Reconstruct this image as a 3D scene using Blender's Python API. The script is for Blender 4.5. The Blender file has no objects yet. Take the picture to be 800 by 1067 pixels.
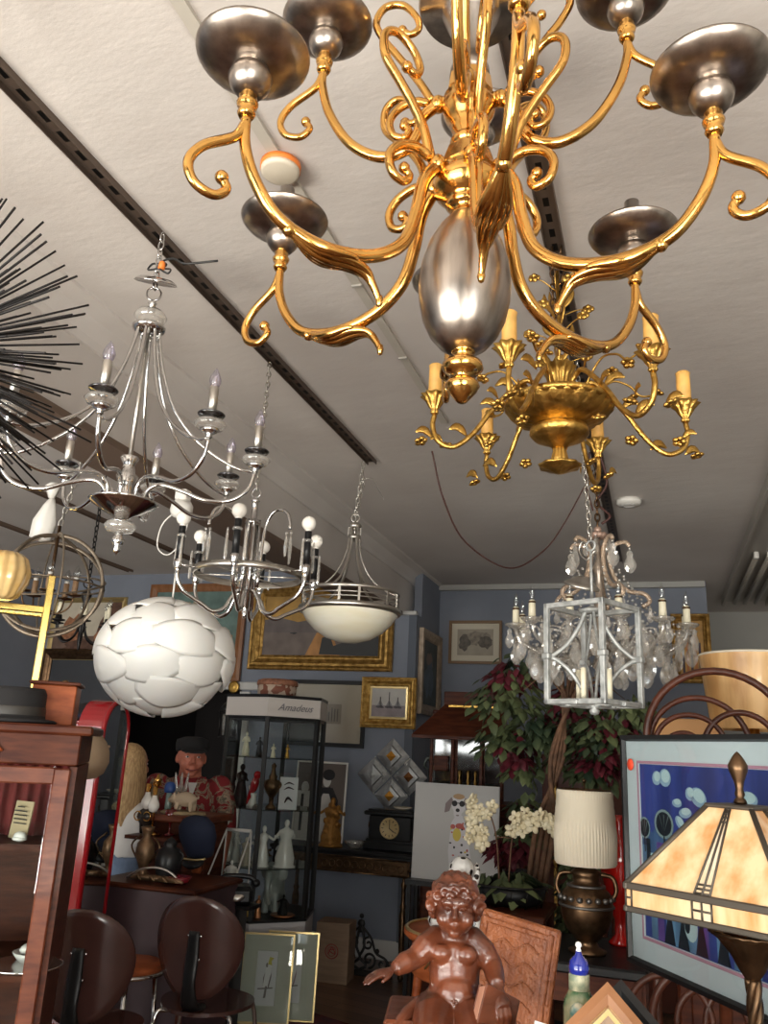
import bpy, bmesh, math, random
from mathutils import Vector, Matrix, Euler
random.seed(11)
PI = math.pi
SC = bpy.context.scene
COL = SC.collection

# ------------------------------------------------------------------ camera, world, lights, exposure
FPX, CX, CY = 847.0, 400.0, 533.5
def _n(v): return Vector(v).normalized()
_Yd = _n((288, 264, FPX)); _Zd = Vector((146.6, -2879, FPX)).normalized()
_Zd = (_Zd - _Yd*_Zd.dot(_Yd)).normalized()
_Xd = _Yd.cross(-_Zd)
if _Xd.x < 0: _Xd = -_Xd
EYE = Vector((0, 0, 1.55))
cam_d = bpy.data.cameras.new('camera'); cam = bpy.data.objects.new('camera', cam_d); COL.objects.link(cam)
right = Vector((_Xd.x, _Yd.x, _Zd.x)); up = -Vector((_Xd.y, _Yd.y, _Zd.y)); fwd = Vector((_Xd.z, _Yd.z, _Zd.z))
M = Matrix((right, up, -fwd)).transposed().to_4x4(); M.translation = EYE
cam.matrix_world = M
cam_d.sensor_fit = 'VERTICAL'; cam_d.sensor_height = 24.0; cam_d.lens = FPX/1067.0*24.0
cam_d.clip_start = 0.02; cam_d.clip_end = 200
SC.camera = cam
SC.view_settings.view_transform = 'Standard'; SC.view_settings.look = 'None'
SC.view_settings.gamma = 1.0; SC.view_settings.use_curve_mapping = False
SC.view_settings.exposure = 0.5

def ray(px, py):
    v = Vector((px-CX, py-CY, FPX)); return Vector((v.dot(_Xd), v.dot(_Yd), v.dot(_Zd)))
def at(px, py, Y): r = ray(px, py); return EYE + r*(Y/r.y)
def facing(x, y): return math.atan2(-x, y)      # turn that points a thing's front (-Y) at the shop window

w = bpy.data.worlds.new('sky'); SC.world = w; w.use_nodes = True
bg = w.node_tree.nodes['Background']; bg.inputs[0].default_value = (0.80, 0.88, 1.0, 1); bg.inputs[1].default_value = 1.6
def area(name, loc, rot, sx, sy, e, col):
    l = bpy.data.lights.new(name, 'AREA'); l.shape = 'RECTANGLE'; l.size = sx; l.size_y = sy; l.energy = e; l.color = col
    o = bpy.data.objects.new(name, l); COL.objects.link(o); o.location = loc; o.rotation_euler = rot; return o
# daylight through the two shop windows behind the camera, and the sunlit pavement below them
area('daylight_shop_window', (-2.6, -2.25, 1.5), (PI/2, 0, 0), 4.0, 2.0, 105, (1.0, 0.95, 0.9))
area('daylight_right_window', (1.6, -2.25, 1.5), (PI/2, 0, 0), 2.2, 2.0, 60, (1.0, 0.95, 0.9))
area('pavement_bounce', (-0.8, -2.6, 0.25), (PI*0.80, 0, 0), 7.0, 1.4, 860, (1.0, 0.9, 0.8))

# ------------------------------------------------------------------ materials
MATS = {}
def pm(name, col, rough=0.5, metal=0.0, var=0.0, vs=8.0, bump=0.0, bs=30.0, stretch=(1,1,1), coat=0.0, spec=0.5, sss=0.0, trans=0.0, col2=None, emit=None):
    if name in MATS: return MATS[name]
    m = bpy.data.materials.new(name); m.use_nodes = True; nt = m.node_tree; b = nt.nodes['Principled BSDF']
    b.inputs['Base Color'].default_value = (*col, 1); b.inputs['Roughness'].default_value = rough; b.inputs['Metallic'].default_value = metal
    b.inputs['Coat Weight'].default_value = coat; b.inputs['Coat Roughness'].default_value = 0.08
    b.inputs['Specular IOR Level'].default_value = spec
    b.inputs['Transmission Weight'].default_value = trans
    if sss: b.inputs['Subsurface Weight'].default_value = sss; b.inputs['Subsurface Radius'].default_value = (0.05, 0.04, 0.03)
    if emit: b.inputs['Emission Color'].default_value = (*emit[:3], 1); b.inputs['Emission Strength'].default_value = emit[3]
    if var or bump or col2:
        tc = nt.nodes.new('ShaderNodeTexCoord'); mp = nt.nodes.new('ShaderNodeMapping'); mp.inputs['Scale'].default_value = stretch
        nt.links.new(tc.outputs['Object'], mp.inputs[0])
    if var or col2:
        n = nt.nodes.new('ShaderNodeTexNoise'); n.inputs['Scale'].default_value = vs; n.inputs['Detail'].default_value = 5; nt.links.new(mp.outputs[0], n.inputs[0])
        r = nt.nodes.new('ShaderNodeValToRGB'); nt.links.new(n.outputs['Fac'], r.inputs[0]); nt.links.new(r.outputs[0], b.inputs['Base Color'])
        r.color_ramp.elements[0].position = 0.35; r.color_ramp.elements[1].position = 0.65
        c1 = col if col2 else tuple(c*(1-var) for c in col); c2 = col2 if col2 else tuple(min(1, c*(1+var)) for c in col)
        r.color_ramp.elements[0].color = (*c1, 1); r.color_ramp.elements[1].color = (*c2, 1)
    if bump:
        n = nt.nodes.new('ShaderNodeTexNoise'); n.inputs['Scale'].default_value = bs; n.inputs['Detail'].default_value = 4; nt.links.new(mp.outputs[0], n.inputs[0])
        bp = nt.nodes.new('ShaderNodeBump'); bp.inputs['Strength'].default_value = bump; bp.inputs['Distance'].default_value = 0.01
        nt.links.new(n.outputs['Fac'], bp.inputs['Height']); nt.links.new(bp.outputs[0], b.inputs['Normal'])
    MATS[name] = m; return m
def clear(name, tint=(0.95, 0.97, 0.97), gloss=0.12, rough=0.02, ior=1.45, milk=0.0):
    if name in MATS: return MATS[name]
    m = bpy.data.materials.new(name); m.use_nodes = True; nt = m.node_tree; nt.nodes.clear()
    o = nt.nodes.new('ShaderNodeOutputMaterial'); t = nt.nodes.new('ShaderNodeBsdfTransparent'); t.inputs[0].default_value = (*tint, 1)
    g = nt.nodes.new('ShaderNodeBsdfGlossy'); g.inputs['Roughness'].default_value = rough
    f = nt.nodes.new('ShaderNodeFresnel'); ge = nt.nodes.new('ShaderNodeNewGeometry'); mr = nt.nodes.new('ShaderNodeMapRange'); mr.inputs['To Min'].default_value = ior; mr.inputs['To Max'].default_value = 1/ior; nt.links.new(ge.outputs['Backfacing'], mr.inputs['Value']); nt.links.new(mr.outputs[0], f.inputs[0])
    a = nt.nodes.new('ShaderNodeMath'); a.operation = 'ADD'; a.inputs[1].default_value = gloss; a.use_clamp = True
    mx = nt.nodes.new('ShaderNodeMixShader'); nt.links.new(f.outputs[0], a.inputs[0]); nt.links.new(a.outputs[0], mx.inputs[0])
    src = t.outputs[0]
    if milk:
        df = nt.nodes.new('ShaderNodeBsdfDiffuse'); df.inputs[0].default_value = (0.80, 0.77, 0.72, 1); m2 = nt.nodes.new('ShaderNodeMixShader'); m2.inputs[0].default_value = milk
        nt.links.new(t.outputs[0], m2.inputs[1]); nt.links.new(df.outputs[0], m2.inputs[2]); src = m2.outputs[0]
    nt.links.new(src, mx.inputs[1]); nt.links.new(g.outputs[0], mx.inputs[2]); nt.links.new(mx.outputs[0], o.inputs[0])
    MATS[name] = m; return m
BRASS = pm('polished_brass', (0.70, 0.39, 0.11), 0.17, 1.0, var=0.12, vs=18, bump=0.10, bs=40)
PEWTER = pm('brushed_pewter', (0.37, 0.32, 0.28), 0.30, 1.0, var=0.25, vs=14, stretch=(3, 3, 0.35))
CHROME = pm('chrome', (0.62, 0.61, 0.60), 0.10, 1.0)
DKCHROME = pm('dark_chrome', (0.16, 0.16, 0.17), 0.12, 1.0)
NICKEL = pm('satin_nickel', (0.62, 0.59, 0.54), 0.32, 1.0, var=0.1)
GILT = pm('antique_gilt', (0.42, 0.23, 0.05), 0.36, 1.0, vs=30, bump=0.35, bs=60, col2=(0.72, 0.45, 0.12))
GOLDFR = pm('gilded_wood', (0.24, 0.13, 0.03), 0.42, 0.75, vs=22, bump=0.7, bs=45, col2=(0.52, 0.31, 0.09))
GOLDTRIM = pm('gold_edge', (0.75, 0.58, 0.28), 0.28, 0.9)
BRASSRAIL = pm('bright_brass_rail', (0.85, 0.60, 0.18), 0.22, 1.0, var=0.1, vs=10)
BRONZE = pm('dark_bronze', (0.13, 0.075, 0.04), 0.36, 0.9, var=0.3, vs=25)
TAUPE = pm('weathered_bronze_band', (0.24, 0.19, 0.14), 0.42, 0.6, var=0.25, vs=14)
BLACKM = pm('black_iron', (0.018, 0.016, 0.016), 0.42, 0.5)
BLACKP = pm('black_lacquer', (0.010, 0.010, 0.011), 0.36, spec=.35)
SILVER = pm('silver_leaf_metal', (0.44, 0.45, 0.44), 0.5, 0.45, var=0.25, vs=30, bump=0.3, bs=60)
CANDLE = pm('amber_candle_sleeve', (0.78, 0.43, 0.11), 0.55, var=0.12, vs=30)
IVORY = pm('ivory_candle_sleeve', (0.80, 0.74, 0.56), 0.45)
GLASS = clear('clear_glass')
CRYSTAL = clear('cut_crystal', (0.93, 0.91, 0.88), 0.14, 0.06, 1.5, 0.22)
PALEGLASS = clear('lilac_bulb_glass', (0.74, 0.70, 0.82), 0.12, 0.05, 1.4, 0.12)
PANE = clear('showcase_glass', (0.92, 0.94, 0.93), 0.015, 0.01, 1.3)
OPAL = pm('opal_glass', (0.86, 0.80, 0.62), 0.22, sss=0.2, coat=0.4, vs=4, stretch=(1, 1, 5), col2=(0.93, 0.90, 0.78))
BULBW = pm('white_bulb', (0.88, 0.84, 0.78), 0.25, coat=0.5)
PETAL = pm('white_acrylic_petal', (0.86, 0.84, 0.80), 0.42, sss=0.15)
WHITEP = pm('white_plastic', (0.80, 0.77, 0.72), 0.45)
PORC = pm('white_porcelain', (0.78, 0.77, 0.74), 0.22, coat=0.5)
MAHOG = pm('dark_mahogany', (0.045, 0.010, 0.005), 0.45, spec=0.16, coat=0.03, vs=6, stretch=(1.5, 1.5, 9), col2=(0.095, 0.025, 0.010))
CHEST = pm('orange_veneer', (0.17, 0.036, 0.010), 0.45, spec=.15, coat=0.03, vs=5, stretch=(2, 2, 7), col2=(0.34, 0.09, 0.03))
REDLAC = pm('red_lacquer', (0.42, 0.010, 0.016), 0.12, coat=0.9)
REDGL = pm('red_glass', (0.62, 0.015, 0.010), 0.08, coat=0.9)
PLYDARK = pm('dark_bent_plywood', (0.062, 0.026, 0.022), 0.22, coat=0.45, var=0.15, vs=6)
PLUM = pm('plum_painted_panel', (0.06, 0.034, 0.040), 0.5, var=0.1)
CARVED = pm('carved_teak', (0.23, 0.065, 0.022), 0.36, coat=0.25, bump=1.0, bs=75, vs=20, col2=(0.36, 0.115, 0.04))
CHERUBW = pm('polished_carved_wood', (0.055, 0.013, 0.006), 0.30, coat=0.4, bump=0.22, bs=30, vs=9, stretch=(1, 1, 2.5), col2=(0.17, 0.046, 0.019))
PALEW = pm('pale_box_wood', (0.26, 0.17, 0.11), 0.6, var=0.15, vs=5, stretch=(1, 1, 6))
TRUNKM = pm('bark', (0.13, 0.065, 0.035), 0.8, var=0.4, vs=20, bump=0.6, bs=40)
SKIN = pm('skin', (0.50, 0.17, 0.11), 0.5, sss=0.1)
SKINW = pm('tanned_skin', (0.42, 0.18, 0.11), 0.5, sss=0.1)
BLOND = pm('blond_hair', (0.36, 0.20, 0.08), 0.5, vs=30, stretch=(5, 5, 0.5), bump=0.6, bs=60, col2=(0.66, 0.44, 0.22))
TSHIRT = pm('white_tshirt_cotton', (0.62, 0.60, 0.58), 0.9, bump=0.3, bs=18)
DENIM = pm('pale_denim', (0.16, 0.22, 0.33), 0.9, var=0.2, vs=14)
BLACKCL = pm('black_felt', (0.012, 0.011, 0.012), 0.9)
BEIGECL = pm('beige_canvas', (0.44, 0.31, 0.20), 0.9, bump=0.3)
NAVYCL = pm('navy_cloth', (0.012, 0.018, 0.045), 0.85)
CREAM = pm('cream_pleated_silk', (0.74, 0.66, 0.52), 0.8, sss=0.1)
PARCH = pm('parchment_shade', (0.50, 0.26, 0.09), 0.45, vs=4, stretch=(5, 5, 0.6), coat=0.2, col2=(0.72, 0.45, 0.20))
MATBD = pm('cream_mat_board', (0.62, 0.56, 0.45), 0.9)
PALEMAT = pm('pale_blue_mat_board', (0.60, 0.66, 0.72), 0.8)
GREENMAT = pm('pale_green_mat_board', (0.50, 0.51, 0.44), 0.9)
PAPER = pm('white_paper', (0.66, 0.66, 0.68), 0.9)
INK = pm('ink_black', (0.02, 0.018, 0.02), 0.7)
GREY = pm('ink_grey', (0.20, 0.19, 0.20), 0.8)
CANVASW = pm('white_canvas', (0.50, 0.49, 0.48), 0.9)
MIRROR = pm('mirror', (0.78, 0.80, 0.80), 0.02, 1.0)
LEAFG = pm('dark_green_leaf', (0.026, 0.045, 0.026), 0.55, vs=3, spec=.3, col2=(0.16, 0.19, 0.08))
LEAFR = pm('burgundy_leaf', (0.07, 0.010, 0.016), 0.55, vs=4, spec=.3, col2=(0.17, 0.022, 0.036))
ORCHID = pm('cream_orchid_petal', (0.60, 0.50, 0.30), 0.6, vs=8, col2=(0.75, 0.68, 0.50))
CORD = pm('brown_cord', (0.07, 0.025, 0.02), 0.6)
WIREM = pm('black_wire', (0.02, 0.02, 0.02), 0.5)
ORANGE = pm('orange_plastic', (0.75, 0.20, 0.03), 0.5)
WHITEB = pm('white_painted_board', (0.50, 0.48, 0.49), 0.5)
STEELD = pm('dark_slotted_steel', (0.060, 0.045, 0.036), 0.45, 0.6, var=0.3, vs=12)
STEELG = pm('painted_grey_steel', (0.42, 0.39, 0.35), 0.5, 0.1)
# ------------------------------------------------------------------ mesh helpers
def sm(pts, k=6, closed=False):
    P = [Vector(p) for p in pts]; n = len(P); out = []
    rng = range(n) if closed else range(n-1)
    for i in rng:
        p0 = P[(i-1) % n] if (closed or i > 0) else P[0]*2-P[1]
        p1 = P[i]; p2 = P[(i+1) % n]; p3 = P[(i+2) % n] if (closed or i < n-2) else P[-1]*2-P[-2]
        for j in range(k):
            t = j/k; out.append(0.5*((2*p1)+(p2-p0)*t+(2*p0-5*p1+4*p2-p3)*t*t+(3*p1-p0-3*p2+p3)*t**3))
    if not closed: out.append(P[-1].copy())
    return out
class MB:
    def __init__(s): s.v = []; s.f = []; s.sm = []; s.mi = []; s.m = Matrix.Identity(4); s.cur = 0
    def add(s, vs, fs, smooth=True):
        b = len(s.v); s.v += [s.m @ Vector(p) for p in vs]
        for f in fs: s.f.append([b+i for i in f]); s.sm.append(smooth); s.mi.append(s.cur)
    def put(s, loc=(0,0,0), rot=(0,0,0), sc=(1,1,1)):
        if isinstance(sc, (int, float)): sc = (sc,)*3
        s.m = Matrix.Translation(loc) @ Euler(rot).to_matrix().to_4x4() @ Matrix.Diagonal((*sc, 1)); return s
    def box(s, c, d, rot=(0,0,0), bev=0.0, taper=1.0):
        R = Euler(rot).to_matrix(); x, y, z = d[0]/2, d[1]/2, d[2]/2
        if bev <= 0:
            vs = [(-x,-y,-z),(x,-y,-z),(x,y,-z),(-x,y,-z),(-x*taper,-y*taper,z),(x*taper,-y*taper,z),(x*taper,y*taper,z),(-x*taper,y*taper,z)]
            fs = [(0,3,2,1),(4,5,6,7),(0,1,5,4),(1,2,6,5),(2,3,7,6),(3,0,4,7)]
        else:
            b = min(bev, x*.9, y*.9, z*.9); vs = []; fs = []
            def ring(hx, hy, zz, bb):
                return [(-hx+bb,-hy,zz),(hx-bb,-hy,zz),(hx,-hy+bb,zz),(hx,hy-bb,zz),(hx-bb,hy,zz),(-hx+bb,hy,zz),(-hx,hy-bb,zz),(-hx,-hy+bb,zz)]
            vs = ring(x-b, y-b, -z, b*.5)+ring(x, y, -z+b, b)+ring(x, y, z-b, b)+ring(x-b, y-b, z, b*.5)
            for k in range(3):
                for i in range(8): j = (i+1) % 8; fs.append((k*8+i, k*8+j, k*8+8+j, k*8+8+i))
            fs.append(tuple(range(7, -1, -1))); fs.append(tuple(range(24, 32)))
        s.add([R @ Vector(v)+Vector(c) for v in vs], fs, False); return s
    def tube(s, pts, r, n=8, flat=1.0, cap=True, closed=False, up=None):
        P = [Vector(p) for p in pts]; m = len(P)
        if m < 2: return s
        rr = r if isinstance(r, (list, tuple)) else [r]*m
        if len(rr) != m: rr = [rr[min(len(rr)-1, int(i*(len(rr)-1)/(m-1)+1e-6))]*(1-((i*(len(rr)-1)/(m-1)) % 1))+rr[min(len(rr)-1, int(i*(len(rr)-1)/(m-1)+1e-6)+1)]*((i*(len(rr)-1)/(m-1)) % 1) for i in range(m)]
        T = []
        for i in range(m):
            a = P[(i-1) % m] if (closed or i > 0) else P[i]; b = P[(i+1) % m] if (closed or i < m-1) else P[i]
            t = b-a; T.append(t.normalized() if t.length > 1e-9 else Vector((0,0,1)))
        ref = Vector(up) if up else (Vector((0,0,1)) if abs(T[0].z) < 0.9 else Vector((1,0,0)))
        N = (ref-T[0]*ref.dot(T[0])).normalized(); vs = []; fs = []
        for i in range(m):
            N = (N-T[i]*N.dot(T[i])); N = N.normalized() if N.length > 1e-6 else T[i].orthogonal().normalized()
            B = T[i].cross(N)
            for k in range(n):
                a = 2*PI*k/n; vs.append(P[i]+N*math.cos(a)*rr[i]+B*math.sin(a)*rr[i]*flat)
        R = m if closed else m-1
        for i in range(R):
            for k in range(n): fs.append((i*n+k, i*n+(k+1) % n, ((i+1) % m)*n+(k+1) % n, ((i+1) % m)*n+k))
        if cap and not closed: fs.append(tuple(range(n-1, -1, -1))); fs.append(tuple(range((m-1)*n, m*n)))
        s.add(vs, fs); return s
    def lathe(s, prof, c=(0,0,0), n=24, rot=(0,0,0), flute=0, fa=0.0, sx=1, sy=1, facet=False):
        R = Euler(rot).to_matrix(); vs = []; fs = []; m = len(prof)
        for (r, z) in prof:
            for k in range(n):
                a = 2*PI*k/n; q = r*(1+(fa*math.cos(flute*a) if flute else 0)); vs.append(R @ Vector((q*math.cos(a)*sx, q*math.sin(a)*sy, z))+Vector(c))
        for i in range(m-1):
            for k in range(n): fs.append((i*n+k, i*n+(k+1) % n, (i+1)*n+(k+1) % n, (i+1)*n+k))
        ring = prof[0] == prof[-1]
        if prof[0][0] > 1e-5 and not ring: fs.append(tuple(range(n-1, -1, -1)))
        if prof[-1][0] > 1e-5 and not ring: fs.append(tuple(range((m-1)*n, m*n)))
        s.add(vs, fs, not facet); return s
    def ball(s, c, r, n=14, rot=(0,0,0)):
        if isinstance(r, (int, float)): r = (r,)*3
        R = Euler(rot).to_matrix(); vs = []; fs = []; h = max(4, n//2)
        for i in range(h+1):
            p = PI*i/h
            for k in range(n): a = 2*PI*k/n; vs.append(R @ Vector((r[0]*math.sin(p)*math.cos(a), r[1]*math.sin(p)*math.sin(a), -r[2]*math.cos(p)))+Vector(c))
        for i in range(h):
            for k in range(n): fs.append((i*n+k, i*n+(k+1) % n, (i+1)*n+(k+1) % n, (i+1)*n+k))
        s.add(vs, fs); return s
    def torus(s, c, R_, r, rot=(0,0,0), n=24, k=8, sx=1, sy=1, flat=1.0):
        E = Euler(rot).to_matrix()
        pts = [E @ Vector((R_*sx*math.cos(2*PI*i/n), R_*sy*math.sin(2*PI*i/n), 0))+Vector(c) for i in range(n)]
        s.tube(pts, r, k, closed=True, flat=flat, up=E @ Vector((0,0,1))); return s
    def prism(s, poly, y0, y1, smooth=False):      # outline in x,z extruded along y
        n = len(poly); vs = [(x, y0, z) for x, z in poly]+[(x, y1, z) for x, z in poly]
        fs = [tuple(range(n)), tuple(range(2*n-1, n-1, -1))]+[(i, i+n, (i+1) % n+n, (i+1) % n) for i in range(n)]
        s.add(vs, fs, smooth); return s
    def zprism(s, poly, z0, z1):
        n = len(poly); vs = [(x, y, z0) for x, y in poly]+[(x, y, z1) for x, y in poly]
        fs = [tuple(range(n-1, -1, -1)), tuple(range(n, 2*n))]+[(i, (i+1) % n, (i+1) % n+n, i+n) for i in range(n)]
        s.add(vs, fs, False); return s
    def quad(s, a, b, c, d, smooth=False): s.add([a, b, c, d], [(0,1,2,3)], smooth); return s
    def poly(s, pts, y, mi=None):                    # flat patch of paint in x,z facing -Y
        if mi is not None: s.cur = mi
        s.add([(x, y, z) for x, z in pts], [tuple(range(len(pts)))], False); return s
    def ell(s, cx, cz, rx, rz, y, mi=None, n=14, rot=0):
        return s.poly([(cx+rx*math.cos(a)*math.cos(rot)-rz*math.sin(a)*math.sin(rot), cz+rx*math.cos(a)*math.sin(rot)+rz*math.sin(a)*math.cos(rot)) for a in [2*PI*i/n for i in range(n)]], y, mi)
    def ringframe(s, w, h, prof):                    # mitred picture frame: prof = (inset from the outer edge, depth toward -Y)
        vs = []; fs = []; m = len(prof)
        for (ins, d) in prof:
            for sx_, sz_ in ((-1,-1),(1,-1),(1,1),(-1,1)): vs.append((sx_*(w/2-ins), -d, sz_*(h/2-ins)))
        for i in range(m-1):
            for k in range(4): fs.append((i*4+k, i*4+(k+1) % 4, (i+1)*4+(k+1) % 4, (i+1)*4+k))
        s.add(vs, fs, False); return s
    def build(s, name, mats, parent=None, loc=None, rz=0.0, rot=None, recalc=True):
        me = bpy.data.meshes.new(name); me.from_pydata([tuple(v) for v in s.v], [], s.f)
        for m_ in (mats if isinstance(mats, (list, tuple)) else [mats]): me.materials.append(m_)
        me.polygons.foreach_set('use_smooth', s.sm); me.polygons.foreach_set('material_index', s.mi)
        if recalc:
            b = bmesh.new(); b.from_mesh(me); bmesh.ops.recalc_face_normals(b, faces=b.faces); b.to_mesh(me); b.free()
        me.update()
        o = bpy.data.objects.new(name, me); COL.objects.link(o)
        if parent: o.parent = parent
        if loc is not None: o.location = loc
        o.rotation_euler = rot if rot else (0, 0, rz)
        return o
def tag(o, label, cat, group=None):
    o['label'] = label; o['category'] = cat
    if group: o['group'] = group
    return o
def thing(name, label, cat, loc=(0,0,0), rz=0.0, group=None, rot=None):
    o = bpy.data.objects.new(name, None); o.empty_display_size = 0.05; COL.objects.link(o); o.location = loc; o.rotation_euler = rot if rot else (0, 0, rz)
    return tag(o, label, cat, group)
def struct(o, kind='structure'): o['kind'] = kind; return o
def copy_tree(o, parent=None, kids=None):
    c = o.copy(); COL.objects.link(c)
    if parent: c.parent = parent
    for ch in list(o.children): copy_tree(ch, c)
    return c
def organic(o, voxel=0.006, smooth=6, fac=0.5, dec=0):
    m = o.modifiers.new('skin', 'REMESH'); m.mode = 'VOXEL'; m.voxel_size = voxel; m.use_smooth_shade = True
    if smooth: k = o.modifiers.new('soft', 'SMOOTH'); k.iterations = smooth; k.factor = fac
    return o
def chainmesh(mb, p0, p1, link=0.035, r=0.0028, wdt=0.5):
    a = Vector(p0); b = Vector(p1); L = (b-a).length; n = max(1, int(L/(link*0.78))); d = (b-a).normalized()
    q = d.to_track_quat('Z', 'Y').to_matrix().to_4x4(); old = mb.m
    for i in range(n):
        c = a+d*(L*(i+.5)/n)
        mb.m = old @ Matrix.Translation(c) @ q @ Euler((PI/2, 0, 0 if i % 2 else PI/2)).to_matrix().to_4x4()
        mb.torus((0,0,0), link*0.5, r, n=10, k=5, sx=wdt)
    mb.m = old; return mb
def rzp(az, prof):                                   # points (r, z) in the vertical plane at azimuth az
    a = math.radians(az); return [(r*math.cos(a), r*math.sin(a), z) for r, z in prof]
def bulb_flame(mb, c, r=0.011, h=0.045, mat=None):
    x, y, z = c; mb.lathe([(r*.5, 0), (r*.8, h*.12), (r, h*.32), (r*.9, h*.5), (r*.5, h*.78), (r*.15, h*.95), (0, h)], c, 10); return mb
CEIL = 3.10
def textmesh(name, cu, mat):
    tmp = bpy.data.objects.new(name, cu); COL.objects.link(tmp); bpy.context.view_layer.update()
    me = bpy.data.meshes.new_from_object(tmp.evaluated_get(bpy.context.evaluated_depsgraph_get())); bpy.data.objects.remove(tmp)
    me.materials.clear(); me.materials.append(mat); o = bpy.data.objects.new(name, me); COL.objects.link(o); return o

# ------------------------------------------------------------------ the room
def plaster():
    m = pm('plaster_ceiling', (0.60, 0.555, 0.52), 0.9); nt = m.node_tree; b = nt.nodes['Principled BSDF']
    tc = nt.nodes.new('ShaderNodeTexCoord'); n1 = nt.nodes.new('ShaderNodeTexNoise'); n1.inputs['Scale'].default_value = 1.3; n1.inputs['Detail'].default_value = 8
    r = nt.nodes.new('ShaderNodeValToRGB'); r.color_ramp.elements[0].position = .3; r.color_ramp.elements[1].position = .7
    r.color_ramp.elements[0].color = (0.55, 0.50, 0.465, 1); r.color_ramp.elements[1].color = (0.64, 0.595, 0.56, 1)
    nt.links.new(tc.outputs['Object'], n1.inputs[0]); nt.links.new(n1.outputs['Fac'], r.inputs[0]); nt.links.new(r.outputs[0], b.inputs['Base Color'])
    mp = nt.nodes.new('ShaderNodeMapping'); mp.inputs['Scale'].default_value = (1, 2.2, 1); mp.inputs['Rotation'].default_value = (0, 0, 0.6)
    n2 = nt.nodes.new('ShaderNodeTexNoise'); n2.inputs['Scale'].default_value = 4; n2.inputs['Detail'].default_value = 9; n2.inputs['Roughness'].default_value = 0.62
    nt.links.new(tc.outputs['Object'], mp.inputs[0]); nt.links.new(mp.outputs[0], n2.inputs[0])
    bp = nt.nodes.new('ShaderNodeBump'); bp.inputs['Strength'].default_value = 0.22; bp.inputs['Distance'].default_value = 0.02
    nt.links.new(n2.outputs['Fac'], bp.inputs['Height']); nt.links.new(bp.outputs[0], b.inputs['Normal']); return m
def planks():
    m = pm('oak_floor_boards', (0.15, 0.075, 0.04), 0.32, coat=0.2); nt = m.node_tree; b = nt.nodes['Principled BSDF']
    tc = nt.nodes.new('ShaderNodeTexCoord'); mp = nt.nodes.new('ShaderNodeMapping'); mp.inputs['Rotation'].default_value = (0, 0, 0.25)
    br = nt.nodes.new('ShaderNodeTexBrick'); br.inputs['Scale'].default_value = 1.0; br.inputs['Brick Width'].default_value = 1.1; br.inputs['Row Height'].default_value = 0.11
    br.inputs['Mortar Size'].default_value = 0.004; br.inputs['Color1'].default_value = (0.13, 0.065, 0.035, 1); br.inputs['Color2'].default_value = (0.20, 0.105, 0.06, 1); br.inputs['Mortar'].default_value = (0.03, 0.015, 0.01, 1)
    nt.links.new(tc.outputs['Object'], mp.inputs[0]); nt.links.new(mp.outputs[0], br.inputs[0]); nt.links.new(br.outputs[0], b.inputs['Base Color']); return m
PLAST = plaster(); WALLM = pm('blue_grey_wall_paint', (0.215, 0.235, 0.285), 0.75, var=0.06, vs=3, bump=0.1)
WALLP = pm('cream_wall_paint', (0.42, 0.41, 0.385), 0.85, var=0.05, vs=2)
WALLB = pm('dark_blue_grey_trim_paint', (0.105, 0.12, 0.15), 0.7)
LIGHTT = pm('white_trim_paint', (0.60, 0.59, 0.57), 0.6)
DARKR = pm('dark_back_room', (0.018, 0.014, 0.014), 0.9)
XL, XR, YF = -5.8, 3.2, -2.0
def bx(name, x0, x1, y0, y1, z0, z1, mat): return struct(MB().box(((x0+x1)/2, (y0+y1)/2, (z0+z1)/2), (x1-x0, y1-y0, z1-z0)).build(name, mat))
bx('floor', XL, XR, YF-1.5, 9.2, -0.1, 0, planks())
bx('ceiling', XL, XR, YF, 9.2, CEIL, CEIL+0.1, PLAST)
bx('wall_left', XL-0.1, XL, YF, 9.2, 0, CEIL, WALLM)
bx('wall_right', XR, XR+0.1, YF, 9.2, 0, CEIL, WALLP)
bx('wall_far', 0.2, XR, 9.0, 9.1, 0, CEIL, WALLP)
# left part of the back wall, with the dark doorway to the back room
Y1 = 6.7; DX0, DX1, DZ = -4.82, -3.55, 2.02
mb = MB()
for (a, b_, c_, d) in ((XL, DX0, 0, CEIL), (DX0, DX1, DZ, CEIL), (DX1, -2.12, 0, CEIL), (-2.12, -1.93, 0, 2.69)):
    mb.box(((a+b_)/2, Y1+0.06, (c_+d)/2), (b_-a, 0.12, d-c_))
struct(mb.build('wall_back_left', WALLM))
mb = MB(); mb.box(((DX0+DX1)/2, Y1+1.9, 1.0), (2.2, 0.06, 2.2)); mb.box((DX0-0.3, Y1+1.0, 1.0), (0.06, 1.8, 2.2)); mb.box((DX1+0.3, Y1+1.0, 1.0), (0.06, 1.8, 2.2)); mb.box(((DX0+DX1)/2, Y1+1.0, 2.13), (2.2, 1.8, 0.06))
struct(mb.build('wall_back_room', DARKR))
mb = MB(); mb.box(((DX0+DX1)/2+0.1, Y1-0.02, DZ+0.03), (DX1-DX0+0.5, 0.05, 0.07), bev=0.008); mb.box((DX0-0.06, Y1-0.015, 1.0), (0.12, 0.03, 2.0)); mb.box((DX1+0.05, Y1-0.015, 1.0), (0.1, 0.03, 2.0))
struct(mb.build('trim_doorway', LIGHTT))
bx('wall_side', -2.0, -1.93, Y1+0.12, 7.55, 0, CEIL, WALLM)
struct(MB().box((-1.965, Y1-0.01, 1.35), (0.07, 0.02, 2.68)).build('trim_corner', WALLB))
struct(MB().box((-2.03, Y1-0.02, 2.70), (0.2, 0.06, 0.03)).build('trim_ledge', LIGHTT))
bx('wall_back', -2.0, 0.44, 7.45, 7.57, 0, CEIL, WALLM)
bx('wall_back_end', 0.34, 0.44, 7.57, 9.0, 0, CEIL, WALLP)
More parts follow.
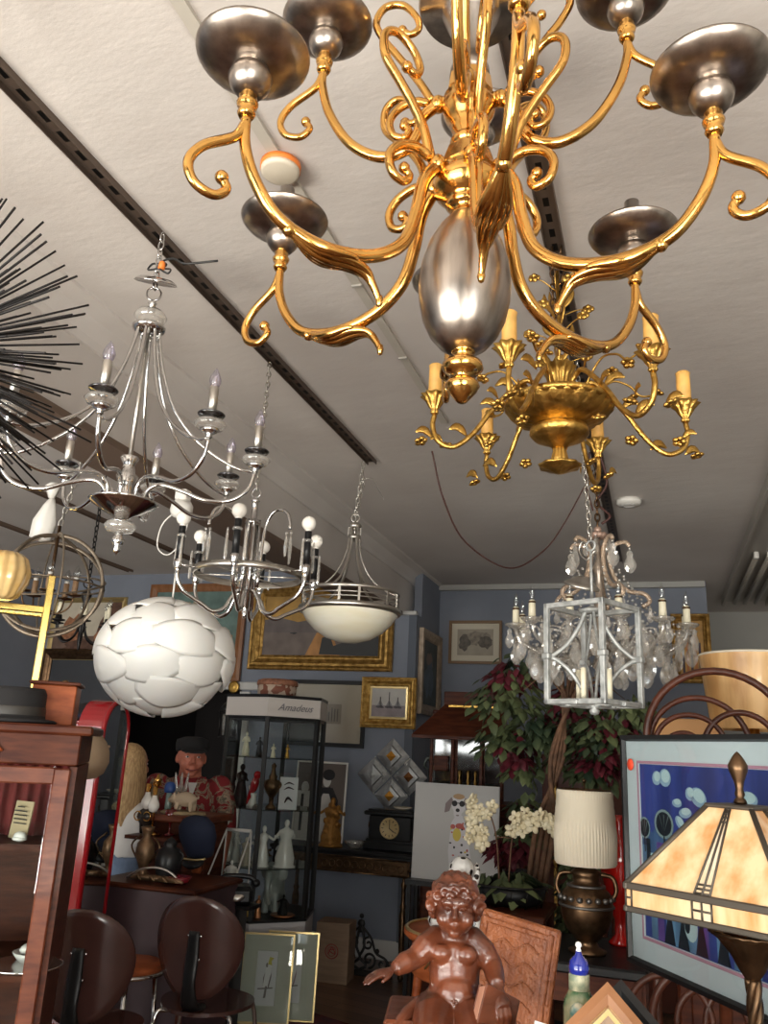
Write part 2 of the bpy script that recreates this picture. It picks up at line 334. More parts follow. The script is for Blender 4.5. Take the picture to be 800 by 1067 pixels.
# deep beam along the shop with a cove moulding and a brown strip under it
bx('trim_beam', -2.30, -2.05, YF, Y1+0.5, 2.70, CEIL, PLAST)
mb = MB(); mb.prism([(-2.05, CEIL), (-1.90, CEIL), (-1.905, CEIL-0.012), (-1.97, CEIL-0.03), (-2.02, CEIL-0.075), (-2.035, CEIL-0.10), (-2.05, CEIL-0.10)], YF, 7.45)
struct(mb.build('trim_cove', PLAST))
struct(MB().box((-2.17, 2.3, 2.688), (0.27, 8.6, 0.03)).build('trim_beam_strip', pm('brown_strip', (0.14, 0.095, 0.07), 0.6)))
mb = MB(); mb.box((-0.75, 7.42, CEIL-0.03), (2.36, 0.05, 0.05)); struct(mb.build('trim_back_cornice', WALLP))
mb = MB(); mb.box(((DX1-1.93)/2+0.05, Y1-0.01, 0.07), (-1.93-DX1-0.1, 0.025, 0.14), bev=0.006); mb.box((-0.8, 7.44, 0.07), (2.3, 0.025, 0.14), bev=0.006)
struct(mb.build('baseboard_back', LIGHTT))
# shop front behind the camera: posts, sill and glass
mb = MB()
for x0, x1 in ((XL, -4.7), (-0.55, 0.45), (2.75, XR)): mb.box(((x0+x1)/2, YF-0.06, CEIL/2), (x1-x0, 0.12, CEIL))
mb.box(((XL+XR)/2, YF-0.06, 0.2), (XR-XL, 0.12, 0.4)); mb.box(((XL+XR)/2, YF-0.06, 2.85), (XR-XL, 0.12, 0.5))
struct(mb.build('wall_front', WALLP))
for i, (x0, x1) in enumerate(((-4.7, -0.55), (0.45, 2.75))):
    struct(MB().box(((x0+x1)/2, YF-0.05, 1.5), (x1-x0, 0.01, 2.2)).build('window_%d' % (i+1), PANE))

# steel tracks on the ceiling
def slotted():                                       # dark steel with a row of black slots punched every 75 mm
    if 'punched_steel' in MATS: return MATS['punched_steel']
    m = pm('punched_steel', (0.085, 0.062, 0.05), 0.45, 0.5); nt = m.node_tree; b = nt.nodes['Principled BSDF']; L = nt.links.new
    tc = nt.nodes.new('ShaderNodeTexCoord'); sp = nt.nodes.new('ShaderNodeSeparateXYZ'); L(tc.outputs['Object'], sp.inputs[0])
    def mth(op, a, bb):
        n = nt.nodes.new('ShaderNodeMath'); n.operation = op
        L(a, n.inputs[0])
        if isinstance(bb, float): n.inputs[1].default_value = bb
        else: L(bb, n.inputs[1])
        return n.outputs[0]
    fy = mth('PINGPONG', sp.outputs['Y'], 0.0375); yy = mth('LESS_THAN', fy, 0.020)
    ax = mth('ABSOLUTE', sp.outputs['X'], 0.0); xx = mth('LESS_THAN', ax, 0.0085); k = mth('MULTIPLY', yy, xx)
    mx = nt.nodes.new('ShaderNodeMix'); mx.data_type = 'RGBA'; L(k, mx.inputs['Factor']); mx.inputs['A'].default_value = (0.13, 0.095, 0.075, 1); mx.inputs['B'].default_value = (0.004, 0.004, 0.004, 1)
    L(mx.outputs['Result'], b.inputs['Base Color']); return m
def strut(name, x, y0, y1, z, wd, label, holes=True, mat=STEELD):
    t = thing(name, label, 'ceiling track', (x, (y0+y1)/2, z)); L = y1-y0
    mb = MB(); mb.box((0, 0, -0.003), (wd, L, 0.006)); mb.box((-wd/2, 0, -0.012), (0.004, L, 0.022)); mb.box((wd/2, 0, -0.012), (0.004, L, 0.022))
    mb.build('channel', slotted() if holes else mat, t)
    return t
strut('slotted_track', -1.455, 0.5, 4.02, CEIL, 0.05, 'dark slotted steel track with the chrome chandelier and bowl pendant on it')
strut('slotted_track', -0.245, 0.3, 6.6, CEIL, 0.055, 'dark slotted steel track above the brass chandelier and crystal lights')
mb = MB(); mb.box((0, 0, -0.006), (0.032, 3.6, 0.012))
t = thing('surface_conduit', 'flat cream surface conduit running along the ceiling with small clips', 'conduit', (-0.925, 1.75, CEIL)); mb.build('strip', pm('cream_conduit', (0.50, 0.46, 0.40), 0.6), t)
for y in (-0.05, 0.55, 1.1): MB().box((0, y, -0.014), (0.036, 0.012, 0.008)).build('clip', STEELG, t)
for x, y0, y1, lab in ((-3.85, 1.2, 6.3, 'brown ceiling track beyond the beam nearer the beam'), (-4.75, 2.6, 6.5, 'brown ceiling track farthest left beyond the beam')):
    strut('slotted_track', x, y0, y1, CEIL, 0.05, lab, False, pm('brown_strip', (0.14, 0.095, 0.07), 0.6))
t = thing('motion_sensor', 'round cream and orange sensor on the ceiling conduit', 'sensor', (-0.925, 1.68, CEIL-0.012))
MB().lathe([(0.056, 0), (0.056, -0.016), (0.050, -0.018)], n=28).build('base', ORANGE, t); MB().lathe([(0.054, -0.016), (0.053, -0.026), (0.045, -0.030), (0, -0.031)], n=28).build('cover', pm('cream_sensor', (0.62, 0.55, 0.44), 0.5), t)
t = thing('smoke_detector', 'round white smoke detector on the ceiling beside the crystal chandelier', 'smoke detector', (-0.115, 4.97, CEIL))
MB().lathe([(0.075, 0), (0.075, -0.02), (0.066, -0.032), (0.02, -0.036), (0, -0.036)], n=28).build('body', WHITEP, t); MB().torus((0, 0, -0.034), 0.035, 0.004).build('vent_ring', LIGHTT, t)
# fluorescent fixture on the right
t = thing('fluorescent_fixture', 'long grey ceiling fixture with three unlit fluorescent tubes', 'ceiling light', (0.82, 6.0, CEIL))
mb = MB(); mb.box((0, 0, -0.01), (0.36, 4.6, 0.02)); mb.box((-0.19, 0, -0.035), (0.02, 4.6, 0.07)); mb.box((0.19, 0, -0.035), (0.02, 4.6, 0.07)); mb.build('housing', STEELG, t)
for i in range(3):
    x = -0.09+0.09*i; MB().tube([(x, 0.35, -0.055), (x, 2.2, -0.055)], 0.019, 10).build('tube_lamp', pm('unlit_tube', (0.30, 0.27, 0.23), 0.3), t)
    MB().box((x, 0.33, -0.045), (0.035, 0.05, 0.05), bev=0.006).build('lamp_holder', WHITEP, t)
# loose cords
def cord(name, px, label, r, mat, k=8):
    pts = sm(px, k); o = MB().tube(pts, r, 6).build(name, mat); return tag(o, label, 'cord')
cord('electric_cord', [at(450, 470, 3.3), at(462, 520, 3.4)+Vector((0,0,-.0)), at(485, 565, 3.6), at(530, 592, 3.9), at(565, 575, 4.1), at(588, 545, 4.2), (-0.28, 4.3, 3.07)], 'thin brown cord sagging from the gilt chandelier across the ceiling', 0.004, CORD)
# ------------------------------------------------------------------ brass and pewter chandelier (nearest)
def drip_pan(mb, c, s=1.0):
    mb.lathe([(0.006*s, -0.004), (0.020*s, 0.001), (0.028*s, 0.012), (0.031*s, 0.024), (0.027*s, 0.036), (0.020*s, 0.040), (0.024*s, 0.041), (0.044*s, 0.043), (0.062*s, 0.048), (0.074*s, 0.056), (0.080*s, 0.063), (0.081*s, 0.066), (0.078*s, 0.066), (0.055*s, 0.052), (0.0, 0.048)], c, 40)
def brass_arm(az, prof, tip, scroll_top, scroll_in, scroll_end, leaf, parent, rt=0.0085):
    mb = MB(); a = math.radians(az)
    mb.tube(rzp(az, sm([(r, z, 0) for r, z in prof], 7) if False else [(v.x, v.y) for v in sm([(r, z, 0) for r, z in prof], 7)]), [rt*1.05, rt, rt, rt*0.95, rt*.85, rt*.7], 10)
    def sc(pr, r0, r1):
        P = [(v.x, v.y) for v in sm([(r, z, 0) for r, z in pr], 7)]; n = len(P)
        mb.tube(rzp(az, P), [r0+(r1-r0)*i/(n-1) for i in range(n)], 8); e = rzp(az, [P[-1]])[0]; mb.ball(e, r1*1.5, 10)
    sc(scroll_top, rt*0.78, rt*0.62); sc(scroll_in, rt*0.8, rt*0.6); sc(scroll_end, rt*0.72, rt*0.62)
    hub = prof[0]; mb.tube(rzp(az, [(hub[0]-0.03, hub[1]), (hub[0]+0.004, hub[1])]), rt*1.25, 10); mb.ball(rzp(az, [hub])[0], rt*1.6, 10)
    o = mb.build('arm', BRASS, parent)
    if leaf:
        mb = MB(); ca, sa = math.cos(a), math.sin(a); P = [(v.x, v.y) for v in sm([(r, z, 0) for r, z in leaf], 6)]; n = len(P)
        for off, q in ((0, 1.0), (-0.010, .8), (0.010, .8), (-0.017, .55), (0.017, .55)):
            m = max(4, int(n*q)); pts = []
            for i in range(m):
                r, z = P[i]; t = i/(n-1); k = off*math.sin(PI*min(1, t*1.25)); pts.append((r*ca-k*sa, r*sa+k*ca, z+abs(off)*0.25))
            mb.tube(pts, [0.0035+0.0045*math.sin(PI*(0.15+0.8*i/(m-1))) for i in range(m)], 7)
        e = rzp(az, [P[-1]])[0]; mb.ball(e, (0.006, 0.006, 0.011), 8); s0 = rzp(az, [P[0]])[0]; mb.ball(s0, 0.010, 10)
        mb.build('acanthus_leaf', BRASS, o)
    r, z = tip; c = rzp(az, [(r, z)])[0]
    MB().lathe([(0.010, -0.012), (0.013, -0.006), (0.010, 0), (0.014, 0.006), (0.0155, 0.011), (0.011, 0.017), (0.013, 0.022), (0.009, 0.028), (0.008, 0.034)], c, 18).build('collar', BRASS, o)
    mb = MB(); drip_pan(mb, (c[0], c[1], c[2]+0.030)); mb.build('drip_pan', PEWTER, o)
    MB().lathe([(0.0135, 0), (0.0135, 0.085), (0.011, 0.085), (0.011, 0.06), (0, 0.06)], (c[0], c[1], c[2]+0.078), 20).build('candle_tube', PEWTER, o)
    return o
AX, AY = -0.257, 1.086
t = thing('brass_chandelier', 'large two tier polished brass and brushed pewter chandelier nearest the camera', 'chandelier', (AX, AY, 0))
MB().lathe([(0, 2.050), (0.007, 2.052), (0.022, 2.070), (0.026, 2.078), (0.024, 2.084), (0.014, 2.089), (0.012, 2.094), (0.024, 2.099), (0.031, 2.107), (0.029, 2.116), (0.016, 2.122), (0.012, 2.128), (0.016, 2.132), (0.022, 2.137)], n=40).build('finial', BRASS, t)
MB().lathe([(0.020, 2.134), (0.038, 2.146), (0.053, 2.165), (0.064, 2.19), (0.070, 2.22), (0.0715, 2.25), (0.068, 2.285), (0.058, 2.32), (0.043, 2.35), (0.026, 2.372), (0.02, 2.378)], n=56).build('egg_body', PEWTER, t)
mb = MB(); mb.lathe([(0.022, 2.365), (0.026, 2.372), (0.024, 2.378), (0.020, 2.384), (0.028, 2.388), (0.034, 2.394), (0.030, 2.400), (0.038, 2.404), (0.052, 2.418), (0.056, 2.432), (0.053, 2.442), (0.048, 2.446), (0.050, 2.452), (0.044, 2.456)], n=44)
mb.lathe([(0.044, 2.456), (0.047, 2.462), (0.036, 2.497), (0.032, 2.500)], n=8, facet=True)
mb.lathe([(0.032, 2.498), (0.022, 2.505), (0.026, 2.510), (0.030, 2.516), (0.024, 2.524), (0.022, 2.530), (0.028, 2.540), (0.026, 2.546), (0.036, 2.560), (0.043, 2.576), (0.045, 2.590), (0.040, 2.598), (0.043, 2.604), (0.038, 2.610)], n=44)
mb.lathe([(0.038, 2.610), (0.040, 2.615), (0.036, 2.645), (0.033, 2.648)], n=8, facet=True); mb.build('turned_column', BRASS, t)
MB().lathe([(0.034, 2.646), (0.033, 2.665), (0.024, 2.68), (0.020, 2.695), (0.021, 2.71), (0.030, 2.735), (0.043, 2.765), (0.052, 2.79), (0.088, 2.797), (0.092, 2.806), (0.088, 2.812), (0.03, 2.815), (0.018, 2.84), (0.014, 2.90), (0.02, 2.915), (0, 2.93)], n=48).build('flared_vase', PEWTER, t)
low = [(0.058, 2.447), (0.082, 2.405), (0.094, 2.34), (0.112, 2.285), (0.150, 2.248), (0.20, 2.229), (0.255, 2.226), (0.31, 2.243), (0.348, 2.285), (0.369, 2.335), (0.373, 2.385)]
upp = [(0.052, 2.600), (0.078, 2.575), (0.086, 2.54), (0.106, 2.511), (0.148, 2.503), (0.20, 2.535), (0.24, 2.60), (0.257, 2.66), (0.258, 2.695)]
st1 = [(0.070, 2.452), (0.088, 2.507), (0.111, 2.544), (0.133, 2.571), (0.162, 2.608), (0.165, 2.648), (0.143, 2.664), (0.113, 2.646), (0.098, 2.618), (0.104, 2.600), (0.122, 2.606)]
si1 = [(0.074, 2.455), (0.10, 2.462), (0.13, 2.450), (0.145, 2.425), (0.138, 2.398), (0.118, 2.390), (0.108, 2.403), (0.118, 2.414)]
se1 = [(0.372, 2.375), (0.385, 2.345), (0.425, 2.312), (0.442, 2.280), (0.432, 2.252), (0.405, 2.243), (0.388, 2.258), (0.396, 2.274)]
st2 = [(r, z+0.135) for r, z in [(0.062, 2.472), (0.087, 2.517), (0.125, 2.575), (0.152, 2.615), (0.168, 2.655), (0.153, 2.688), (0.121, 2.688), (0.096, 2.658), (0.091, 2.632), (0.105, 2.621), (0.120, 2.632)]]
si2 = [(r*0.92+0.0, z+0.148) for r, z in si1]
se2 = [(r-0.114, z+0.315) for r, z in se1]
leafl = [(0.295, 2.232), (0.262, 2.214), (0.235, 2.209), (0.20, 2.212), (0.172, 2.206), (0.158, 2.190), (0.148, 2.172)]
for k in range(6): brass_arm(47.8+60*k+(4 if k == 4 else 0), low, (0.373, 2.395), st1, si1, se1, leafl, t, 0.0105)
for k in range(4): brass_arm(8+90*k, upp, (0.258, 2.705), st2, si2, se2, None, t, 0.0095)
mb = MB(); chainmesh(mb, (0, 0, 2.92), (0, 0, 3.085), 0.04, 0.004); mb.build('chain', BRASS, t)

# ------------------------------------------------------------------ gilt candle chandelier
t = thing('gilt_chandelier', 'antique gilt chandelier with amber candles and metal flowers behind the brass one', 'chandelier', (-0.238, 2.238, 0))
mb = MB(); mb.lathe([(0, 2.335), (0.012, 2.337), (0.03, 2.347), (0.058, 2.356), (0.060, 2.362), (0.05, 2.363), (0.030, 2.366)], n=36, flute=9, fa=0.05)
mb.lathe([(0.028, 2.360), (0.022, 2.385), (0.018, 2.405), (0.020, 2.412)], n=36, flute=9, fa=0.10); mb.build('lower_finial', GILT, t)
MB().lathe([(0.018, 2.410), (0.03, 2.425), (0.075, 2.445), (0.086, 2.458), (0.083, 2.475), (0.06, 2.484), (0.09, 2.492)], n=40).build('turned_knob', GILT, t)
MB().lathe([(0.06, 2.484), (0.088, 2.490), (0.125, 2.505), (0.150, 2.532), (0.155, 2.540)], n=72, flute=24, fa=0.035).build('fluted_bowl', GILT, t)
MB().lathe([(0.148, 2.532), (0.158, 2.538), (0.161, 2.548), (0.154, 2.553), (0.14, 2.556), (0.05, 2.562), (0.028, 2.57)], n=48).build('rim', GILT, t)
mb = MB(); mb.lathe([(0.022, 2.565), (0.036, 2.575), (0.030, 2.585), (0.026, 2.60), (0.034, 2.64), (0.050, 2.672), (0.044, 2.672), (0.0, 2.62)], n=48, flute=12, fa=0.10); mb.build('palmette_cup', GILT, t)
mb = MB(); mb.tube([(0, 0, 2.6), (0.003, 0, 2.8), (0, 0.002, 3.0)], 0.006, 7)
rnd = random.Random(5)
for k in range(14):
    a = k*2.4; z = 2.66+0.022*k; r = 0.06+0.035*rnd.random()
    mb.tube(sm([(0, 0, z), (r*.6*math.cos(a), r*.6*math.sin(a), z+0.03), (r*math.cos(a), r*math.sin(a), z+0.035)], 4), 0.0022, 5)
    for q in range(5):
        b = q*2*PI/5; mb.ball((r*math.cos(a)+0.010*math.cos(b), r*math.sin(a)+0.006*math.sin(b), z+0.037+0.008*math.sin(b)), (0.010, 0.006, 0.010), 7)
    mb.ball((r*math.cos(a), r*math.sin(a), z+0.045), 0.008, 7)
    l = [(0.01*math.cos(a+1), 0.01*math.sin(a+1), z-.02), (0.04*math.cos(a+1), 0.04*math.sin(a+1), z+0.02), (0.045*math.cos(a+1), 0.045*math.sin(a+1), z+0.05)]
    mb.tube(sm(l, 4), [0.003, 0.011, 0.009, 0.002], 6, flat=0.25)
mb.build('flower_stem', GILT, t)
def gcup(mb, c): mb.lathe([(0.008, -0.018), (0.012, -0.012), (0.009, -0.004), (0.016, 0.006), (0.026, 0.026), (0.041, 0.042), (0.036, 0.043), (0.018, 0.030), (0, 0.028)], c, 40, flute=10, fa=0.13)
mb = MB()
for q in range(5): b = q*2*PI/5; mb.ball((0.011*math.cos(b), 0.011*math.sin(b), 0.004), (0.010, 0.010, 0.006), 7)
mb.ball((0, 0, .008), 0.007, 7); FLO = mb.build('flower', GILT, t, loc=(0.02, 0, 2.68)); LEA = MB().tube(sm([(0, 0, 0), (0.025, 0, 0.022), (0.05, 0, 0.012)], 4), [0.002, 0.012, 0.011, 0.002], 6, flat=0.25).build('leaf', GILT, t, loc=(-0.02, 0, 2.68))
for k in range(6):
    az = 16.2+60*k; mb = MB()
    pr = [(v.x, v.y) for v in sm([(0.055, 2.60, 0), (0.095, 2.625, 0), (0.145, 2.585, 0), (0.20, 2.52, 0), (0.25, 2.45, 0), (0.305, 2.407, 0), (0.352, 2.425, 0), (0.368, 2.47, 0), (0.364, 2.505, 0)], 6)]
    mb.tube(rzp(az, pr), 0.0078, 8)
    s2 = [(v.x, v.y) for v in sm([(0.09, 2.545, 0), (0.12, 2.60, 0), (0.165, 2.64, 0), (0.215, 2.63, 0), (0.25, 2.60, 0), (0.30, 2.61, 0)], 5)]
    mb.tube(rzp(az+7, s2), 0.0035, 6)
    o = mb.build('arm', GILT, t)
    for (r, z, da) in ((0.30, 2.615, 7), (0.235, 2.60, 12), (0.33, 2.425, -8), (0.16, 2.665, 4), (0.40, 2.41, 3), (0.20, 2.43, -9)):
        f = FLO.copy(); COL.objects.link(f); f.parent = o; f.location = rzp(az+da, [(r, z)])[0]; f.rotation_euler = (0.4*math.sin(az+da), 0.5*math.cos(r*50), az)
    for (r, z, da, e) in ((0.18, 2.54, -3, .05), (0.27, 2.43, 6, .055), (0.37, 2.42, 5, .05), (0.13, 2.61, -8, .06), (0.34, 2.44, -7, .04)):
        f = LEA.copy(); COL.objects.link(f); f.parent = o; f.location = rzp(az+da, [(r, z)])[0]; f.rotation_euler = (0, 0, math.radians(az+da*3)); f.scale = (e/.05,)*3
    c = rzp(az, [(0.364, 2.525)])[0]; mb = MB(); gcup(mb, c); mb.build('candle_cup', GILT, o)
    mb = MB(); mb.lathe([(0.0205, 0.028), (0.0195, 0.13), (0.021, 0.138), (0.017, 0.142), (0, 0.142)], c, 18); mb.build('candle_sleeve', CANDLE, o)
mb = MB()
for dx in (-0.014, 0.012): chainmesh(mb, (dx, 0, 2.75), (dx, 0, 3.085), 0.032, 0.003)
mb.build('chain', BRONZE, t)

# ------------------------------------------------------------------ chrome eight arm chandelier
t = thing('chrome_chandelier', 'chrome eight arm chandelier with glass discs and lilac candle bulbs', 'chandelier', (-1.428, 1.876, 0))
MB().lathe([(0, 2.042), (0.004, 2.046), (0.012, 2.056), (0.008, 2.066), (0.016, 2.076), (0.018, 2.088), (0.010, 2.098), (0.014, 2.106)], n=24).build('finial', CHROME, t)
MB().lathe([(0.012, 2.104), (0.036, 2.110), (0.046, 2.124), (0.036, 2.138), (0.012, 2.144)], n=28).build('glass_ball', CRYSTAL, t)
MB().lathe([(0.012, 2.142), (0.022, 2.148), (0.026, 2.154), (0.055, 2.168), (0.092, 2.192), (0.098, 2.197), (0.09, 2.200), (0.03, 2.196), (0.026, 2.21), (0.022, 2.25), (0.032, 2.275), (0.020, 2.285), (0.016, 2.31), (0.027, 2.33), (0.024, 2.335), (0.006, 2.336)], n=36).build('dish_hub', CHROME, t)
MB().tube([(0, 0, 2.33), (0, 0, 2.75)], 0.0065, 10).build('centre_rod', NICKEL, t)
MB().lathe([(0, 2.735), (0.036, 2.738), (0.048, 2.748), (0.050, 2.756), (0.046, 2.760), (0.014, 2.762)], n=32).build('top_plate', CHROME, t)
MB().lathe([(0.014, 2.768), (0.040, 2.776), (0.050, 2.792), (0.040, 2.808), (0.014, 2.816)], n=28).build('glass_knob', CRYSTAL, t)
mb = MB(); mb.lathe([(0.014, 2.76), (0.018, 2.77), (0.014, 2.775)], n=16); mb.lathe([(0.012, 2.814), (0.010, 2.835), (0.014, 2.84), (0.006, 2.85)], n=16); mb.torus((0, 0, 2.872), 0.022, 0.003, (PI/2, 0, 0.4)); chainmesh(mb, (0, 0, 2.89), (0, 0, 3.09), 0.036, 0.003); mb.build('hanging_loop', CHROME, t)
mb = MB(); mb.lathe([(0.012, 0), (0.050, 0.002), (0.062, -0.006), (0.066, -0.012), (0.06, -0.010), (0.012, -0.002)], (0, 0, 2.925), 32, (0.35, 0.25, 0)); mb.build('canopy_plate', CHROME, t)
mb = MB(); mb.tube(sm([(0, 0, 2.98), (-0.03, 0.01, 2.99), (-0.035, 0, 2.965), (0.0, -0.01, 2.955), (0.03, 0, 2.97), (0.01, 0.01, 2.995), (0.055, 0, 2.99), (0.10, 0, 2.965), (0.20, 0.02, 2.972)], 6), 0.0035, 6); mb.tube(sm([(0, 0, 2.97), (0.03, -0.02, 2.94), (0.055, -0.02, 2.925), (0.055, -0.01, 2.945), (0.02, 0, 2.96)], 6), 0.003, 6); mb.build('supply_wire', WIREM, t)
MB().lathe([(0.006, -0.012), (0.012, -0.008), (0.009, 0.012), (0.004, 0.016)], (0.022, -0.01, 2.962), 12, (0.5, 0.4, 0)).build('wire_nut', ORANGE, t)
for k in range(8):
    az = 23.5+45*k; mb = MB()
    pr = [(v.x, v.y) for v in sm([(0.050, 2.19, 0), (0.060, 2.235, 0), (0.095, 2.257, 0), (0.16, 2.243, 0), (0.23, 2.220, 0), (0.30, 2.226, 0), (0.346, 2.262, 0), (0.362, 2.315, 0)], 7)]
    mb.tube(rzp(az, pr), 0.0062, 9)
    p2 = [(v.x, v.y) for v in sm([(0.034, 2.745, 0), (0.042, 2.69, 0), (0.065, 2.60, 0), (0.105, 2.50, 0), (0.165, 2.42, 0), (0.24, 2.36, 0), (0.31, 2.325, 0), (0.356, 2.318, 0)], 7)]
    mb.tube(rzp(az, p2), 0.0052, 8); o = mb.build('arm', CHROME, t)
    c = rzp(az, [(0.362, 2.315)])[0]
    MB().lathe([(0.005, 0), (0.010, 0.004), (0.007, 0.010), (0.020, 0.018), (0.026, 0.026), (0.012, 0.030)], c, 20).build('socket_cup', CHROME, o)
    MB().lathe([(0.012, 0.026), (0.036, 0.030), (0.043, 0.040), (0.036, 0.050), (0.012, 0.054)], c, 22).build('glass_disc', CRYSTAL, o)
    MB().lathe([(0.012, 0.052), (0.016, 0.060), (0.034, 0.064), (0.037, 0.068), (0.034, 0.071), (0, 0.068)], c, 24).build('drip_plate', DKCHROME, o)
    MB().lathe([(0.0125, 0.068), (0.0125, 0.145), (0.010, 0.148), (0, 0.148)], c, 16).build('candle_sleeve', NICKEL, o)
    mb = MB(); bulb_flame(mb, (c[0], c[1], c[2]+0.146), 0.0165, 0.058); b = mb.build('bulb', PALEGLASS, o)
    MB().lathe([(0.009, 0), (0.004, 0.012), (0.002, 0.03), (0, 0.034)], (c[0], c[1], c[2]+0.147), 8).build('filament_stem', WHITEP, b)

# ------------------------------------------------------------------ starburst of black rods, left edge
t = thing('starburst_light', 'black metal starburst ball of many straight rods at the left edge', 'ceiling light', (-1.253, 0.975, 2.2025))
MB().ball((0, 0, 0), 0.045, 20).build('core', BLACKM, t)
MB().tube([(0, 0, 0.05), (0, 0, CEIL-2.2025)], 0.006, 8).build('stem', BLACKM, t)
rnd = random.Random(3); rodm = MB().tube([(0.0, 0, 0), (0.30, 0, 0)], [0.0026, 0.0021], 6).build('rod', BLACKM, t); first = True; rest = MB()
N = 400; cnt = 0
for i in range(N):
    z = 1-2*(i+.5)/N; a = i*2.39996; d = Vector((math.sqrt(1-z*z)*math.cos(a), math.sqrt(1-z*z)*math.sin(a), z)); d = (d+Vector((rnd.uniform(-.09, .09), rnd.uniform(-.09, .09), rnd.uniform(-.09, .09)))).normalized()
    L = rnd.uniform(0.80, 1.20)
    if d.x > 0.22 and cnt < 100:
        o = rodm if first else rodm.copy()
        if not first: COL.objects.link(o)
        first = False; cnt += 1; o.parent = t; o.rotation_mode = 'QUATERNION'; o.rotation_quaternion = d.to_track_quat('X', 'Z'); o.scale = (L, 1, 1)
    else: rest.tube([d*0.04, d*0.30*L], [0.0026, 0.0021], 5)
struct(rest.build('rods', BLACKM, t), 'stuff')

# ------------------------------------------------------------------ modern chrome light with black candles and globe bulbs
t = thing('chrome_arch_chandelier', 'modern chrome chandelier with black candles, white globe bulbs and arched crystal drops', 'chandelier', (-1.415, 2.636, 0))
mb = MB(); mb.lathe([(0, 1.985), (0.006, 1.99), (0.010, 2.01), (0.006, 2.02), (0.014, 2.03), (0.014, 2.34), (0.03, 2.345), (0.03, 2.352), (0.012, 2.356), (0.012, 2.43), (0.018, 2.435), (0.005, 2.45)], n=20)
for k in range(6):
    p = rzp(k*60+10, [(0.026, 2.02), (0.026, 2.36)]); mb.tube(p, 0.0055, 8)
mb.torus((0, 0, 2.465), 0.018, 0.003, (PI/2, 0, 0)); mb.build('column', CHROME, t)
mb = MB(); mb.lathe([(0.196, 2.138), (0.200, 2.138), (0.200, 2.162), (0.196, 2.162), (0.196, 2.138)], n=48)
for k in range(6): mb.tube(rzp(77+60*k, [(0.02, 2.145), (0.198, 2.145)]), 0.003, 6)
mb.build('ring_band', NICKEL, t)
for k in range(6):
    az = 47+60*k; mb = MB()
    pr = [(v.x, v.y) for v in sm([(0.262, 2.15, 0), (0.258, 2.10, 0), (0.235, 2.06, 0), (0.20, 2.04, 0), (0.16, 2.02, 0), (0.12, 2.00, 0), (0.08, 2.015, 0), (0.055, 2.06, 0), (0.03, 2.09, 0)], 6)]
    mb.tube(rzp(az, pr), 0.0075, 8); mb.tube(rzp(az, [(0.196, 2.15), (0.262, 2.15)]), 0.005, 6); mb.lathe([(0.004, -0.055), (0.006, -0.04), (0.003, -0.035), (0.012, -0.02), (0.016, 0), (0.016, 0.012), (0, 0.012)], rzp(az, [(0.262, 2.155)])[0], 14)
    o = mb.build('arm', CHROME, t); c = rzp(az, [(0.262, 2.165)])[0]
    MB().lathe([(0.0125, 0), (0.0125, 0.125), (0, 0.125)], c, 16).build('candle_sleeve', BLACKP, o)
    mb = MB(); mb.lathe([(0.011, 0.118), (0.012, 0.13)], c, 14); mb.ball((c[0], c[1], c[2]+0.155), 0.0265, 16); mb.build('globe_bulb', BULBW, o)
    mb = MB(); mb.lathe([(0.016, 0.085), (0.018, 0.09), (0.016, 0.095)], c, 14)
    for q in (-1, 1):
        e = rzp(az+q*7, [(0.268, 2.165)])[0]; mb.lathe([(0.002, 0.092), (0.004, 0.085), (0.0055, 0.04), (0.006, -0.01), (0.003, -0.02), (0, -0.022)], e, 6, facet=True)
    mb.build('crystal_prisms', CRYSTAL, o)
for k in range(3):
    az = 350+120*k; mb = MB()
    pr = [(v.x, v.y) for v in sm([(0.045, 2.10, 0), (0.055, 2.30, 0), (0.075, 2.365, 0), (0.11, 2.39, 0), (0.15, 2.375, 0), (0.168, 2.335, 0), (0.17, 2.31, 0)], 6)]
    mb.tube(rzp(az, pr), 0.0065, 8); o = mb.build('arched_tube', CHROME, t)
    e = rzp(az, [(0.17, 2.30)])[0]; mb = MB()
    for dx, L in ((-0.012, .09), (0.006, .12)):
        mb.ball((e[0]+dx, e[1], e[2]-0.005), 0.006, 8); mb.lathe([(0.0015, -0.012), (0.007, -0.04), (0.008, -L*.6), (0.004, -L), (0, -L-.005)], (e[0]+dx, e[1], e[2]), 6, facet=True)
    mb.build('hanging_crystal', CRYSTAL, o)
mb = MB(); chainmesh(mb, (0, 0, 2.48), (-0.06, 0.12, 3.08), 0.032, 0.003); mb.build('chain', NICKEL, t)

# ------------------------------------------------------------------ bowl pendant
t = thing('bowl_pendant', 'alabaster glass bowl pendant in a brushed nickel frame with curved straps', 'pendant light', (-1.527, 4.0, 0))
MB().lathe([(0, 2.085), (0.05, 2.088), (0.12, 2.108), (0.18, 2.145), (0.225, 2.19), (0.252, 2.235), (0.258, 2.262), (0.25, 2.262), (0.2, 2.19), (0.1, 2.12), (0, 2.10)], n=56).build('glass_bowl', OPAL, t)
mb = MB(); mb.lathe([(0.250, 2.235), (0.268, 2.238), (0.276, 2.250), (0.270, 2.264), (0.256, 2.268), (0.250, 2.262)], n=56)
for z in (2.290, 2.312): mb.torus((0, 0, z), 0.258, 0.0035, n=48, k=6)
mb.lathe([(0.256, 2.334), (0.262, 2.336), (0.264, 2.350), (0.258, 2.354), (0.254, 2.350), (0.256, 2.334)], n=56)
for k in range(12):
    az = k*30+(8 if k % 2 else 0); a = math.radians(az); mb.box((0.259*math.cos(a), 0.259*math.sin(a), 2.30), (0.006, 0.012, 0.085), (0, 0, a))
mb.build('openwork_rim', NICKEL, t)
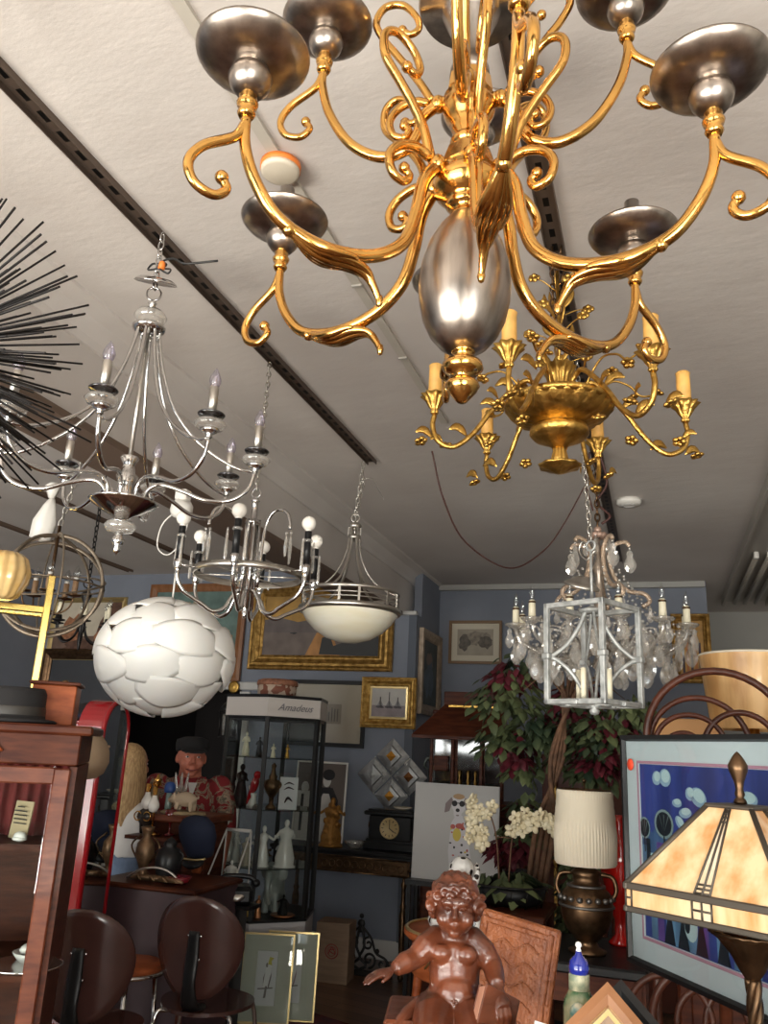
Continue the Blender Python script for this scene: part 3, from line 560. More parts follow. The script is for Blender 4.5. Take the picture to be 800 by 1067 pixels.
for k in range(6):
    az = 20+60*k; a = math.radians(az)
    pr = [(v.x, v.y) for v in sm([(0.028, 2.655, 0), (0.036, 2.58, 0), (0.062, 2.50, 0), (0.105, 2.43, 0), (0.165, 2.378, 0), (0.225, 2.352, 0), (0.262, 2.345, 0)], 6)]
    MB().tube(rzp(az, pr), 0.009, 6, flat=0.5, up=(-math.sin(a), math.cos(a), 0)).build('strap', NICKEL, t)
mb = MB(); mb.lathe([(0.034, 2.645), (0.036, 2.65), (0.036, 2.665), (0.030, 2.668)], n=24); mb.lathe([(0.030, 2.705), (0.036, 2.708), (0.036, 2.725), (0.028, 2.732), (0.008, 2.736), (0.006, 2.75)], n=24)
for k in range(6): a = k*PI/3+.3; mb.box((0.033*math.cos(a), 0.033*math.sin(a), 2.687), (0.006, 0.014, 0.045), (0, 0, a))
mb.tube([(0, 0, 2.65), (0, 0, 2.74)], 0.008, 8); mb.torus((0, 0, 2.765), 0.022, 0.004, (PI/2, 0, 0.3)); mb.build('top_collar', NICKEL, t)
mb = MB(); chainmesh(mb, (0.0, 0, 2.78), (0.03, 0, 3.09), 0.04, 0.004); chainmesh(mb, (-0.02, 0, 2.60), (0.03, 0.02, 3.0), 0.036, 0.003); mb.tube(sm([(0.02, 0, 2.98), (0.08, 0, 2.99), (0.12, 0, 2.93), (0.16, 0, 2.86)], 6), 0.002, 5); mb.build('chain', NICKEL, t)

# ------------------------------------------------------------------ white petal globe
t = thing('petal_pendant', 'large round pendant of overlapping white acrylic petals below the chrome chandelier', 'pendant light', (-1.962, 3.0, 1.887))
t.scale = (1.03, 1.03, .88)
def petal(hw, hh, R):
    mb = MB(); vs = []; fs = []; NR, NA = 5, 28
    for i in range(1, NR+1):
        for k in range(NA):
            a = 2*PI*k/NA; q = i/NR; wv = 1+0.13*math.cos(2*a)-0.06*math.cos(4*a)
            u = hw*q*math.cos(a)*wv; v = hh*q*math.sin(a)*(1-0.16*math.cos(2*a)*0.5); d = R*R*1.0
            th, ph = u/R, v/(R*1.05); rr = R*(1-0.10*(u/hw)**2*0.6+0.035)
            vs.append((rr*math.sin(th)*math.cos(ph), -rr*math.cos(th)*math.cos(ph), rr*math.sin(ph)))
    for i in range(NR-1):
        for k in range(NA): fs.append((i*NA+k, i*NA+(k+1) % NA, (i+1)*NA+(k+1) % NA, (i+1)*NA+k))
    vs.append((0, -R*1.035, 0))
    for k in range(NA): fs.append((NR*NA, (k+1) % NA, k))
    mb.add(vs, fs); return mb
pet = None
rows = [(-68, 4, .70), (-42, 6, .9), (-14, 7, 1.0), (14, 7, 1.0), (42, 6, .9), (68, 4, .70)]
for ri, (lat, n, s) in enumerate(rows):
    for k in range(n):
        if pet is None:
            o = pet = petal(0.148, 0.082, 0.262).build('petal', PETAL, t, recalc=False)
            so = o.modifiers.new('thick', 'SOLIDIFY'); so.thickness = 0.002
        else: o = pet.copy(); COL.objects.link(o)
        az = 360.0*k/n+ri*31+9; out = 0.012 if (k+ri) % 2 else 0.0
        o.rotation_euler = Euler((-math.radians(lat), 0, 0)).to_matrix().to_4x4().to_euler()
        R_ = Matrix.Rotation(math.radians(az), 4, 'Z') @ Matrix.Rotation(-math.radians(lat), 4, 'X') @ Matrix.Rotation(0.16*(1 if (k+ri) % 2 else -1), 4, 'Y')
        o.matrix_local = R_ @ Matrix.Translation((0, -out, 0)) @ Matrix.Diagonal((s, 1, 1, 1))
MB().ball((0, 0, 0), 0.248, 32).build('inner_shell', PETAL, t)
MB().tube(sm([(0, 0, 0.25), (0.0, 0.0, 0.45), (-0.01, 0.02, 0.73)], 6), 0.004, 7).build('cord', WHITEP, t)
t = thing('ceiling_socket', 'white round plastic lamp socket with looped cord hanging at the beam', 'socket', (-2.0, 3.04, 2.54))
MB().lathe([(0.035, 0.05), (0.048, 0.03), (0.05, 0), (0.042, -0.02), (0, -0.024)], n=28, rot=(0.5, 0.5, 0)).build('socket_body', WHITEP, t)
MB().box((0, 0, 0.075), (0.06, 0.05, 0.05), bev=0.006).build('mount', WHITEP, t)
mb = MB(); mb.tube(sm([(-0.03, 0, 0), (-0.09, 0, -0.06), (-0.10, 0, -0.16), (-0.04, 0, -0.2), (0.02, 0, -0.14), (0.03, 0, -0.04)], 7), 0.0035, 6); mb.tube(sm([(0.03, 0, -0.02), (0.01, 0, -0.2), (0.045, 0, -0.04)], 7), 0.0035, 6); mb.build('looped_cord', WHITEP, t)

# ------------------------------------------------------------------ orb chandelier of bronze rings
t = thing('orb_chandelier', 'weathered bronze orb chandelier of crossing rings with clear candle bulbs', 'chandelier', (-2.617, 3.0, 2.205))
for rot, R in (((0, 0, 0), .232), ((PI/2, 0, 0.35), .235), ((PI/2, 0, 1.4), .228), ((PI/2, 0, 2.45), .238), ((0.35, 0.1, 0), .236), ((1.2, 0.2, 0.6), .230)):
    mb = MB(); mb.torus((0, 0, 0), R, 0.0045, rot, n=56, k=8, flat=1.9); mb.build('ring', TAUPE, t)
MB().tube([(0, 0, -0.16), (0, 0, 0.28)], 0.008, 8).build('centre_stem', BRONZE, t)
for k in range(5):
    az = k*72+20; mb = MB(); mb.tube(rzp(az, [(v.x, v.y) for v in sm([(0.01, -0.11, 0), (0.05, -0.13, 0), (0.10, -0.10, 0), (0.115, -0.05, 0)], 6)]), 0.004, 7); mb.lathe([(0.008, -0.006), (0.034, 0.0), (0.036, 0.004), (0, 0.002)], rzp(az, [(0.115, -0.045)])[0], 18)
    o = mb.build('arm', BRONZE, t); c = rzp(az, [(0.115, -0.043)])[0]
    MB().lathe([(0.013, 0), (0.013, 0.07), (0, 0.07)], c, 14).build('candle_sleeve', pm('tan_sleeve', (0.33, 0.20, 0.11), 0.5), o); mb = MB(); mb.lathe([(0.010, 0.07), (0.012, 0.082), (0.0, 0.084)], c, 12); o2 = mb.build('bulb_base', WHITEP, o)
    mb = MB(); bulb_flame(mb, (c[0], c[1], c[2]+0.08), 0.018, 0.06); mb.build('bulb', GLASS, o)
mb = MB(); chainmesh(mb, (0, 0, 0.28), (0.08, 0.05, 0.88), 0.04, 0.0035); mb.build('chain', NICKEL, t)
mb = MB(); mb.lathe([(0.012, 0.14), (0.03, 0.10), (0.055, 0.02), (0.05, -0.06), (0.0, -0.075)], (-0.09, 0, 0.28), 14, (0, 0.15, 0), flute=5, fa=0.12); mb.lathe([(0.013, 0), (0.035, 0.06), (0.02, 0.075), (0, 0.07)], (-0.075, 0, 0.42), 12, flute=5, fa=.15); mb.build('plastic_bag', WHITEP, t)
# small black chandelier behind the orb
t = thing('black_chandelier', 'small black iron candle chandelier in front of the left landscape painting', 'chandelier', tuple(at(87, 640, 3.7)))
mb = MB(); mb.lathe([(0, -0.20), (0.006, -0.19), (0.012, -0.14), (0.007, -0.11), (0.02, -0.09), (0.014, -0.05), (0.011, 0.06), (0.024, 0.09), (0.03, 0.11), (0.012, 0.13), (0.006, 0.14)], n=18); mb.torus((0, 0, 0.17), 0.024, 0.004, (PI/2, 0, .5)); mb.build('column', BLACKM, t)
for k in range(6):
    az = 60*k+12; mb = MB(); mb.tube(rzp(az, [(v.x, v.y) for v in sm([(0.01, -0.03, 0), (0.035, -0.12, 0), (0.09, -0.155, 0), (0.135, -0.11, 0), (0.145, -0.06, 0)], 6)]), 0.006, 7); c = rzp(az, [(0.145, -0.06)])[0]; mb.lathe([(0.012, 0), (0.034, 0.006), (0.036, 0.01), (0.018, 0.012), (0.016, 0.035), (0, 0.035)], c, 16); o = mb.build('arm', BLACKM, t)
    MB().lathe([(0.011, 0.035), (0.011, 0.10), (0, 0.104)], c, 12).build('candle_sleeve', IVORY, o); mb = MB(); bulb_flame(mb, (c[0], c[1], c[2]+0.10), 0.014, 0.05); mb.build('bulb', GLASS, o)
mb = MB(); chainmesh(mb, (0, 0, 0.19), (0, 0, CEIL-t.location.z), 0.04, 0.004); mb.build('chain', BLACKM, t)

# ------------------------------------------------------------------ crystal chandelier
JX, JY = -0.245, 4.0
t = thing('crystal_chandelier', 'wide crystal chandelier with ivory candles and hanging pendalogues behind the lantern', 'chandelier', (JX, JY, 0))
mb = MB(); mb.lathe([(0, 1.93), (0.015, 1.95), (0.04, 1.98), (0.02, 2.02), (0.05, 2.05), (0.07, 2.08), (0.03, 2.11), (0.02, 2.2), (0.035, 2.25), (0.02, 2.3), (0.015, 2.42), (0.03, 2.45), (0.012, 2.5), (0.008, 2.62)], n=24); mb.build('centre_column', pm('smoky_crystal', (0.40, 0.33, 0.27), 0.12, 0.55), t)
mb = MB()
for k in range(5):
    az = 12+72*k; pr = [(v.x, v.y) for v in sm([(0.20, 2.27, 0), (0.235, 2.30, 0), (0.21, 2.335, 0), (0.13, 2.35, 0), (0.07, 2.42, 0), (0.05, 2.52, 0), (0.08, 2.575, 0), (0.13, 2.59, 0), (0.15, 2.57, 0)], 6)]
    mb.tube(rzp(az, pr), 0.011, 7)
mb.build('crown_scrolls', pm('beaded_glass_metal', (0.62, 0.47, 0.35), 0.2, 0.5, bump=1.0, bs=90), t)
jc = []
def pendalogue(s=1.0):
    mb = MB(); pr = [(0, 0), (.010, -.006), (.015, -.018), (.012, -.030), (.020, -.044), (.027, -.062), (.024, -.082), (.012, -.100), (0, -.106)]
    out = [(x*s, z*s) for x, z in pr]; L = [(-x, z) for x, z in reversed(out[1:-1])]; o = out+L
    n = len(o); cz = -0.06*s; vs = [(x, 0, z) for x, z in o]+[(x*.6, -0.006*s, cz+(z-cz)*.6) for x, z in o]+[(x*.6, 0.006*s, cz+(z-cz)*.6) for x, z in o]
    fs = [(i, (i+1) % n, n+(i+1) % n, n+i) for i in range(n)]+[(i, (i+1) % n, 2*n+(i+1) % n, 2*n+i) for i in range(n)]+[tuple(range(n, 2*n)), tuple(range(2*n, 3*n))]
    mb.add(vs, fs, False); mb.ball((0, 0, 0.008*s), 0.007*s, 7); return mb
proto = pendalogue(1.0).build('pendalogue', CRYSTAL, t); used = False
rnd = random.Random(9)
def hang(r, az, z, s):
    global used
    o = proto if not used else proto.copy()
    if used: COL.objects.link(o)
    used = True; p = rzp(az, [(r, z)])[0]; o.location = p; o.rotation_euler = (0, 0, rnd.uniform(-.9, .9)); o.scale = (s, s, s)
for k in range(12):
    az = 15+30*k; r = 0.40; mb = MB()
    mb.tube(rzp(az, [(v.x, v.y) for v in sm([(0.04, 2.09, 0), (0.10, 2.04, 0), (0.20, 2.01, 0), (0.30, 2.04, 0), (0.38, 2.09, 0), (r, 2.14, 0)], 6)]), 0.009, 8); mb.tube(rzp(az+8, [(v.x, v.y) for v in sm([(0.12, 2.05, 0), (0.17, 2.14, 0), (0.24, 2.16, 0), (0.27, 2.11, 0)], 6)]), 0.006, 7); o = mb.build('arm', CRYSTAL, t)
    c = rzp(az, [(r, 2.145)])[0]; MB().lathe([(0.008, -0.01), (0.02, 0.0), (0.046, 0.012), (0.05, 0.022), (0.044, 0.020), (0.012, 0.010), (0, 0.010)], c, 22, flute=11, fa=0.06).build('bobeche', CRYSTAL, o)
    MB().lathe([(0.017, 0.012), (0.0155, 0.10), (0.01, 0.105), (0, 0.105)], c, 14).build('candle_sleeve', IVORY, o)
    mb = MB(); mb.lathe([(0.017, 0.090), (0.018, 0.098), (0.006, 0.104)], c, 12); mb.build('brass_collar', BRONZE, o)
    mb = MB(); bulb_flame(mb, (c[0], c[1], c[2]+0.102), 0.013, 0.075); mb.build('flame_bulb', GLASS, o)
    hang(r+0.03, az, 2.145, 0.9); hang(r-0.03, az+5, 2.145, 0.8); hang(r+0.0, az+15, 2.10, 1.1); hang(0.30, az+3, 2.03, 1.2); hang(0.27, az+12, 2.12, 1.0)
for k in range(5): hang(0.15, 12+72*k, 2.55, 1.1); hang(0.06, 48+72*k, 2.60, 0.8); hang(0.235, 12+72*k, 2.27, 0.7)
for k in range(8): hang(0.14, 45*k, 2.02, 1.0)
for k in range(16): hang(0.33, 22.5*k+7, 2.00+.03*(k % 3), .95)
mb = MB()
for k in range(12):                                  # strings of beads from arm to arm and from the crown
    for (r0, z0, a0, r1, z1, a1, sag, n) in ((0.40, 2.145, 15+30*k, 0.40, 2.145, 45+30*k, 0.05, 9), (0.10, 2.44, 15+30*k, 0.38, 2.15, 15+30*k, 0.05, 14), (0.27, 2.16, 23+30*k, 0.12, 2.06, 23+30*k, 0.03, 7), (0.30, 2.10, 15+30*k, 0.30, 2.10, 45+30*k, 0.07, 9), (0.40, 2.14, 30+30*k, 0.22, 2.00, 30+30*k, 0.02, 7)):
        for i in range(n+1):
            q = i/n; a = a0+(a1-a0)*q; p = rzp(a, [(r0+(r1-r0)*q, z0+(z1-z0)*q-4*sag*q*(1-q))])[0]; mb.ball(p, 0.0075, 6)
struct(mb.build('bead_strings', CRYSTAL, t), 'stuff')
mb = MB()
for k in range(10):
    a = k*2*PI/10; mb.ball((0.03*math.cos(a), 0.03*math.sin(a), 2.62), (0.022, 0.022, 0.016), 7)
mb.ball((0, 0, 2.65), 0.02, 8); mb.build('rosette', pm('rose_metal', (0.42, 0.28, 0.22), 0.4, 0.3), t)
mb = MB(); chainmesh(mb, (0, 0, 2.66), (0, 0, 3.09), 0.045, 0.005); mb.build('chain', BRONZE, t)
mb = MB(); mb.tube(sm([(0.02, 0, 3.05), (0.05, 0.02, 2.9), (0.0, 0.02, 2.8), (0.06, 0, 2.72), (0.02, 0, 2.68)], 6), 0.006, 6); mb.tube(sm([(-.03, 0, 3.06), (-.05, 0, 2.9), (-.02, 0, 2.75)], 6), 0.004, 6); mb.build('supply_wire', CORD, t)

# ------------------------------------------------------------------ silver lantern
KX, KY = -0.207, 2.951
t = thing('silver_lantern', 'square silver metal cage lantern with curved braces and ivory candles', 'lantern', (KX, KY, 1.733), -math.radians(29.7))
S = 0.113; H = 0.35
mb = MB()
for sx, sy in ((-1,-1),(1,-1),(1,1),(-1,1)): mb.box((sx*S, sy*S, H/2), (0.018, 0.018, H), bev=0.002)
for z in (0.009, H-0.009):
    for s_ in (-1, 1): mb.box((0, s_*S, z), (2*S+0.018, 0.016, 0.018), bev=0.002); mb.box((s_*S, 0, z), (0.016, 2*S+0.018, 0.018), bev=0.002)
mb.build('frame', SILVER, t)
for sx, sy in ((-1,-1),(1,-1),(1,1),(-1,1)):
    az = math.degrees(math.atan2(sy, sx)); R = S*1.414
    for z0, z1 in ((H*0.48, H-0.02), (H*0.46, 0.02)):
        sg = 1 if z1 > z0 else -1; h = abs(z1-z0); pr = [(R-0.01, z0), (R*0.80, z0+sg*h*0.05), (R*0.52, z0+sg*h*0.30), (R*0.28, z0+sg*h*0.68), (R*0.14, z0+sg*h*1.0)]
        MB().tube(rzp(az, [(v.x, v.y) for v in sm([(a, b, 0) for a, b in pr], 6)]), 0.0075, 6, flat=0.7).build('curved_brace', SILVER, t)
    MB().box((sx*S, sy*S, H*0.47), (0.030, 0.030, 0.022), bev=0.004).build('post_block', SILVER, t)
mb = MB(); mb.lathe([(0, H-0.028), (0.042, H-0.026), (0.046, H-0.016), (0.02, H-0.008), (0.007, H), (0.006, H+0.05)], n=24); mb.tube([(0, 0, H), (0, 0, H+0.20)], 0.005, 8); mb.torus((0, 0, H+0.22), 0.018, 0.004, (PI/2, 0, 0)); mb.build('top_stem', SILVER, t)
mb = MB(); mb.lathe([(0, -0.03), (0.014, -0.026), (0.018, -0.014), (0.01, -0.006), (0.03, 0), (0, 0.006)], n=18)
for a in (0, PI/2): mb.box((0, 0, 0.006), (2*S, 0.022, 0.008), (0, 0, a)); 
for sx, sy in ((0,-1),(1,0),(0,1),(-1,0)): mb.box((sx*S, sy*S, 0.006), (0.04, 0.04, 0.016), bev=0.003)
mb.build('bottom_cross', SILVER, t)
for k in range(4):
    a = k*PI/2; c = (0.062*math.cos(a), 0.062*math.sin(a), 0.01); o = MB().lathe([(0.008, 0), (0.02, 0.004), (0.021, 0.008), (0, 0.008)], c, 14).build('candle_cup', SILVER, t)
    MB().lathe([(0.0095, 0.006), (0.0095, 0.115), (0, 0.117)], c, 12).build('candle_sleeve', IVORY, o)
mb = MB(); mb.lathe([(0.065, -0.012), (0.066, -0.006), (0.055, 0.004), (0.05, 0.004), (0.042, 0.014), (0.036, 0.016), (0.02, 0.028), (0, 0.03)], (-0.06, 0.03, H+0.09), 30, (0.1, 0.38, 0)); mb.build('loose_canopy', NICKEL, t)
mb = MB(); chainmesh(mb, (0, 0, H+0.24), (-0.08, 0.05, CEIL-1.733), 0.034, 0.003); mb.tube(sm([(0, 0, H+.2), (-0.03, 0, H+0.24), (-0.05, 0, H+0.21), (-0.02, 0, H+0.17), (0.02, 0, H+0.2)], 6), 0.0035, 6); mb.build('chain', NICKEL, t)
# ------------------------------------------------------------------ framed pictures and wall pieces
def flatm(name, col, rough=0.6, **k): return pm(name, col, rough, **k)
def picture(name, label, px, Y, prof, frame_mat, paint, cat='picture', mat_board=None, glass=False, rot=None, group=None, loc=None, size=None, rz=0.0, mats=None, inner=None):
    """px = left, top, right, bottom in the photograph for a frame hanging in the plane Y"""
    if loc is None:
        a = at(px[0], (px[1]+px[3])/2, Y); b = at(px[2], (px[1]+px[3])/2, Y); c_ = at((px[0]+px[2])/2, px[1], Y); d = at((px[0]+px[2])/2, px[3], Y)
        loc = ((a.x+b.x)/2, Y, (c_.z+d.z)/2); size = (b.x-a.x, c_.z-d.z)
    W, H_ = size; t = thing(name, label, cat, loc, rz, group, rot)
    MB().ringframe(W, H_, prof).build('frame', frame_mat, t)
    ins = prof[-1][0]; w2, h2 = W-2*ins, H_-2*ins; y = -prof[-1][1]+0.002
    if mat_board:
        mw, mm = mat_board; mb = MB(); mb.ringframe(w2+0.01, h2+0.01, [(0, -y+0.001), (mw, -y+0.002), (mw+0.004, -y-0.002)]); mb.build('mat_board', mm, t); w2 -= 2*mw; h2 -= 2*mw
    mb = MB(); mb.cur = 0; mb.box((0, y+0.006, 0), (w2+0.012, 0.010, h2+0.012)); ms = paint(mb, w2, h2, y+0.0008); mb.build('artwork', ms, t)
    MB().box((0, -0.002, 0), (W-0.01, 0.003, H_-0.01)).build('backing', PALEW, t)
    if glass: MB().box((0, y-0.004, 0), (W-2*ins, 0.001, H_-2*ins)).build('glass', PANE, t)
    return t
GP = lambda w_, d: [(0, 0), (0, d*.6), (w_*.08, d*.75), (w_*.18, d*.7), (w_*.3, d*.95), (w_*.45, d), (w_*.6, d*.75), (w_*.75, d*.55), (w_*.85, d*.6), (w_, d*.4), (w_, d*.35)]
def blobp(mb, cx, cz, rx, rz, y, mi, seed, n=16, j=0.3):
    r = random.Random(seed); mb.poly([(cx+rx*math.cos(2*PI*i/n)*(1+r.uniform(-j, j)), cz+rz*math.sin(2*PI*i/n)*(1+r.uniform(-j, j))) for i in range(n)], y, mi)
def rect(mb, x0, x1, z0, z1, y, mi): mb.poly([(x0, z0), (x1, z0), (x1, z1), (x0, z1)], y, mi)
def p_land(mb, w_, h, y):
    rect(mb, -w_/2, w_/2, -h/2, -h*.12, y-.0003, 1); blobp(mb, -w_*.22, -h*.02, w_*.16, h*.3, y-.0006, 2, 1); mb.poly([(w_*.12, -h*.3), (w_*.2, h*.15), (w_*.36, h*.5), (w_*.5, h*.5), (w_*.5, -h*.4)], y-.0006, 3)
    blobp(mb, w_*.26, -h*.12, w_*.11, h*.16, y-.0009, 2, 4); blobp(mb, -w_*.02, -h*.32, w_*.3, h*.12, y-.0009, 3, 6); blobp(mb, w_*.3, -h*.34, w_*.12, h*.07, y-.0012, 4, 7)
    return [flatm('pale_cream_sky_paint', (0.60, 0.53, 0.42), var=.1), flatm('brown_field_paint', (0.16, 0.10, 0.075), var=.3), flatm('russet_tree_paint', (0.34, 0.15, 0.075), var=.3, vs=30), flatm('dark_umber_paint', (0.12, 0.06, 0.04), var=.3, vs=20), flatm('white_cattle_paint', (0.4, 0.36, 0.32))]
picture('landscape_painting', 'autumn landscape painting in a thin silver gilt frame at far left of the wall', (53, 623, 129, 690), Y1, GP(.05, .035), GOLDTRIM, p_land)
def p_teal(mb, w_, h, y):
    blobp(mb, -w_*.15, h*.22, w_*.2, h*.14, y-.0003, 2, 3); mb.poly([(-w_*.3, -h*.1), (-w_*.02, h*.42), (w_*.05, h*.35), (-w_*.05, -h*.1)], y-.0006, 2)
    r = random.Random(8)
    for i in range(26): a = r.uniform(-.42, .42)*w_; b = r.uniform(-.42, .25)*h; rect(mb, a, a+w_*.08, b, b+h*.05, y-.0009-i*.00002, 1+i % 3)
    return [flatm('teal_sky_paint', (0.13, 0.20, 0.18), var=.25, vs=6), flatm('ochre_village_paint', (0.30, 0.20, 0.09)), flatm('stone_paint', (0.36, 0.30, 0.20)), flatm('olive_paint', (0.12, 0.13, 0.07))]
picture('village_painting', 'teal and ochre village painting in a plain brown wooden frame behind the petal globe', (153, 609, 255, 709), Y1-.02, [(0, 0), (0, .03), (.03, .035), (.065, .022), (.075, .022), (.075, .015)], pm('brown_frame_wood', (0.21, 0.085, 0.03), 0.4, vs=8, stretch=(4, 4, 1), col2=(0.28, 0.12, 0.05)), p_teal)
def p_sea(mb, w_, h, y):
    rect(mb, -w_/2, w_/2, h*.06, h/2, y-.0003, 1); rect(mb, -w_/2, w_/2, -h/2, -h*.12, y-.0003, 3)
    mb.poly([(-w_/2, -h*.12), (w_/2, -h*.12), (w_/2, h*.05), (w_*.3, h*.16), (w_*.1, h*.06), (-w_*.05, h*.12), (-w_*.2, h*.06), (-w_*.35, h*.13), (-w_/2, h*.10)], y-.0006, 2)
    mb.poly([(-w_*.12, -h*.5), (w_*.18, -h*.5), (w_*.10, -h*.12), (-w_*.03, -h*.12)], y-.0008, 4)
    mb.poly([(w_*.0, -h*.48), (w_*.02, -h*.2), (w_*.09, -h*.18), (w_*.12, -h*.34), (w_*.28, -h*.22), (w_*.5, -h*.05), (w_*.5, -h*.5)], y-.0010, 5); blobp(mb, -w_*.23, -h*.13, w_*.03, h*.015, y-.0010, 5, 2)
    return [flatm('sea_base_paint', (0.13, 0.11, 0.10)), flatm('ochre_sunset_paint', (0.42, 0.24, 0.06), var=.2, vs=6), flatm('slate_cloud_paint', (0.13, 0.105, 0.10), var=.15), flatm('slate_sea_paint', (0.16, 0.125, 0.11), var=.15), flatm('orange_reflection_paint', (0.40, 0.19, 0.06), var=.2), flatm('black_cliff_paint', (0.035, 0.035, 0.035))]
picture('seascape_painting', 'large dark seascape with orange sunset in a wide gilt frame behind the bowl pendant', (263, 607, 411, 699), Y1-.01, GP(.13, .06), GOLDFR, p_sea)
def p_ship(mb, w_, h, y):
    rect(mb, -w_/2, w_/2, -h/2, -h*.1, y-.0003, 1)
    for x in (-.25, .02, .28): rect(mb, w_*x-.004, w_*x+.004, -h*.15, h*(.38 if x == .02 else .2), y-.0006, 2); mb.poly([(w_*(x-.1), -h*.12), (w_*(x+.1), -h*.12), (w_*x, h*.12)], y-.0006, 3); blobp(mb, w_*x, -h*.16, w_*.12, h*.05, y-.0008, 2, 3)
    return [flatm('pale_sky_wash', (0.52, 0.50, 0.47), var=.08), flatm('mauve_water_wash', (0.28, 0.24, 0.25), var=.2), flatm('dark_ship_ink', (0.10, 0.09, 0.10)), flatm('grey_sail_wash', (0.28, 0.27, 0.28))]
picture('ship_painting', 'small sailing ships painting in an ornate gold frame above the star sculpture', (377, 706, 434, 759), Y1-.02, GP(.075, .045), pm('ornate_gold', (0.36, 0.19, 0.04), 0.4, .7, vs=26, bump=1.0, bs=50, col2=(0.66, 0.42, 0.12)), p_ship, mat_board=(0.02, GOLDTRIM))
def p_print(mb, w_, h, y):
    rect(mb, -w_*.18, w_*.22, -h*.18, h*.16, y-.0003, 1); r = random.Random(4)
    for i in range(9): rect(mb, -w_*.16+i*w_*.04, -w_*.145+i*w_*.04, -h*.14, -h*.14+h*r.uniform(.1, .25), y-.0006, 2)
    return [flatm('peach_print_paper', (0.58, 0.47, 0.38)), flatm('sepia_wash', (0.36, 0.28, 0.22)), flatm('sepia_ink', (0.17, 0.13, 0.10))]
picture('glazed_print', 'wide glazed sepia print in a thin black frame behind the glass showcase', (300, 709, 381, 778), Y1-.015, [(0, 0), (0, .03), (.03, .03), (.035, .015)], BLACKP, p_print, glass=True)
def p_etch(mb, w_, h, y):
    blobp(mb, 0, h*.12, w_*.4, h*.3, y-.0003, 1, 5); blobp(mb, -w_*.3, -h*.02, w_*.16, h*.3, y-.0005, 2, 6); blobp(mb, w_*.28, 0, w_*.2, h*.26, y-.0005, 2, 7); mb.poly([(-w_*.1, -h*.5), (w_*.3, -h*.5), (w_*.08, -h*.05)], y-.0007, 0)
    return [flatm('etching_paper', (0.36, 0.31, 0.24), var=.1), flatm('etching_grey', (0.24, 0.20, 0.16), var=.3, vs=30), flatm('etching_dark', (0.12, 0.10, 0.08), var=.3, vs=30)]
picture('landscape_etching', 'brown landscape etching with cream mat in a thin wood frame on the right wall', (468, 647, 523, 692), 7.43, [(0, 0), (0, .025), (.022, .025), (.026, .012)], pm('thin_oak_frame', (0.20, 0.11, 0.05), 0.5), p_etch, mat_board=(0.055, MATBD))
def p_portrait(mb, w_, h, y):
    blobp(mb, 0, h*.2, w_*.22, h*.13, y-.0003, 1, 3); blobp(mb, 0, -h*.1, w_*.35, h*.28, y-.0005, 2, 4)
    return [flatm('deep_teal_paint', (0.07, 0.085, 0.09), var=.2), flatm('brown_figure_paint', (0.20, 0.15, 0.13)), flatm('dusky_blue_paint', (0.10, 0.13, 0.16), var=.2)]
picture('floral_oil_painting', 'dark oil painting in a worn cream gilt frame on the narrow side wall', None, 0, [(0, 0), (0, .04), (.03, .045), (.07, .03), (.085, .015)], pm('worn_cream_gilt', (0.35, 0.27, 0.20), 0.5, .3, var=.2, vs=20), p_portrait, loc=(-1.925, 7.08, 2.23), size=(0.66, 0.72), rz=PI/2)
def p_gold(mb, w_, h, y):
    for i in range(5): rect(mb, -w_*.4+i*w_*.17, -w_*.3+i*w_*.17, -h*.5, h*(.1+.07*((i*7) % 4)), y-.0004, 1+i % 2)
    return [flatm('amber_paint', (0.40, 0.21, 0.05), var=.3, vs=10), flatm('purple_black_paint', (0.05, 0.03, 0.04)), flatm('orange_paint', (0.42, 0.14, 0.03))]
picture('amber_painting', 'amber abstract painting in a brown frame behind the crystal chandelier', (700, 640, 741, 712), 7.41, GP(.06, .04), GOLDFR, p_gold)
# black and white portrait mirror print leaning behind the gold statuette
def p_bw(mb, w_, h, y):
    mb.poly([(-w_*.05, -h*.5), (-w_*.12, h*.05), (-w_*.02, h*.18), (w_*.25, h*.18), (w_*.38, h*.02), (w_*.42, -h*.5)], y-.0003, 1); mb.ell(w_*.12, h*.27, w_*.085, h*.085, y-.0006, 2); mb.ell(w_*.15, h*.35, w_*.13, h*.075, y-.0008, 1)
    mb.poly([(-w_*.02, -h*.5), (-w_*.02, -h*.02), (w_*.06, h*.1), (w_*.18, h*.1), (w_*.24, 0), (w_*.2, -h*.5)], y-.0005, 2); rect(mb, -w_*.5, -w_*.2, -h*.5, h*.12, y-.0003, 2); mb.ell(-w_*.33, h*.17, w_*.08, h*.08, y-.0003, 2); mb.poly([(w_*.04, h*.16), (w_*.2, h*.12), (w_*.2, h*.2), (w_*.04, h*.1)], y-.0008, 1); rect(mb, -w_*.4, -w_*.34, -h*.4, h*.08, y-.0006, 1)
    return [flatm('grey_brown_backdrop', (0.14, 0.11, 0.095)), INK, flatm('bleached_white_ink', (0.58, 0.56, 0.52))]
picture('portrait_print', 'black and white print of a figure in a dark hat standing on the iron console', None, 0, [(0, 0), (0, .012), (.012, .014), (.015, .008)], WHITEP, p_bw, loc=(-2.66, 6.55, 1.135), size=(0.45, 0.62), rot=(-0.06, 0, 0))
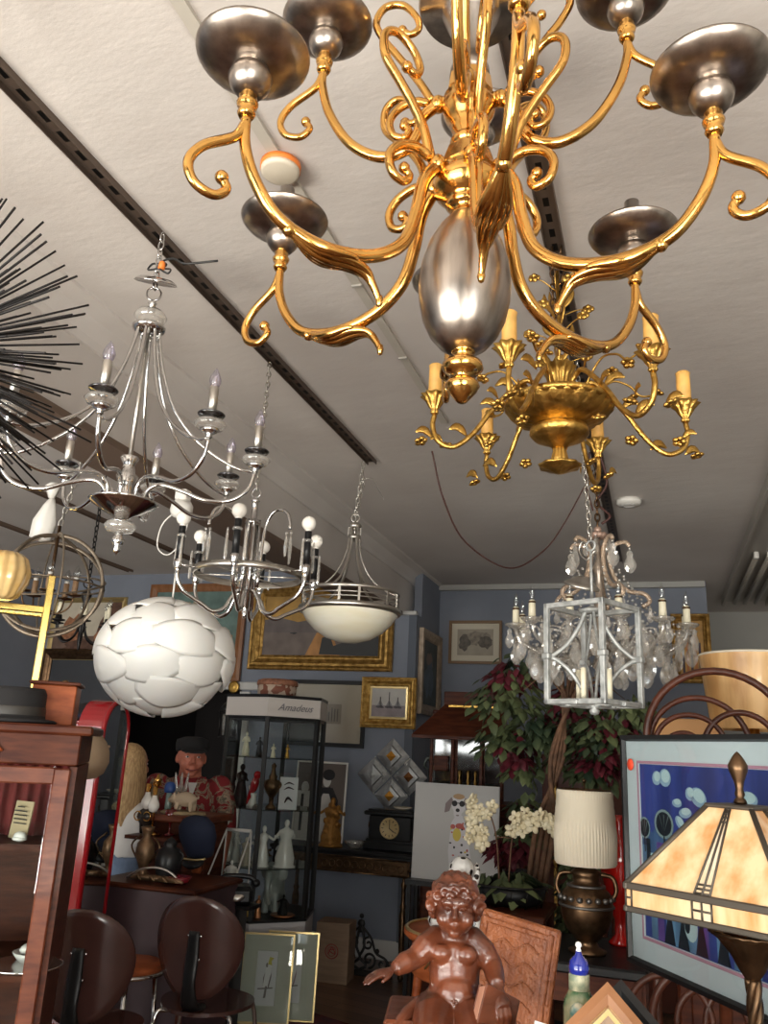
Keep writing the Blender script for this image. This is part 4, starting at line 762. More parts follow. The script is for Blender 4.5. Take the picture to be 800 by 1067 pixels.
# metal star sculpture of four pyramids
t = thing('star_sculpture', 'brushed steel wall sculpture of four square pyramids with amber glass centres', 'wall sculpture', (-2.09, Y1-0.03, 1.36), 0)
for i, (dx, dz, m_) in enumerate(((0, 0.155, 'amber'), (0.155, 0.0, 'brown'), (0, -0.155, 'amber'), (-0.155, 0, 'steel'))):
    mb = MB(); s_ = 0.145
    for q, (s0, s1, y0, y1) in enumerate(((s_, 0.085, 0, -0.015), (0.085, 0.080, -0.015, -0.045), (0.08, 0.042, -0.045, -0.05))):
        A = [(s0*math.cos(k*PI/2), y0, s0*math.sin(k*PI/2)) for k in range(4)]+[(s1*math.cos(k*PI/2), y1, s1*math.sin(k*PI/2)) for k in range(4)]; mb.add(A, [(k, (k+1) % 4, 4+(k+1) % 4, 4+k) for k in range(4)], False)
    o = mb.build('pyramid', pm('grey_brushed_steel', (0.36, 0.36, 0.36), 0.4, 0.7, var=.2, vs=20), t); o.location = (dx, 0, dz)
    mb = MB(); mb.add([(0.042*math.cos(k*PI/2), -0.05, 0.042*math.sin(k*PI/2)) for k in range(4)]+[(0, -0.062, 0)], [(k, (k+1) % 4, 4) for k in range(4)], False)
    mb.build('centre', pm('amber_glass', (0.75, 0.35, 0.05), 0.1, 0.6) if m_ == 'amber' else (pm('brown_glass', (0.25, 0.10, 0.03), 0.1, 0.6) if m_ == 'brown' else SILVER), o)
mb = MB()
for k in range(16): a = k*PI/8; q = 0.05+0.02*(k % 2); mb.ball((q*math.cos(a), -0.05, q*math.sin(a)), 0.008, 6)
for sx, sz in ((1, 1), (1, -1), (-1, 1), (-1, -1)): mb.tube([(0, -0.03, 0), (sx*0.14, -0.03, sz*0.14)], 0.004, 6); mb.ball((sx*.14, -.03, sz*.14), .009, 6)
struct(mb.build('beaded_cross', SILVER, t), 'stuff')
# medallion on the door lintel
t = thing('medallion', 'small round gold medallion at the right end of the doorway lintel', 'medallion', tuple(at(244, 716, Y1-.06)), 0)
MB().lathe([(0.05, 0), (0.055, 0.01), (0.045, 0.018), (0.03, 0.014), (0, 0.022)], n=24, rot=(PI/2, 0, 0)).build('disc', GILT, t)
t = thing('wall_switch', 'white light switch plate on the dark wall corner', 'switch', (-1.965, Y1-0.025, 1.45)); MB().box((0, 0, 0), (0.05, 0.008, 0.11), bev=.003).build('plate', WHITEP, t); MB().box((0, -.006, 0), (0.012, 0.01, 0.03)).build('toggle', WHITEP, t)

# ------------------------------------------------------------------ iron console with clock, statuette and glass bowl
t = thing('iron_console', 'dark iron console table with shaped top and turned brass legs against the blue wall', 'console table', (-2.31, 6.36, 0))
mb = MB(); mb.box((0, 0, 0.815), (1.16, 0.44, 0.03), bev=.008); mb.box((0, -0.005, 0.795), (1.12, 0.42, 0.015)); mb.build('top', BLACKP, t)
mb = MB(); mb.box((0, -0.19, 0.73), (1.06, 0.02, 0.11)); mb.box((-.53, 0, .73), (.02, .38, .11)); mb.box((.53, 0, .73), (.02, .38, .11))
for i in range(17): mb.torus((-0.48+i*0.06, -0.205, 0.73), 0.024, 0.005, (PI/2, 0, 0), n=12, k=5)
mb.tube([(-.53, -.21, .785), (.53, -.21, .785)], .007, 6); mb.tube([(-.53, -.21, .68), (.53, -.21, .68)], .007, 6); mb.build('pierced_apron', BRONZE, t)
for x in (-0.5, 0.5):
    for y in (-0.18, 0.18):
        MB().lathe([(0.012, 0), (0.022, 0.02), (0.012, 0.05), (0.02, 0.09), (0.014, 0.12), (0.022, 0.2), (0.028, 0.42), (0.018, 0.46), (0.026, 0.48), (0.016, 0.5), (0.016, 0.6), (0.024, 0.62), (0.012, 0.65), (0.012, 0.7)], (x, y, 0), 14).build('leg', BRONZE, t)
        
mb = MB()
for x in (-.58, .58): mb.tube(sm([(x*.92, -.2, .72), (x*1.0, -.2, .74), (x*1.03, -.2, .77), (x*.98, -.2, .78)], 4), .01, 6)
mb.build('corner_scroll', BRONZE, t)
t = thing('mantel_clock', 'black mantel clock with round cream dial on the iron console', 'clock', (-1.975, 6.38, 0.83))
MB().box((0, 0, 0.03), (0.42, 0.18, 0.06), bev=.008).build('plinth', BLACKP, t); mb = MB(); mb.box((0, 0, 0.15), (0.34, 0.15, 0.20), bev=.01); mb.box((0, 0, .065), (.38, .165, .03), bev=.008); mb.build('case', BLACKP, t)
mb = MB(); mb.box((0, 0, 0.262), (0.42, 0.18, 0.03), bev=.008); mb.box((0, 0, 0.283), (0.36, 0.15, 0.015), bev=.004); mb.build('cornice', BLACKP, t)
o = MB().lathe([(0.072, 0), (0.078, 0.008), (0.070, 0.014), (0.066, 0.008), (0, 0.008)], (0, -0.076, 0.16), 32, (PI/2, 0, 0)).build('dial', pm('cream_dial', (0.52, 0.38, 0.18), 0.5), t)
mb = MB()
for k in range(12): a = k*PI/6; mb.box((0.055*math.sin(a), -0.086, 0.16+0.055*math.cos(a)), (0.005, 0.002, 0.016), (0, a, 0))
mb.box((0.001, -0.088, 0.185), (0.005, 0.002, 0.052)); mb.box((0.018, -0.088, 0.148), (0.045, 0.002, 0.006), (0, 0.6, 0)); mb.build('hands_and_numerals', INK, o)
for x in (-0.185, 0.185): MB().torus((x, 0, 0.17), 0.022, 0.006, (0, PI/2, 0), n=14, k=6).build('side_handle', BRONZE, t)
t = thing('straw_hat_dish', 'small pale dish resting on top of the black mantel clock', 'dish', (-1.90, 6.38, 1.122)); MB().lathe([(0.03, 0), (0.06, 0.012), (0.075, 0.022), (0.07, 0.024), (0, 0.01)], n=24).build('dish', MATBD, t)
def figure(mb, h, arm=0.0, head=True, wide=1.0, seed=1):     # small standing robed figure, base at 0
    r = random.Random(seed); w_ = h*0.19*wide
    mb.lathe([(w_*1.0, 0), (w_*1.05, h*.03), (w_*.85, h*.06), (w_*.9, h*.2), (w_*.62, h*.45), (w_*.5, h*.58), (w_*.72, h*.70), (w_*.66, h*.77), (w_*.25, h*.81), (w_*.2, h*.84)], n=16, flute=5, fa=.08)
    if head: mb.ball((0, 0, h*.91), (h*.062, h*.068, h*.085), 12)
    for s_ in (-1, 1):
        e = h*(.18+.06*r.random()); mb.tube(sm([(s_*w_*.6, 0, h*.74), (s_*(w_*.75+arm*e), -h*.05, h*(.60+arm*.1)), (s_*w_*(.25+arm*2), -h*.12, h*(.55+arm*.35))], 5), [h*.036, h*.03, h*.022], 7)
o = MB(); figure(o, 0.36, 0.5, wide=1.3, seed=3); r = random.Random(2)
for k in range(22): a = r.uniform(0, 6.28); z = r.uniform(0.03, .3); o.ball((math.cos(a)*.075*(1-z*1.2), math.sin(a)*.075*(1-z*1.2), z), r.uniform(.012, .026), 7)
o.lathe([(0.085, -.0), (0.09, 0.02), (0.05, 0.03), (0, .03)], n=18)
o = o.build('gilt_statuette', pm('rough_gold', (0.36, 0.17, 0.04), 0.4, 0.6, bump=1, bs=60), loc=(-2.43, 6.26, 0.83)); organic(o, .006, 3); tag(o, 'rough golden figure statuette on the console in front of the portrait print', 'statuette')
t = thing('glass_bowl', 'low cut glass bowl on the iron console between statuette and clock', 'bowl', (-2.24, 6.28, 0.83)); MB().lathe([(0.04, 0), (0.045, 0.008), (0.07, 0.03), (0.085, 0.055), (0.08, 0.055), (0.05, 0.015), (0, .012)], n=32, flute=16, fa=.03).build('bowl', CRYSTAL, t)
# cast iron scrollwork piece under the console
mb = MB(); mb.box((0, 0, 0.02), (0.5, 0.03, 0.04), bev=.006)
def spiral(cx, cz, R, a0, turns, sg=1, n=26): return [(cx+R*(1-i/n*.85)*math.cos(a0+sg*turns*2*PI*i/n), 0, cz+R*(1-i/n*.85)*math.sin(a0+sg*turns*2*PI*i/n)) for i in range(n+1)]
for s_ in (-1, 1):
    mb.tube(spiral(s_*.07, .11, .055, -PI/2, 1.3, s_), .009, 6); mb.tube(spiral(s_*.17, .09, .045, PI/2, 1.2, -s_), .008, 6); mb.tube(spiral(s_*.06, .21, .045, PI/2, 1.2, s_), .008, 6); mb.tube(sm([(s_*.24, 0, .04), (s_*.2, 0, .12), (s_*.12, 0, .16), (s_*.08, 0, .25), (0, 0, .33)], 5), .009, 6)
    mb.tube(sm([(0, 0, .04), (s_*.05, 0, .07), (0, 0, .12), (s_*.03, 0, .2), (0, 0, .36)], 5), .010, 6); mb.ball((s_*.24, 0, .06), .02, 8); mb.ball((s_*.13, 0, .17), .018, 8)
for z, r_ in ((.30, .022), (.34, .03), (.39, .018)): mb.ball((0, 0, z), (r_, .012, r_), 9)
o = mb.build('iron_scrollwork', BLACKM, loc=(-2.12, 6.18, 0.0)); o.rotation_euler = (0, 0, 0); tag(o, 'black cast iron scrollwork panel standing under the console', 'ironwork')
t = thing('wooden_wine_box', 'pale upright wooden box with a round red stamp on the floor', 'wooden box', (-2.235, 5.98, 0), 0.1)
MB().box((0, 0, 0.19), (0.24, 0.20, 0.38), bev=.004).build('case', PALEW, t); mb = MB(); mb.torus((0, -.102, .20), .045, .003, (PI/2, 0, 0), n=24, k=4); mb.tube(sm([(-.025, -.102, .18), (0, -.102, .225), (.025, -.102, .185), (-.02, -.102, .205), (.02, -.102, .215)], 5), .003, 4); mb.torus((0, -.102, .20), .03, .002, (PI/2, 0, 0), n=20, k=4); mb.build('red_stamp', pm('red_ink', (0.30, 0.03, 0.03), .7), t)

# ------------------------------------------------------------------ six sided glass showcase
VX, VY = -2.52, 5.32
t = thing('glass_showcase', 'tall six sided glass showcase with white header lettered in script', 'showcase', (VX, VY, 0), 0)
def hexa(R, a0=0, sy=1.0): return [(R*math.cos(a0+k*PI/3), R*math.sin(a0+k*PI/3)*sy) for k in range(6)]
R_ = 0.36; HX = hexa(R_, math.radians(-15))
MB().zprism(hexa(R_*1.02, math.radians(-15)), 0, 0.50).build('base', WHITEB, t)
MB().zprism(hexa(R_*1.04, math.radians(-15)), 0.50, 0.515).build('bottom_trim', BLACKP, t); MB().zprism(hexa(R_*1.04, math.radians(-15)), 1.855, 1.875).build('top_trim', BLACKP, t)
MB().zprism(hexa(R_*1.03, math.radians(-15)), 1.735, 1.855).build('header', pm('white_header', (0.62, 0.57, 0.53), .5), t)
MB().zprism(hexa(R_*1.0, math.radians(-15)), 1.715, 1.737).build('header_shadow_gap', BLACKP, t)
for x, y in HX: MB().box((x*.98, y*.98, 1.115), (0.026, 0.026, 1.23), (0, 0, math.atan2(y, x))).build('post', pm('matte_black_post', (0.01, 0.01, 0.01), 0.6), t)
for k in range(6):
    a = Vector((*HX[k], 0)); b = Vector((*HX[(k+1) % 6], 0)); m_ = (a+b)/2*.975; MB().box((m_.x, m_.y, 1.12), ((b-a).length-.03, 0.004, 1.20), (0, 0, math.atan2((b-a).y, (b-a).x))).build('glass_pane', PANE, t)
for z in (0.80, 1.15, 1.47): MB().zprism(hexa(R_*.93, math.radians(-15)), z-.004, z+.004).build('glass_shelf', clear('shelf_glass', (0.72, 0.80, 0.78), .10, .02), t)
a = Vector((*HX[0], 0)); b = Vector((*HX[5], 0)); m_ = (a+b)/2*1.03
cu = bpy.data.curves.new('script_lettering', 'FONT'); cu.body = 'Amadeus'; cu.size = 0.065; cu.shear = 0.45; cu.extrude = 0.001; cu.align_x = 'CENTER'
o = textmesh('script_lettering', cu, GREY); o.parent = t; ang = math.atan2((a-b).y, (a-b).x)
nrm = Vector((math.sin(ang), -math.cos(ang), 0)); o.location = m_+nrm*0.012+Vector((0, 0, 1.775)); o.rotation_euler = (PI/2, 0, ang)
FIG = [ (-.17, -.10, 1.474, .16, IVORY, 'small ivory vase figure on the top shelf'), (-.05, -.14, 1.474, .13, BLACKP, 'black cat-like figurine on a dark block'), (.07, -.17, 1.474, .09, IVORY, 'tiny cream figurine beside the black one'), (.15, -.12, 1.474, .09, GILT, 'small gold figurine at right of the top shelf'),
 (-.24, -.02, 1.154, .20, PORC, 'white cup figurine at left of the second shelf'), (-.17, -.12, 1.154, .27, BLACKP, 'slim black and white figurine'), (-.10, -.10, 1.154, .17, PORC, 'white draped figurine behind the corner post'),
 (-.24, -.08, .804, .22, PORC, 'white porcelain pair at left of the third shelf'), (-.16, -.12, .804, .19, PORC, 'white porcelain lady by the corner post'), (-.05, -.20, .804, .17, MATBD, 'seated cream porcelain figurine'), (-.005, -.14, .804, .18, PORC, 'pale bending porcelain figurine'), (.07, -.20, .804, .25, PORC, 'white porcelain figurine with raised arm'), (.12, -.05, .804, .15, PORC, 'small white figurine behind the madonna'), (.19, -.12, .804, .29, PORC, 'tall white porcelain madonna at right of the shelf'),
 (-.20, -.10, .516, .30, PORC, 'tall white figurine at the showcase bottom left'), (.02, -.24, .516, .10, GILT, 'small brass figure at the showcase bottom'), (.09, -.24, .516, .13, pm('copper', (0.6, 0.25, 0.12), .3, .8), 'copper coloured figure at the showcase bottom')]
for i, (x, y, z, h, m_, lab) in enumerate(FIG):
    mb = MB(); figure(mb, h, arm=.6 if i in (10, 11) else .15, wide=(1.25 if i in (7, 9, 13) else .95), seed=i); o = mb.build('figurine', m_, loc=(VX+x, VY+y, z), rz=.3*i); tag(o, lab+(' in the glass showcase' if 'showcase' not in lab else ''), 'figurine', 'figurines in the glass showcase')
t = thing('cockatoo_figurine', 'red parrot figurine on a pale stump in the glass showcase', 'figurine', (VX-.03, VY-.20, 1.154)); MB().lathe([(.03, 0), (.025, .02), (.018, .07), (.022, .09), (0, .09)], n=10).build('stump', PORC, t)
mb = MB(); mb.ball((0, 0, .145), (.028, .03, .06), 12, (0, .25, 0)); mb.ball((.02, -.01, .205), .026, 12); mb.tube(sm([(-.01, 0, .12), (-.035, 0, .06), (-.045, 0, .02)], 4), [.02, .012, .004], 7); mb.tube([(.035, -.02, .205), (.05, -.03, .198), (.05, -.032, .186)], [.009, .006, .002], 6); mb.build('parrot', REDLAC, t)
t = thing('bronze_urn', 'brown bronze urn with narrow foot in the glass showcase', 'urn', (VX+.085, VY-.17, 1.154)); MB().lathe([(.035, 0), (.038, .01), (.014, .03), (.016, .07), (.04, .10), (.056, .135), (.05, .165), (.024, .185), (.03, .20), (.018, .215), (.012, .25), (.018, .27), (0, .29)], n=24).build('body', BRONZE, t)
MB().torus((0, 0, .15), .062, .006, (PI/2, 0, 0), sx=1, sy=.5).build('handles', BRONZE, t)
t = thing('crystal_cluster', 'low clear crystal cluster in the glass showcase', 'crystal', (VX+.035, VY-.26, 1.154)); mb = MB()
for k in range(9): mb.lathe([(.012, 0), (.012, .02), (0, .035)], (.03*math.cos(k*2.3)*(k/9), .02*math.sin(k*2.3), 0), 5, (.5*math.cos(k), .5*math.sin(k*2), 0), facet=True)
mb.build('points', CRYSTAL, t)
t = thing('card_print', 'white card with black feather drawing in the glass showcase', 'card', (VX+.19, VY-.14, 1.155), .3); MB().box((0, 0, .10), (.12, .006, .20)).build('card', PAPER, t)
mb = MB(); 
for z in (.12, .15): mb.tube(sm([(-.03, -.005, z), (0, -.005, z+.015), (.035, -.005, z+.005)], 4), [.002, .006, .002], 5)
mb.tube(sm([(-.02, -.005, .04), (0, -.005, .07), (.03, -.005, .05)], 4), [.004, .01, .003], 5); mb.build('feather_drawing', INK, t)
o = MB(); o.ball((0, 0, .16), (.06, .10, .12), 16); o.ball((.0, -.06, .25), (.05, .05, .06), 12); o.tube(sm([(0, -.10, .25), (.01, -.13, .16), (.02, -.12, .06)], 5), [.03, .02, .014], 8)
for s_ in (-1, 1): o.tube([(s_*.035, -.05, .12), (s_*.035, -.05, 0)], .025, 8); o.tube([(s_*.035, .05, .12), (s_*.035, .05, 0)], .025, 8); o.ball((s_*.06, -.03, .24), (.045, .01, .05), 10, (0, 0, s_*.4))
o = o.build('frosted_elephant', pm('frosted_glass', (.30, .32, .31), .35, coat=.3), loc=(VX+.09, VY-.02, .516)); organic(o, .006, 3); tag(o, 'large frosted grey figure at the bottom of the glass showcase', 'figurine')
t = thing('dark_saucer_figure', 'black figurine on a copper dish at the showcase bottom right', 'figurine', (VX+.21, VY-.13, .516)); MB().lathe([(.05, 0), (.08, .012), (.075, .016), (0, .008)], n=20).build('dish', pm('copper', (0.6, 0.25, 0.12), .3, .8), t); mb = MB(); figure(mb, .13, .4, wide=1.4, seed=5); mb.put((0, 0, .01)); mb.build('figure', BLACKP, t)
t = thing('woven_hat_box', 'round woven tan and cream basket box on top of the glass showcase', 'basket', (VX-.02, VY, 1.876))
def weave():
    m = pm('woven_basket', (0.3, 0.13, 0.08), .7); nt = m.node_tree; tc = nt.nodes.new('ShaderNodeTexCoord'); ck = nt.nodes.new('ShaderNodeTexVoronoi'); ck.inputs['Scale'].default_value = 26; nt.links.new(tc.outputs['Object'], ck.inputs[0])
    r = nt.nodes.new('ShaderNodeValToRGB'); r.color_ramp.interpolation = 'CONSTANT'; r.color_ramp.elements[0].color = (0.22, 0.075, 0.045, 1); r.color_ramp.elements[1].color = (0.55, 0.42, 0.32, 1); r.color_ramp.elements[1].position = .5; nt.links.new(ck.outputs['Color'], r.inputs[0]); nt.links.new(r.outputs[0], nt.nodes['Principled BSDF'].inputs['Base Color']); return m
MB().lathe([(.125, 0), (.135, .01), (.138, .085), (0, .085)], n=36).build('box', weave(), t); MB().lathe([(.143, .078), (.146, .09), (.140, .112), (.11, .122), (0, .126)], n=36).build('lid', pm('tan_wicker', (.33, .14, .08), .6, var=.3, vs=40, bump=.5, bs=60), t)
# two parrot prints leaning on the showcase base
def bird(yel):
    def f(mb, w_, h, y):
        a = 2 if yel else 4
        mb.poly([(-w_*.10, -h*.18), (-w_*.14, 0), (-w_*.02, h*.20), (w_*.12, h*.26), (w_*.22, h*.18), (w_*.24, -h*.02), (w_*.14, -h*.2)], y-.0003, 1); mb.ell(w_*.14, h*.24, w_*.12, h*.07, y-.0006, 1)
        if yel: mb.poly([(w_*.04, h*.26), (w_*.12, h*.40), (w_*.34, h*.38), (w_*.22, h*.32), (w_*.26, h*.24)], y-.0008, 3)
        mb.ell(w_*.0, h*.24, w_*.055, h*.045, y-.0009, a); mb.poly([(w_*.18, -h*.18), (w_*.27, h*.02), (w_*.26, h*.12), (w_*.2, h*.02), (w_*.12, -h*.16)], y-.0009, a); mb.poly([(-w_*.12, -h*.16), (-w_*.14, 0), (-w_*.05, h*.12), (-w_*.09, -h*.02)], y-.0009, a)
        mb.poly([(-w_*.38, -h*.22), (w_*.38, -h*.19), (w_*.38, -h*.165), (-w_*.38, -h*.195)], y-.0010, 2); mb.poly([(-w_*.06, -h*.38), (0, -h*.15), (w_*.1, -h*.15), (w_*.06, -h*.36)], y-.0009, a)
        return [PAPER, flatm('bird_white', (0.74, 0.73, 0.73)), flatm('perch_grey', (0.20, 0.17, 0.17)), flatm('crest_yellow', (0.55, 0.48, 0.10)), flatm('rose_grey', (0.32, 0.22, 0.25))]
    return f
TF = [(0, 0), (0, .018), (.010, .018), (.012, .008)]
picture('parrot_print', 'cockatoo print with yellow crest, front one of the two leaning gilt framed prints', None, 0, TF, GOLDTRIM, bird(True), mat_board=(.085, GREENMAT), glass=True, loc=(at(277, 1020, 4.90).x, 4.90, 0.24), size=(0.31, 0.47), rot=(-0.12, 0, 0.30), group='parrot prints leaning on the showcase')
picture('parrot_print', 'rose grey parrot print half hidden behind the cockatoo print', None, 0, TF, GOLDTRIM, bird(False), mat_board=(.085, GREENMAT), glass=True, loc=(at(303, 1020, 5.02).x, 5.02, 0.24), size=(0.31, 0.47), rot=(-0.12, 0, 0.30), group='parrot prints leaning on the showcase')
# red patterned rug on the floor
mb = MB(); mb.box((0, 0, .006), (2.0, 1.3, .012)); o = mb.build('rug', pm('red_rug', (.14, .02, .02), .95, vs=14, col2=(.05, .02, .03)), loc=(-1.35, 4.25, 0), rz=-.35); tag(o, 'dark red patterned rug on the wood floor before the prints', 'rug')
# ------------------------------------------------------------------ wooden hooded hall mirror and bronze figure, back right corner
t = thing('hooded_hall_mirror', 'dark wooden hall mirror with sloping roof hood near the back corner', 'mirror', (-1.27, 5.75, 1.25))
MB().box((0, 0.03, 0.30), (0.50, 0.05, 0.60), bev=.006).build('back_board', MAHOG, t)
mb = MB(); mb.add([(-.33, -.24, .42), (.28, -.24, .42), (.28, 0, .64), (-.16, 0, .64), (-.33, -.24, .40), (.28, -.24, .40), (.28, 0, .60), (-.16, 0, .60), (-.33, 0.02, .40), (.28, 0.02, .40)], [(0,1,2,3), (4,0,3,7), (4,5,1,0), (5,9,2,1), (4,8,9,5), (8,4,7,3)], False); mb.box((0.05, .02, .68), (0.44, .04, .10), bev=.005); mb.build('roof_hood', MAHOG, t)
MB().box((0.08, -.01, .625), (.42, .02, .02)).build('gilt_rail', GILT, t)
for x, w_ in ((-.17, .12), (.02, .16), (.19, .12)): MB().box((x, -.002, .205), (w_, .006, .39)).build('mirror_pane', pm('dimmed_mirror', (.22, .22, .22), .06, 1.0, var=.5, vs=9), t)  # mottled dark tint put into the mirror colour to dim the reflected window
for x in (-.24, -.09, .11, .25): MB().box((x, -.02, .205), (.022, .04, .41), bev=.004).build('post', MAHOG, t)
for x in (-.04, .02, .07):
    mb = MB(); mb.lathe([(.006, 0), (.010, .02), (.005, .04), (.011, .07), (.006, .10), (.011, .13), (.005, .15), (.01, .18), (.006, .20)], (x, -.03, 0), 8); mb.build('turned_spindle', GOLDFR, t)
for x in (-.17,): MB().box((x, -.03, .24), (.10, .03, .10), bev=.006).build('hanging_box', MAHOG, t)
def person_small(mb, h):
    mb.box((0, 0, h*.02), (h*.28, h*.2, h*.04), bev=.004)
    for s_ in (-1, 1): mb.tube([(s_*h*.045, 0, h*.5), (s_*h*.05, 0, h*.27), (s_*h*.055, 0, h*.04)], [h*.055, h*.042, h*.03], 8); mb.ball((s_*h*.055, -h*.03, h*.05), (h*.03, h*.055, h*.025), 8)
    mb.tube([(0, 0, h*.46), (0, 0, h*.62), (0, 0, h*.76), (0, 0, h*.84)], [h*.085, h*.075, h*.10, h*.035], 10); mb.ball((0, 0, h*.905), (h*.05, h*.055, h*.065), 10); mb.lathe([(h*.085, h*.945), (h*.05, h*.955), (h*.048, h*1.0), (0, h*1.0)], n=12)
    mb.tube(sm([(-h*.1, 0, h*.78), (-h*.17, 0, h*.62), (-h*.1, -h*.08, h*.52)], 4), [h*.035, h*.03, h*.022], 8); mb.tube(sm([(h*.1, 0, h*.78), (h*.15, 0, h*.62), (h*.12, -h*.06, h*.48)], 4), [h*.035, h*.03, h*.022], 8)
mb = MB(); person_small(mb, 0.36); o = mb.build('bronze_figure', pm('green_bronze', (.055, .065, .06), .4, .7, var=.3), loc=(-1.52, 5.80, 1.25), rz=.5); organic(o, .006, 3); tag(o, 'dark bronze standing figure on the cabinet beside the hooded mirror', 'statuette')
t = thing('low_cabinet', 'dark wooden cabinet mostly hidden behind the dog canvas', 'cabinet', (-1.215, 5.92, 0)); MB().box((0, 0, .61), (.70, .40, 1.22), bev=.01).build('body', MAHOG, t); MB().box((0, 0, 1.234), (.74, .44, .03), bev=.008).build('top', MAHOG, t)
MB().box((-.17, -.203, .6), (.32, .012, 1.0), bev=.004).build('door', MAHOG, t); MB().box((.17, -.203, .6), (.32, .012, 1.0), bev=.004).build('door', MAHOG, t)
# gilded panel screen behind the tree
t = thing('wooden_screen', 'dark red wooden folding screen with gilt strips behind the tree', 'screen', (-0.62, 6.2, 0))
for i in range(3):
    MB().box((.02+i*.46, (.05 if i % 2 else 0), .80), (.44, .03, 1.58), (0, 0, (.2 if i % 2 else -.2)), bev=.006).build('panel', pm('oxblood_wood', (.085, .022, .012), .35, coat=.3, var=.3, vs=4), t)
    for dx in (-.12, .12): MB().box((.02+i*.46+dx, (.05 if i % 2 else 0)-.03, .85), (.02, .02, 1.1), (0, 0, 0)).build('gilt_strip', GOLDFR, t)
# white canvas with a painted dog
def p_dog(mb, w_, h, y):
    r = random.Random(3); cx = .02*w_
    mb.poly([(cx-.06*w_, -.5*h), (cx-.10*w_, -.2*h), (cx-.07*w_, .10*h), (cx-.02*w_, .18*h), (cx+.06*w_, .18*h), (cx+.12*w_, .02*h), (cx+.17*w_, -.25*h), (cx+.19*w_, -.5*h)], y-.0003, 1)
    mb.ell(cx+.01*w_, .30*h, .085*w_, .11*h, y-.0005, 1); mb.ell(cx+.0*w_, .21*h, .05*w_, .07*h, y-.0006, 1)
    mb.poly([(cx-.08*w_, .37*h), (cx-.15*w_, .30*h), (cx-.16*w_, .20*h), (cx-.10*w_, .22*h), (cx-.06*w_, .34*h)], y-.0007, 4); mb.poly([(cx+.09*w_, .37*h), (cx+.16*w_, .30*h), (cx+.16*w_, .20*h), (cx+.11*w_, .22*h), (cx+.07*w_, .34*h)], y-.0007, 4); mb.ell(cx+.01*w_, .38*h, .07*w_, .03*h, y-.0008, 5)
    for s_ in (-1, 1): mb.ell(cx+.005*w_+s_*.045*w_, .305*h, .034*w_, .032*h, y-.0010, 2)
    mb.poly([(cx-.03*w_, .315*h), (cx+.04*w_, .315*h), (cx+.04*w_, .305*h), (cx-.03*w_, .305*h)], y-.0011, 2); mb.ell(cx+.0*w_, .235*h, .025*w_, .02*h, y-.0011, 2); mb.ell(cx, .18*h, .02*w_, .008*h, y-.0011, 4)
    for i in range(34):
        a = r.uniform(-.08, .14)*w_; b = r.uniform(-.48, .12)*h; mb.ell(cx+a, b, r.uniform(.008, .02)*w_, r.uniform(.008, .018)*h, y-.0010-.00001*i, (2, 3, 3, 6, 2)[i % 5], 8)
    mb.ell(cx+.0*w_, -.02*h, .05*w_, .07*h, y-.0014, 6); mb.ell(cx+.03*w_, .07*h, .05*w_, .03*h, y-.0015, 3); mb.ell(cx-.05*w_, .06*h, .03*w_, .025*h, y-.0015, 3)
    return [CANVASW, flatm('dog_white', (.62, .60, .62)), INK, flatm('coral_paint', (.45, .10, .08)), flatm('grey_brown_ear', (.22, .17, .17)), flatm('tan_brow', (.42, .27, .14)), flatm('yellow_paint', (.62, .48, .08))]
picture('dog_canvas', 'white canvas painting of a spotted dog in sunglasses with colourful bib', 'x', 0, [(0, 0), (0, .03), (.001, .031)], CANVASW, p_dog, loc=(-1.27, 5.5, 1.07), size=(.56, .58), rot=(-.05, 0, -.06))
t = thing('canvas_stand', 'black metal stand carrying the dog canvas', 'stand', (-1.27, 5.56, 0)); mb = MB(); mb.box((0, -.07, .765), (.6, .22, .03)); mb.build('shelf', BLACKP, t)
for x in (-.28, .28):
    for y in (-.15, .02): MB().box((x, y, .375), (.025, .025, .75)).build('leg', BLACKP, t)
# dalmatian figure
mb = MB(); mb.ball((0, 0, .10), (.075, .11, .085), 16, (.5, 0, 0)); mb.ball((.0, .04, .06), (.09, .08, .065), 14); mb.tube([(0, -.06, .12), (0, -.09, .19)], [.06, .045], 10); mb.ball((-.01, -.10, .22), (.045, .055, .045), 12); mb.ball((-.02, -.15, .205), (.025, .035, .022), 10)
for s_ in (-1, 1): mb.ball((s_*.045, -.085, .205), (.014, .03, .04), 8); mb.tube([(s_*.04, -.09, .12), (s_*.04, -.11, .01)], [.024, .018], 8); mb.ball((s_*.04, -.13, .015), (.022, .035, .015), 8); mb.ball((s_*.08, .03, .03), (.03, .07, .03), 8)
def spots():
    m = pm('spotted_porcelain', (.7, .68, .64), .25, coat=.4); nt = m.node_tree; tc = nt.nodes.new('ShaderNodeTexCoord'); v = nt.nodes.new('ShaderNodeTexVoronoi'); v.inputs['Scale'].default_value = 34; nt.links.new(tc.outputs['Object'], v.inputs[0])
    r = nt.nodes.new('ShaderNodeValToRGB'); r.color_ramp.interpolation = 'CONSTANT'; r.color_ramp.elements[0].color = (.015, .012, .012, 1); r.color_ramp.elements[1].color = (.68, .66, .63, 1); r.color_ramp.elements[1].position = .33; nt.links.new(v.outputs['Distance'], r.inputs[0]); nt.links.new(r.outputs[0], nt.nodes['Principled BSDF'].inputs['Base Color']); return m
P = at(478, 962, 3.55); o = mb.build('dalmatian_figurine', spots(), loc=(P.x, P.y, P.z-.03), rz=.4); o.scale = (1.12,)*3; organic(o, .005, 3); tag(o, 'black spotted white dog figurine behind the cherub head', 'figurine')
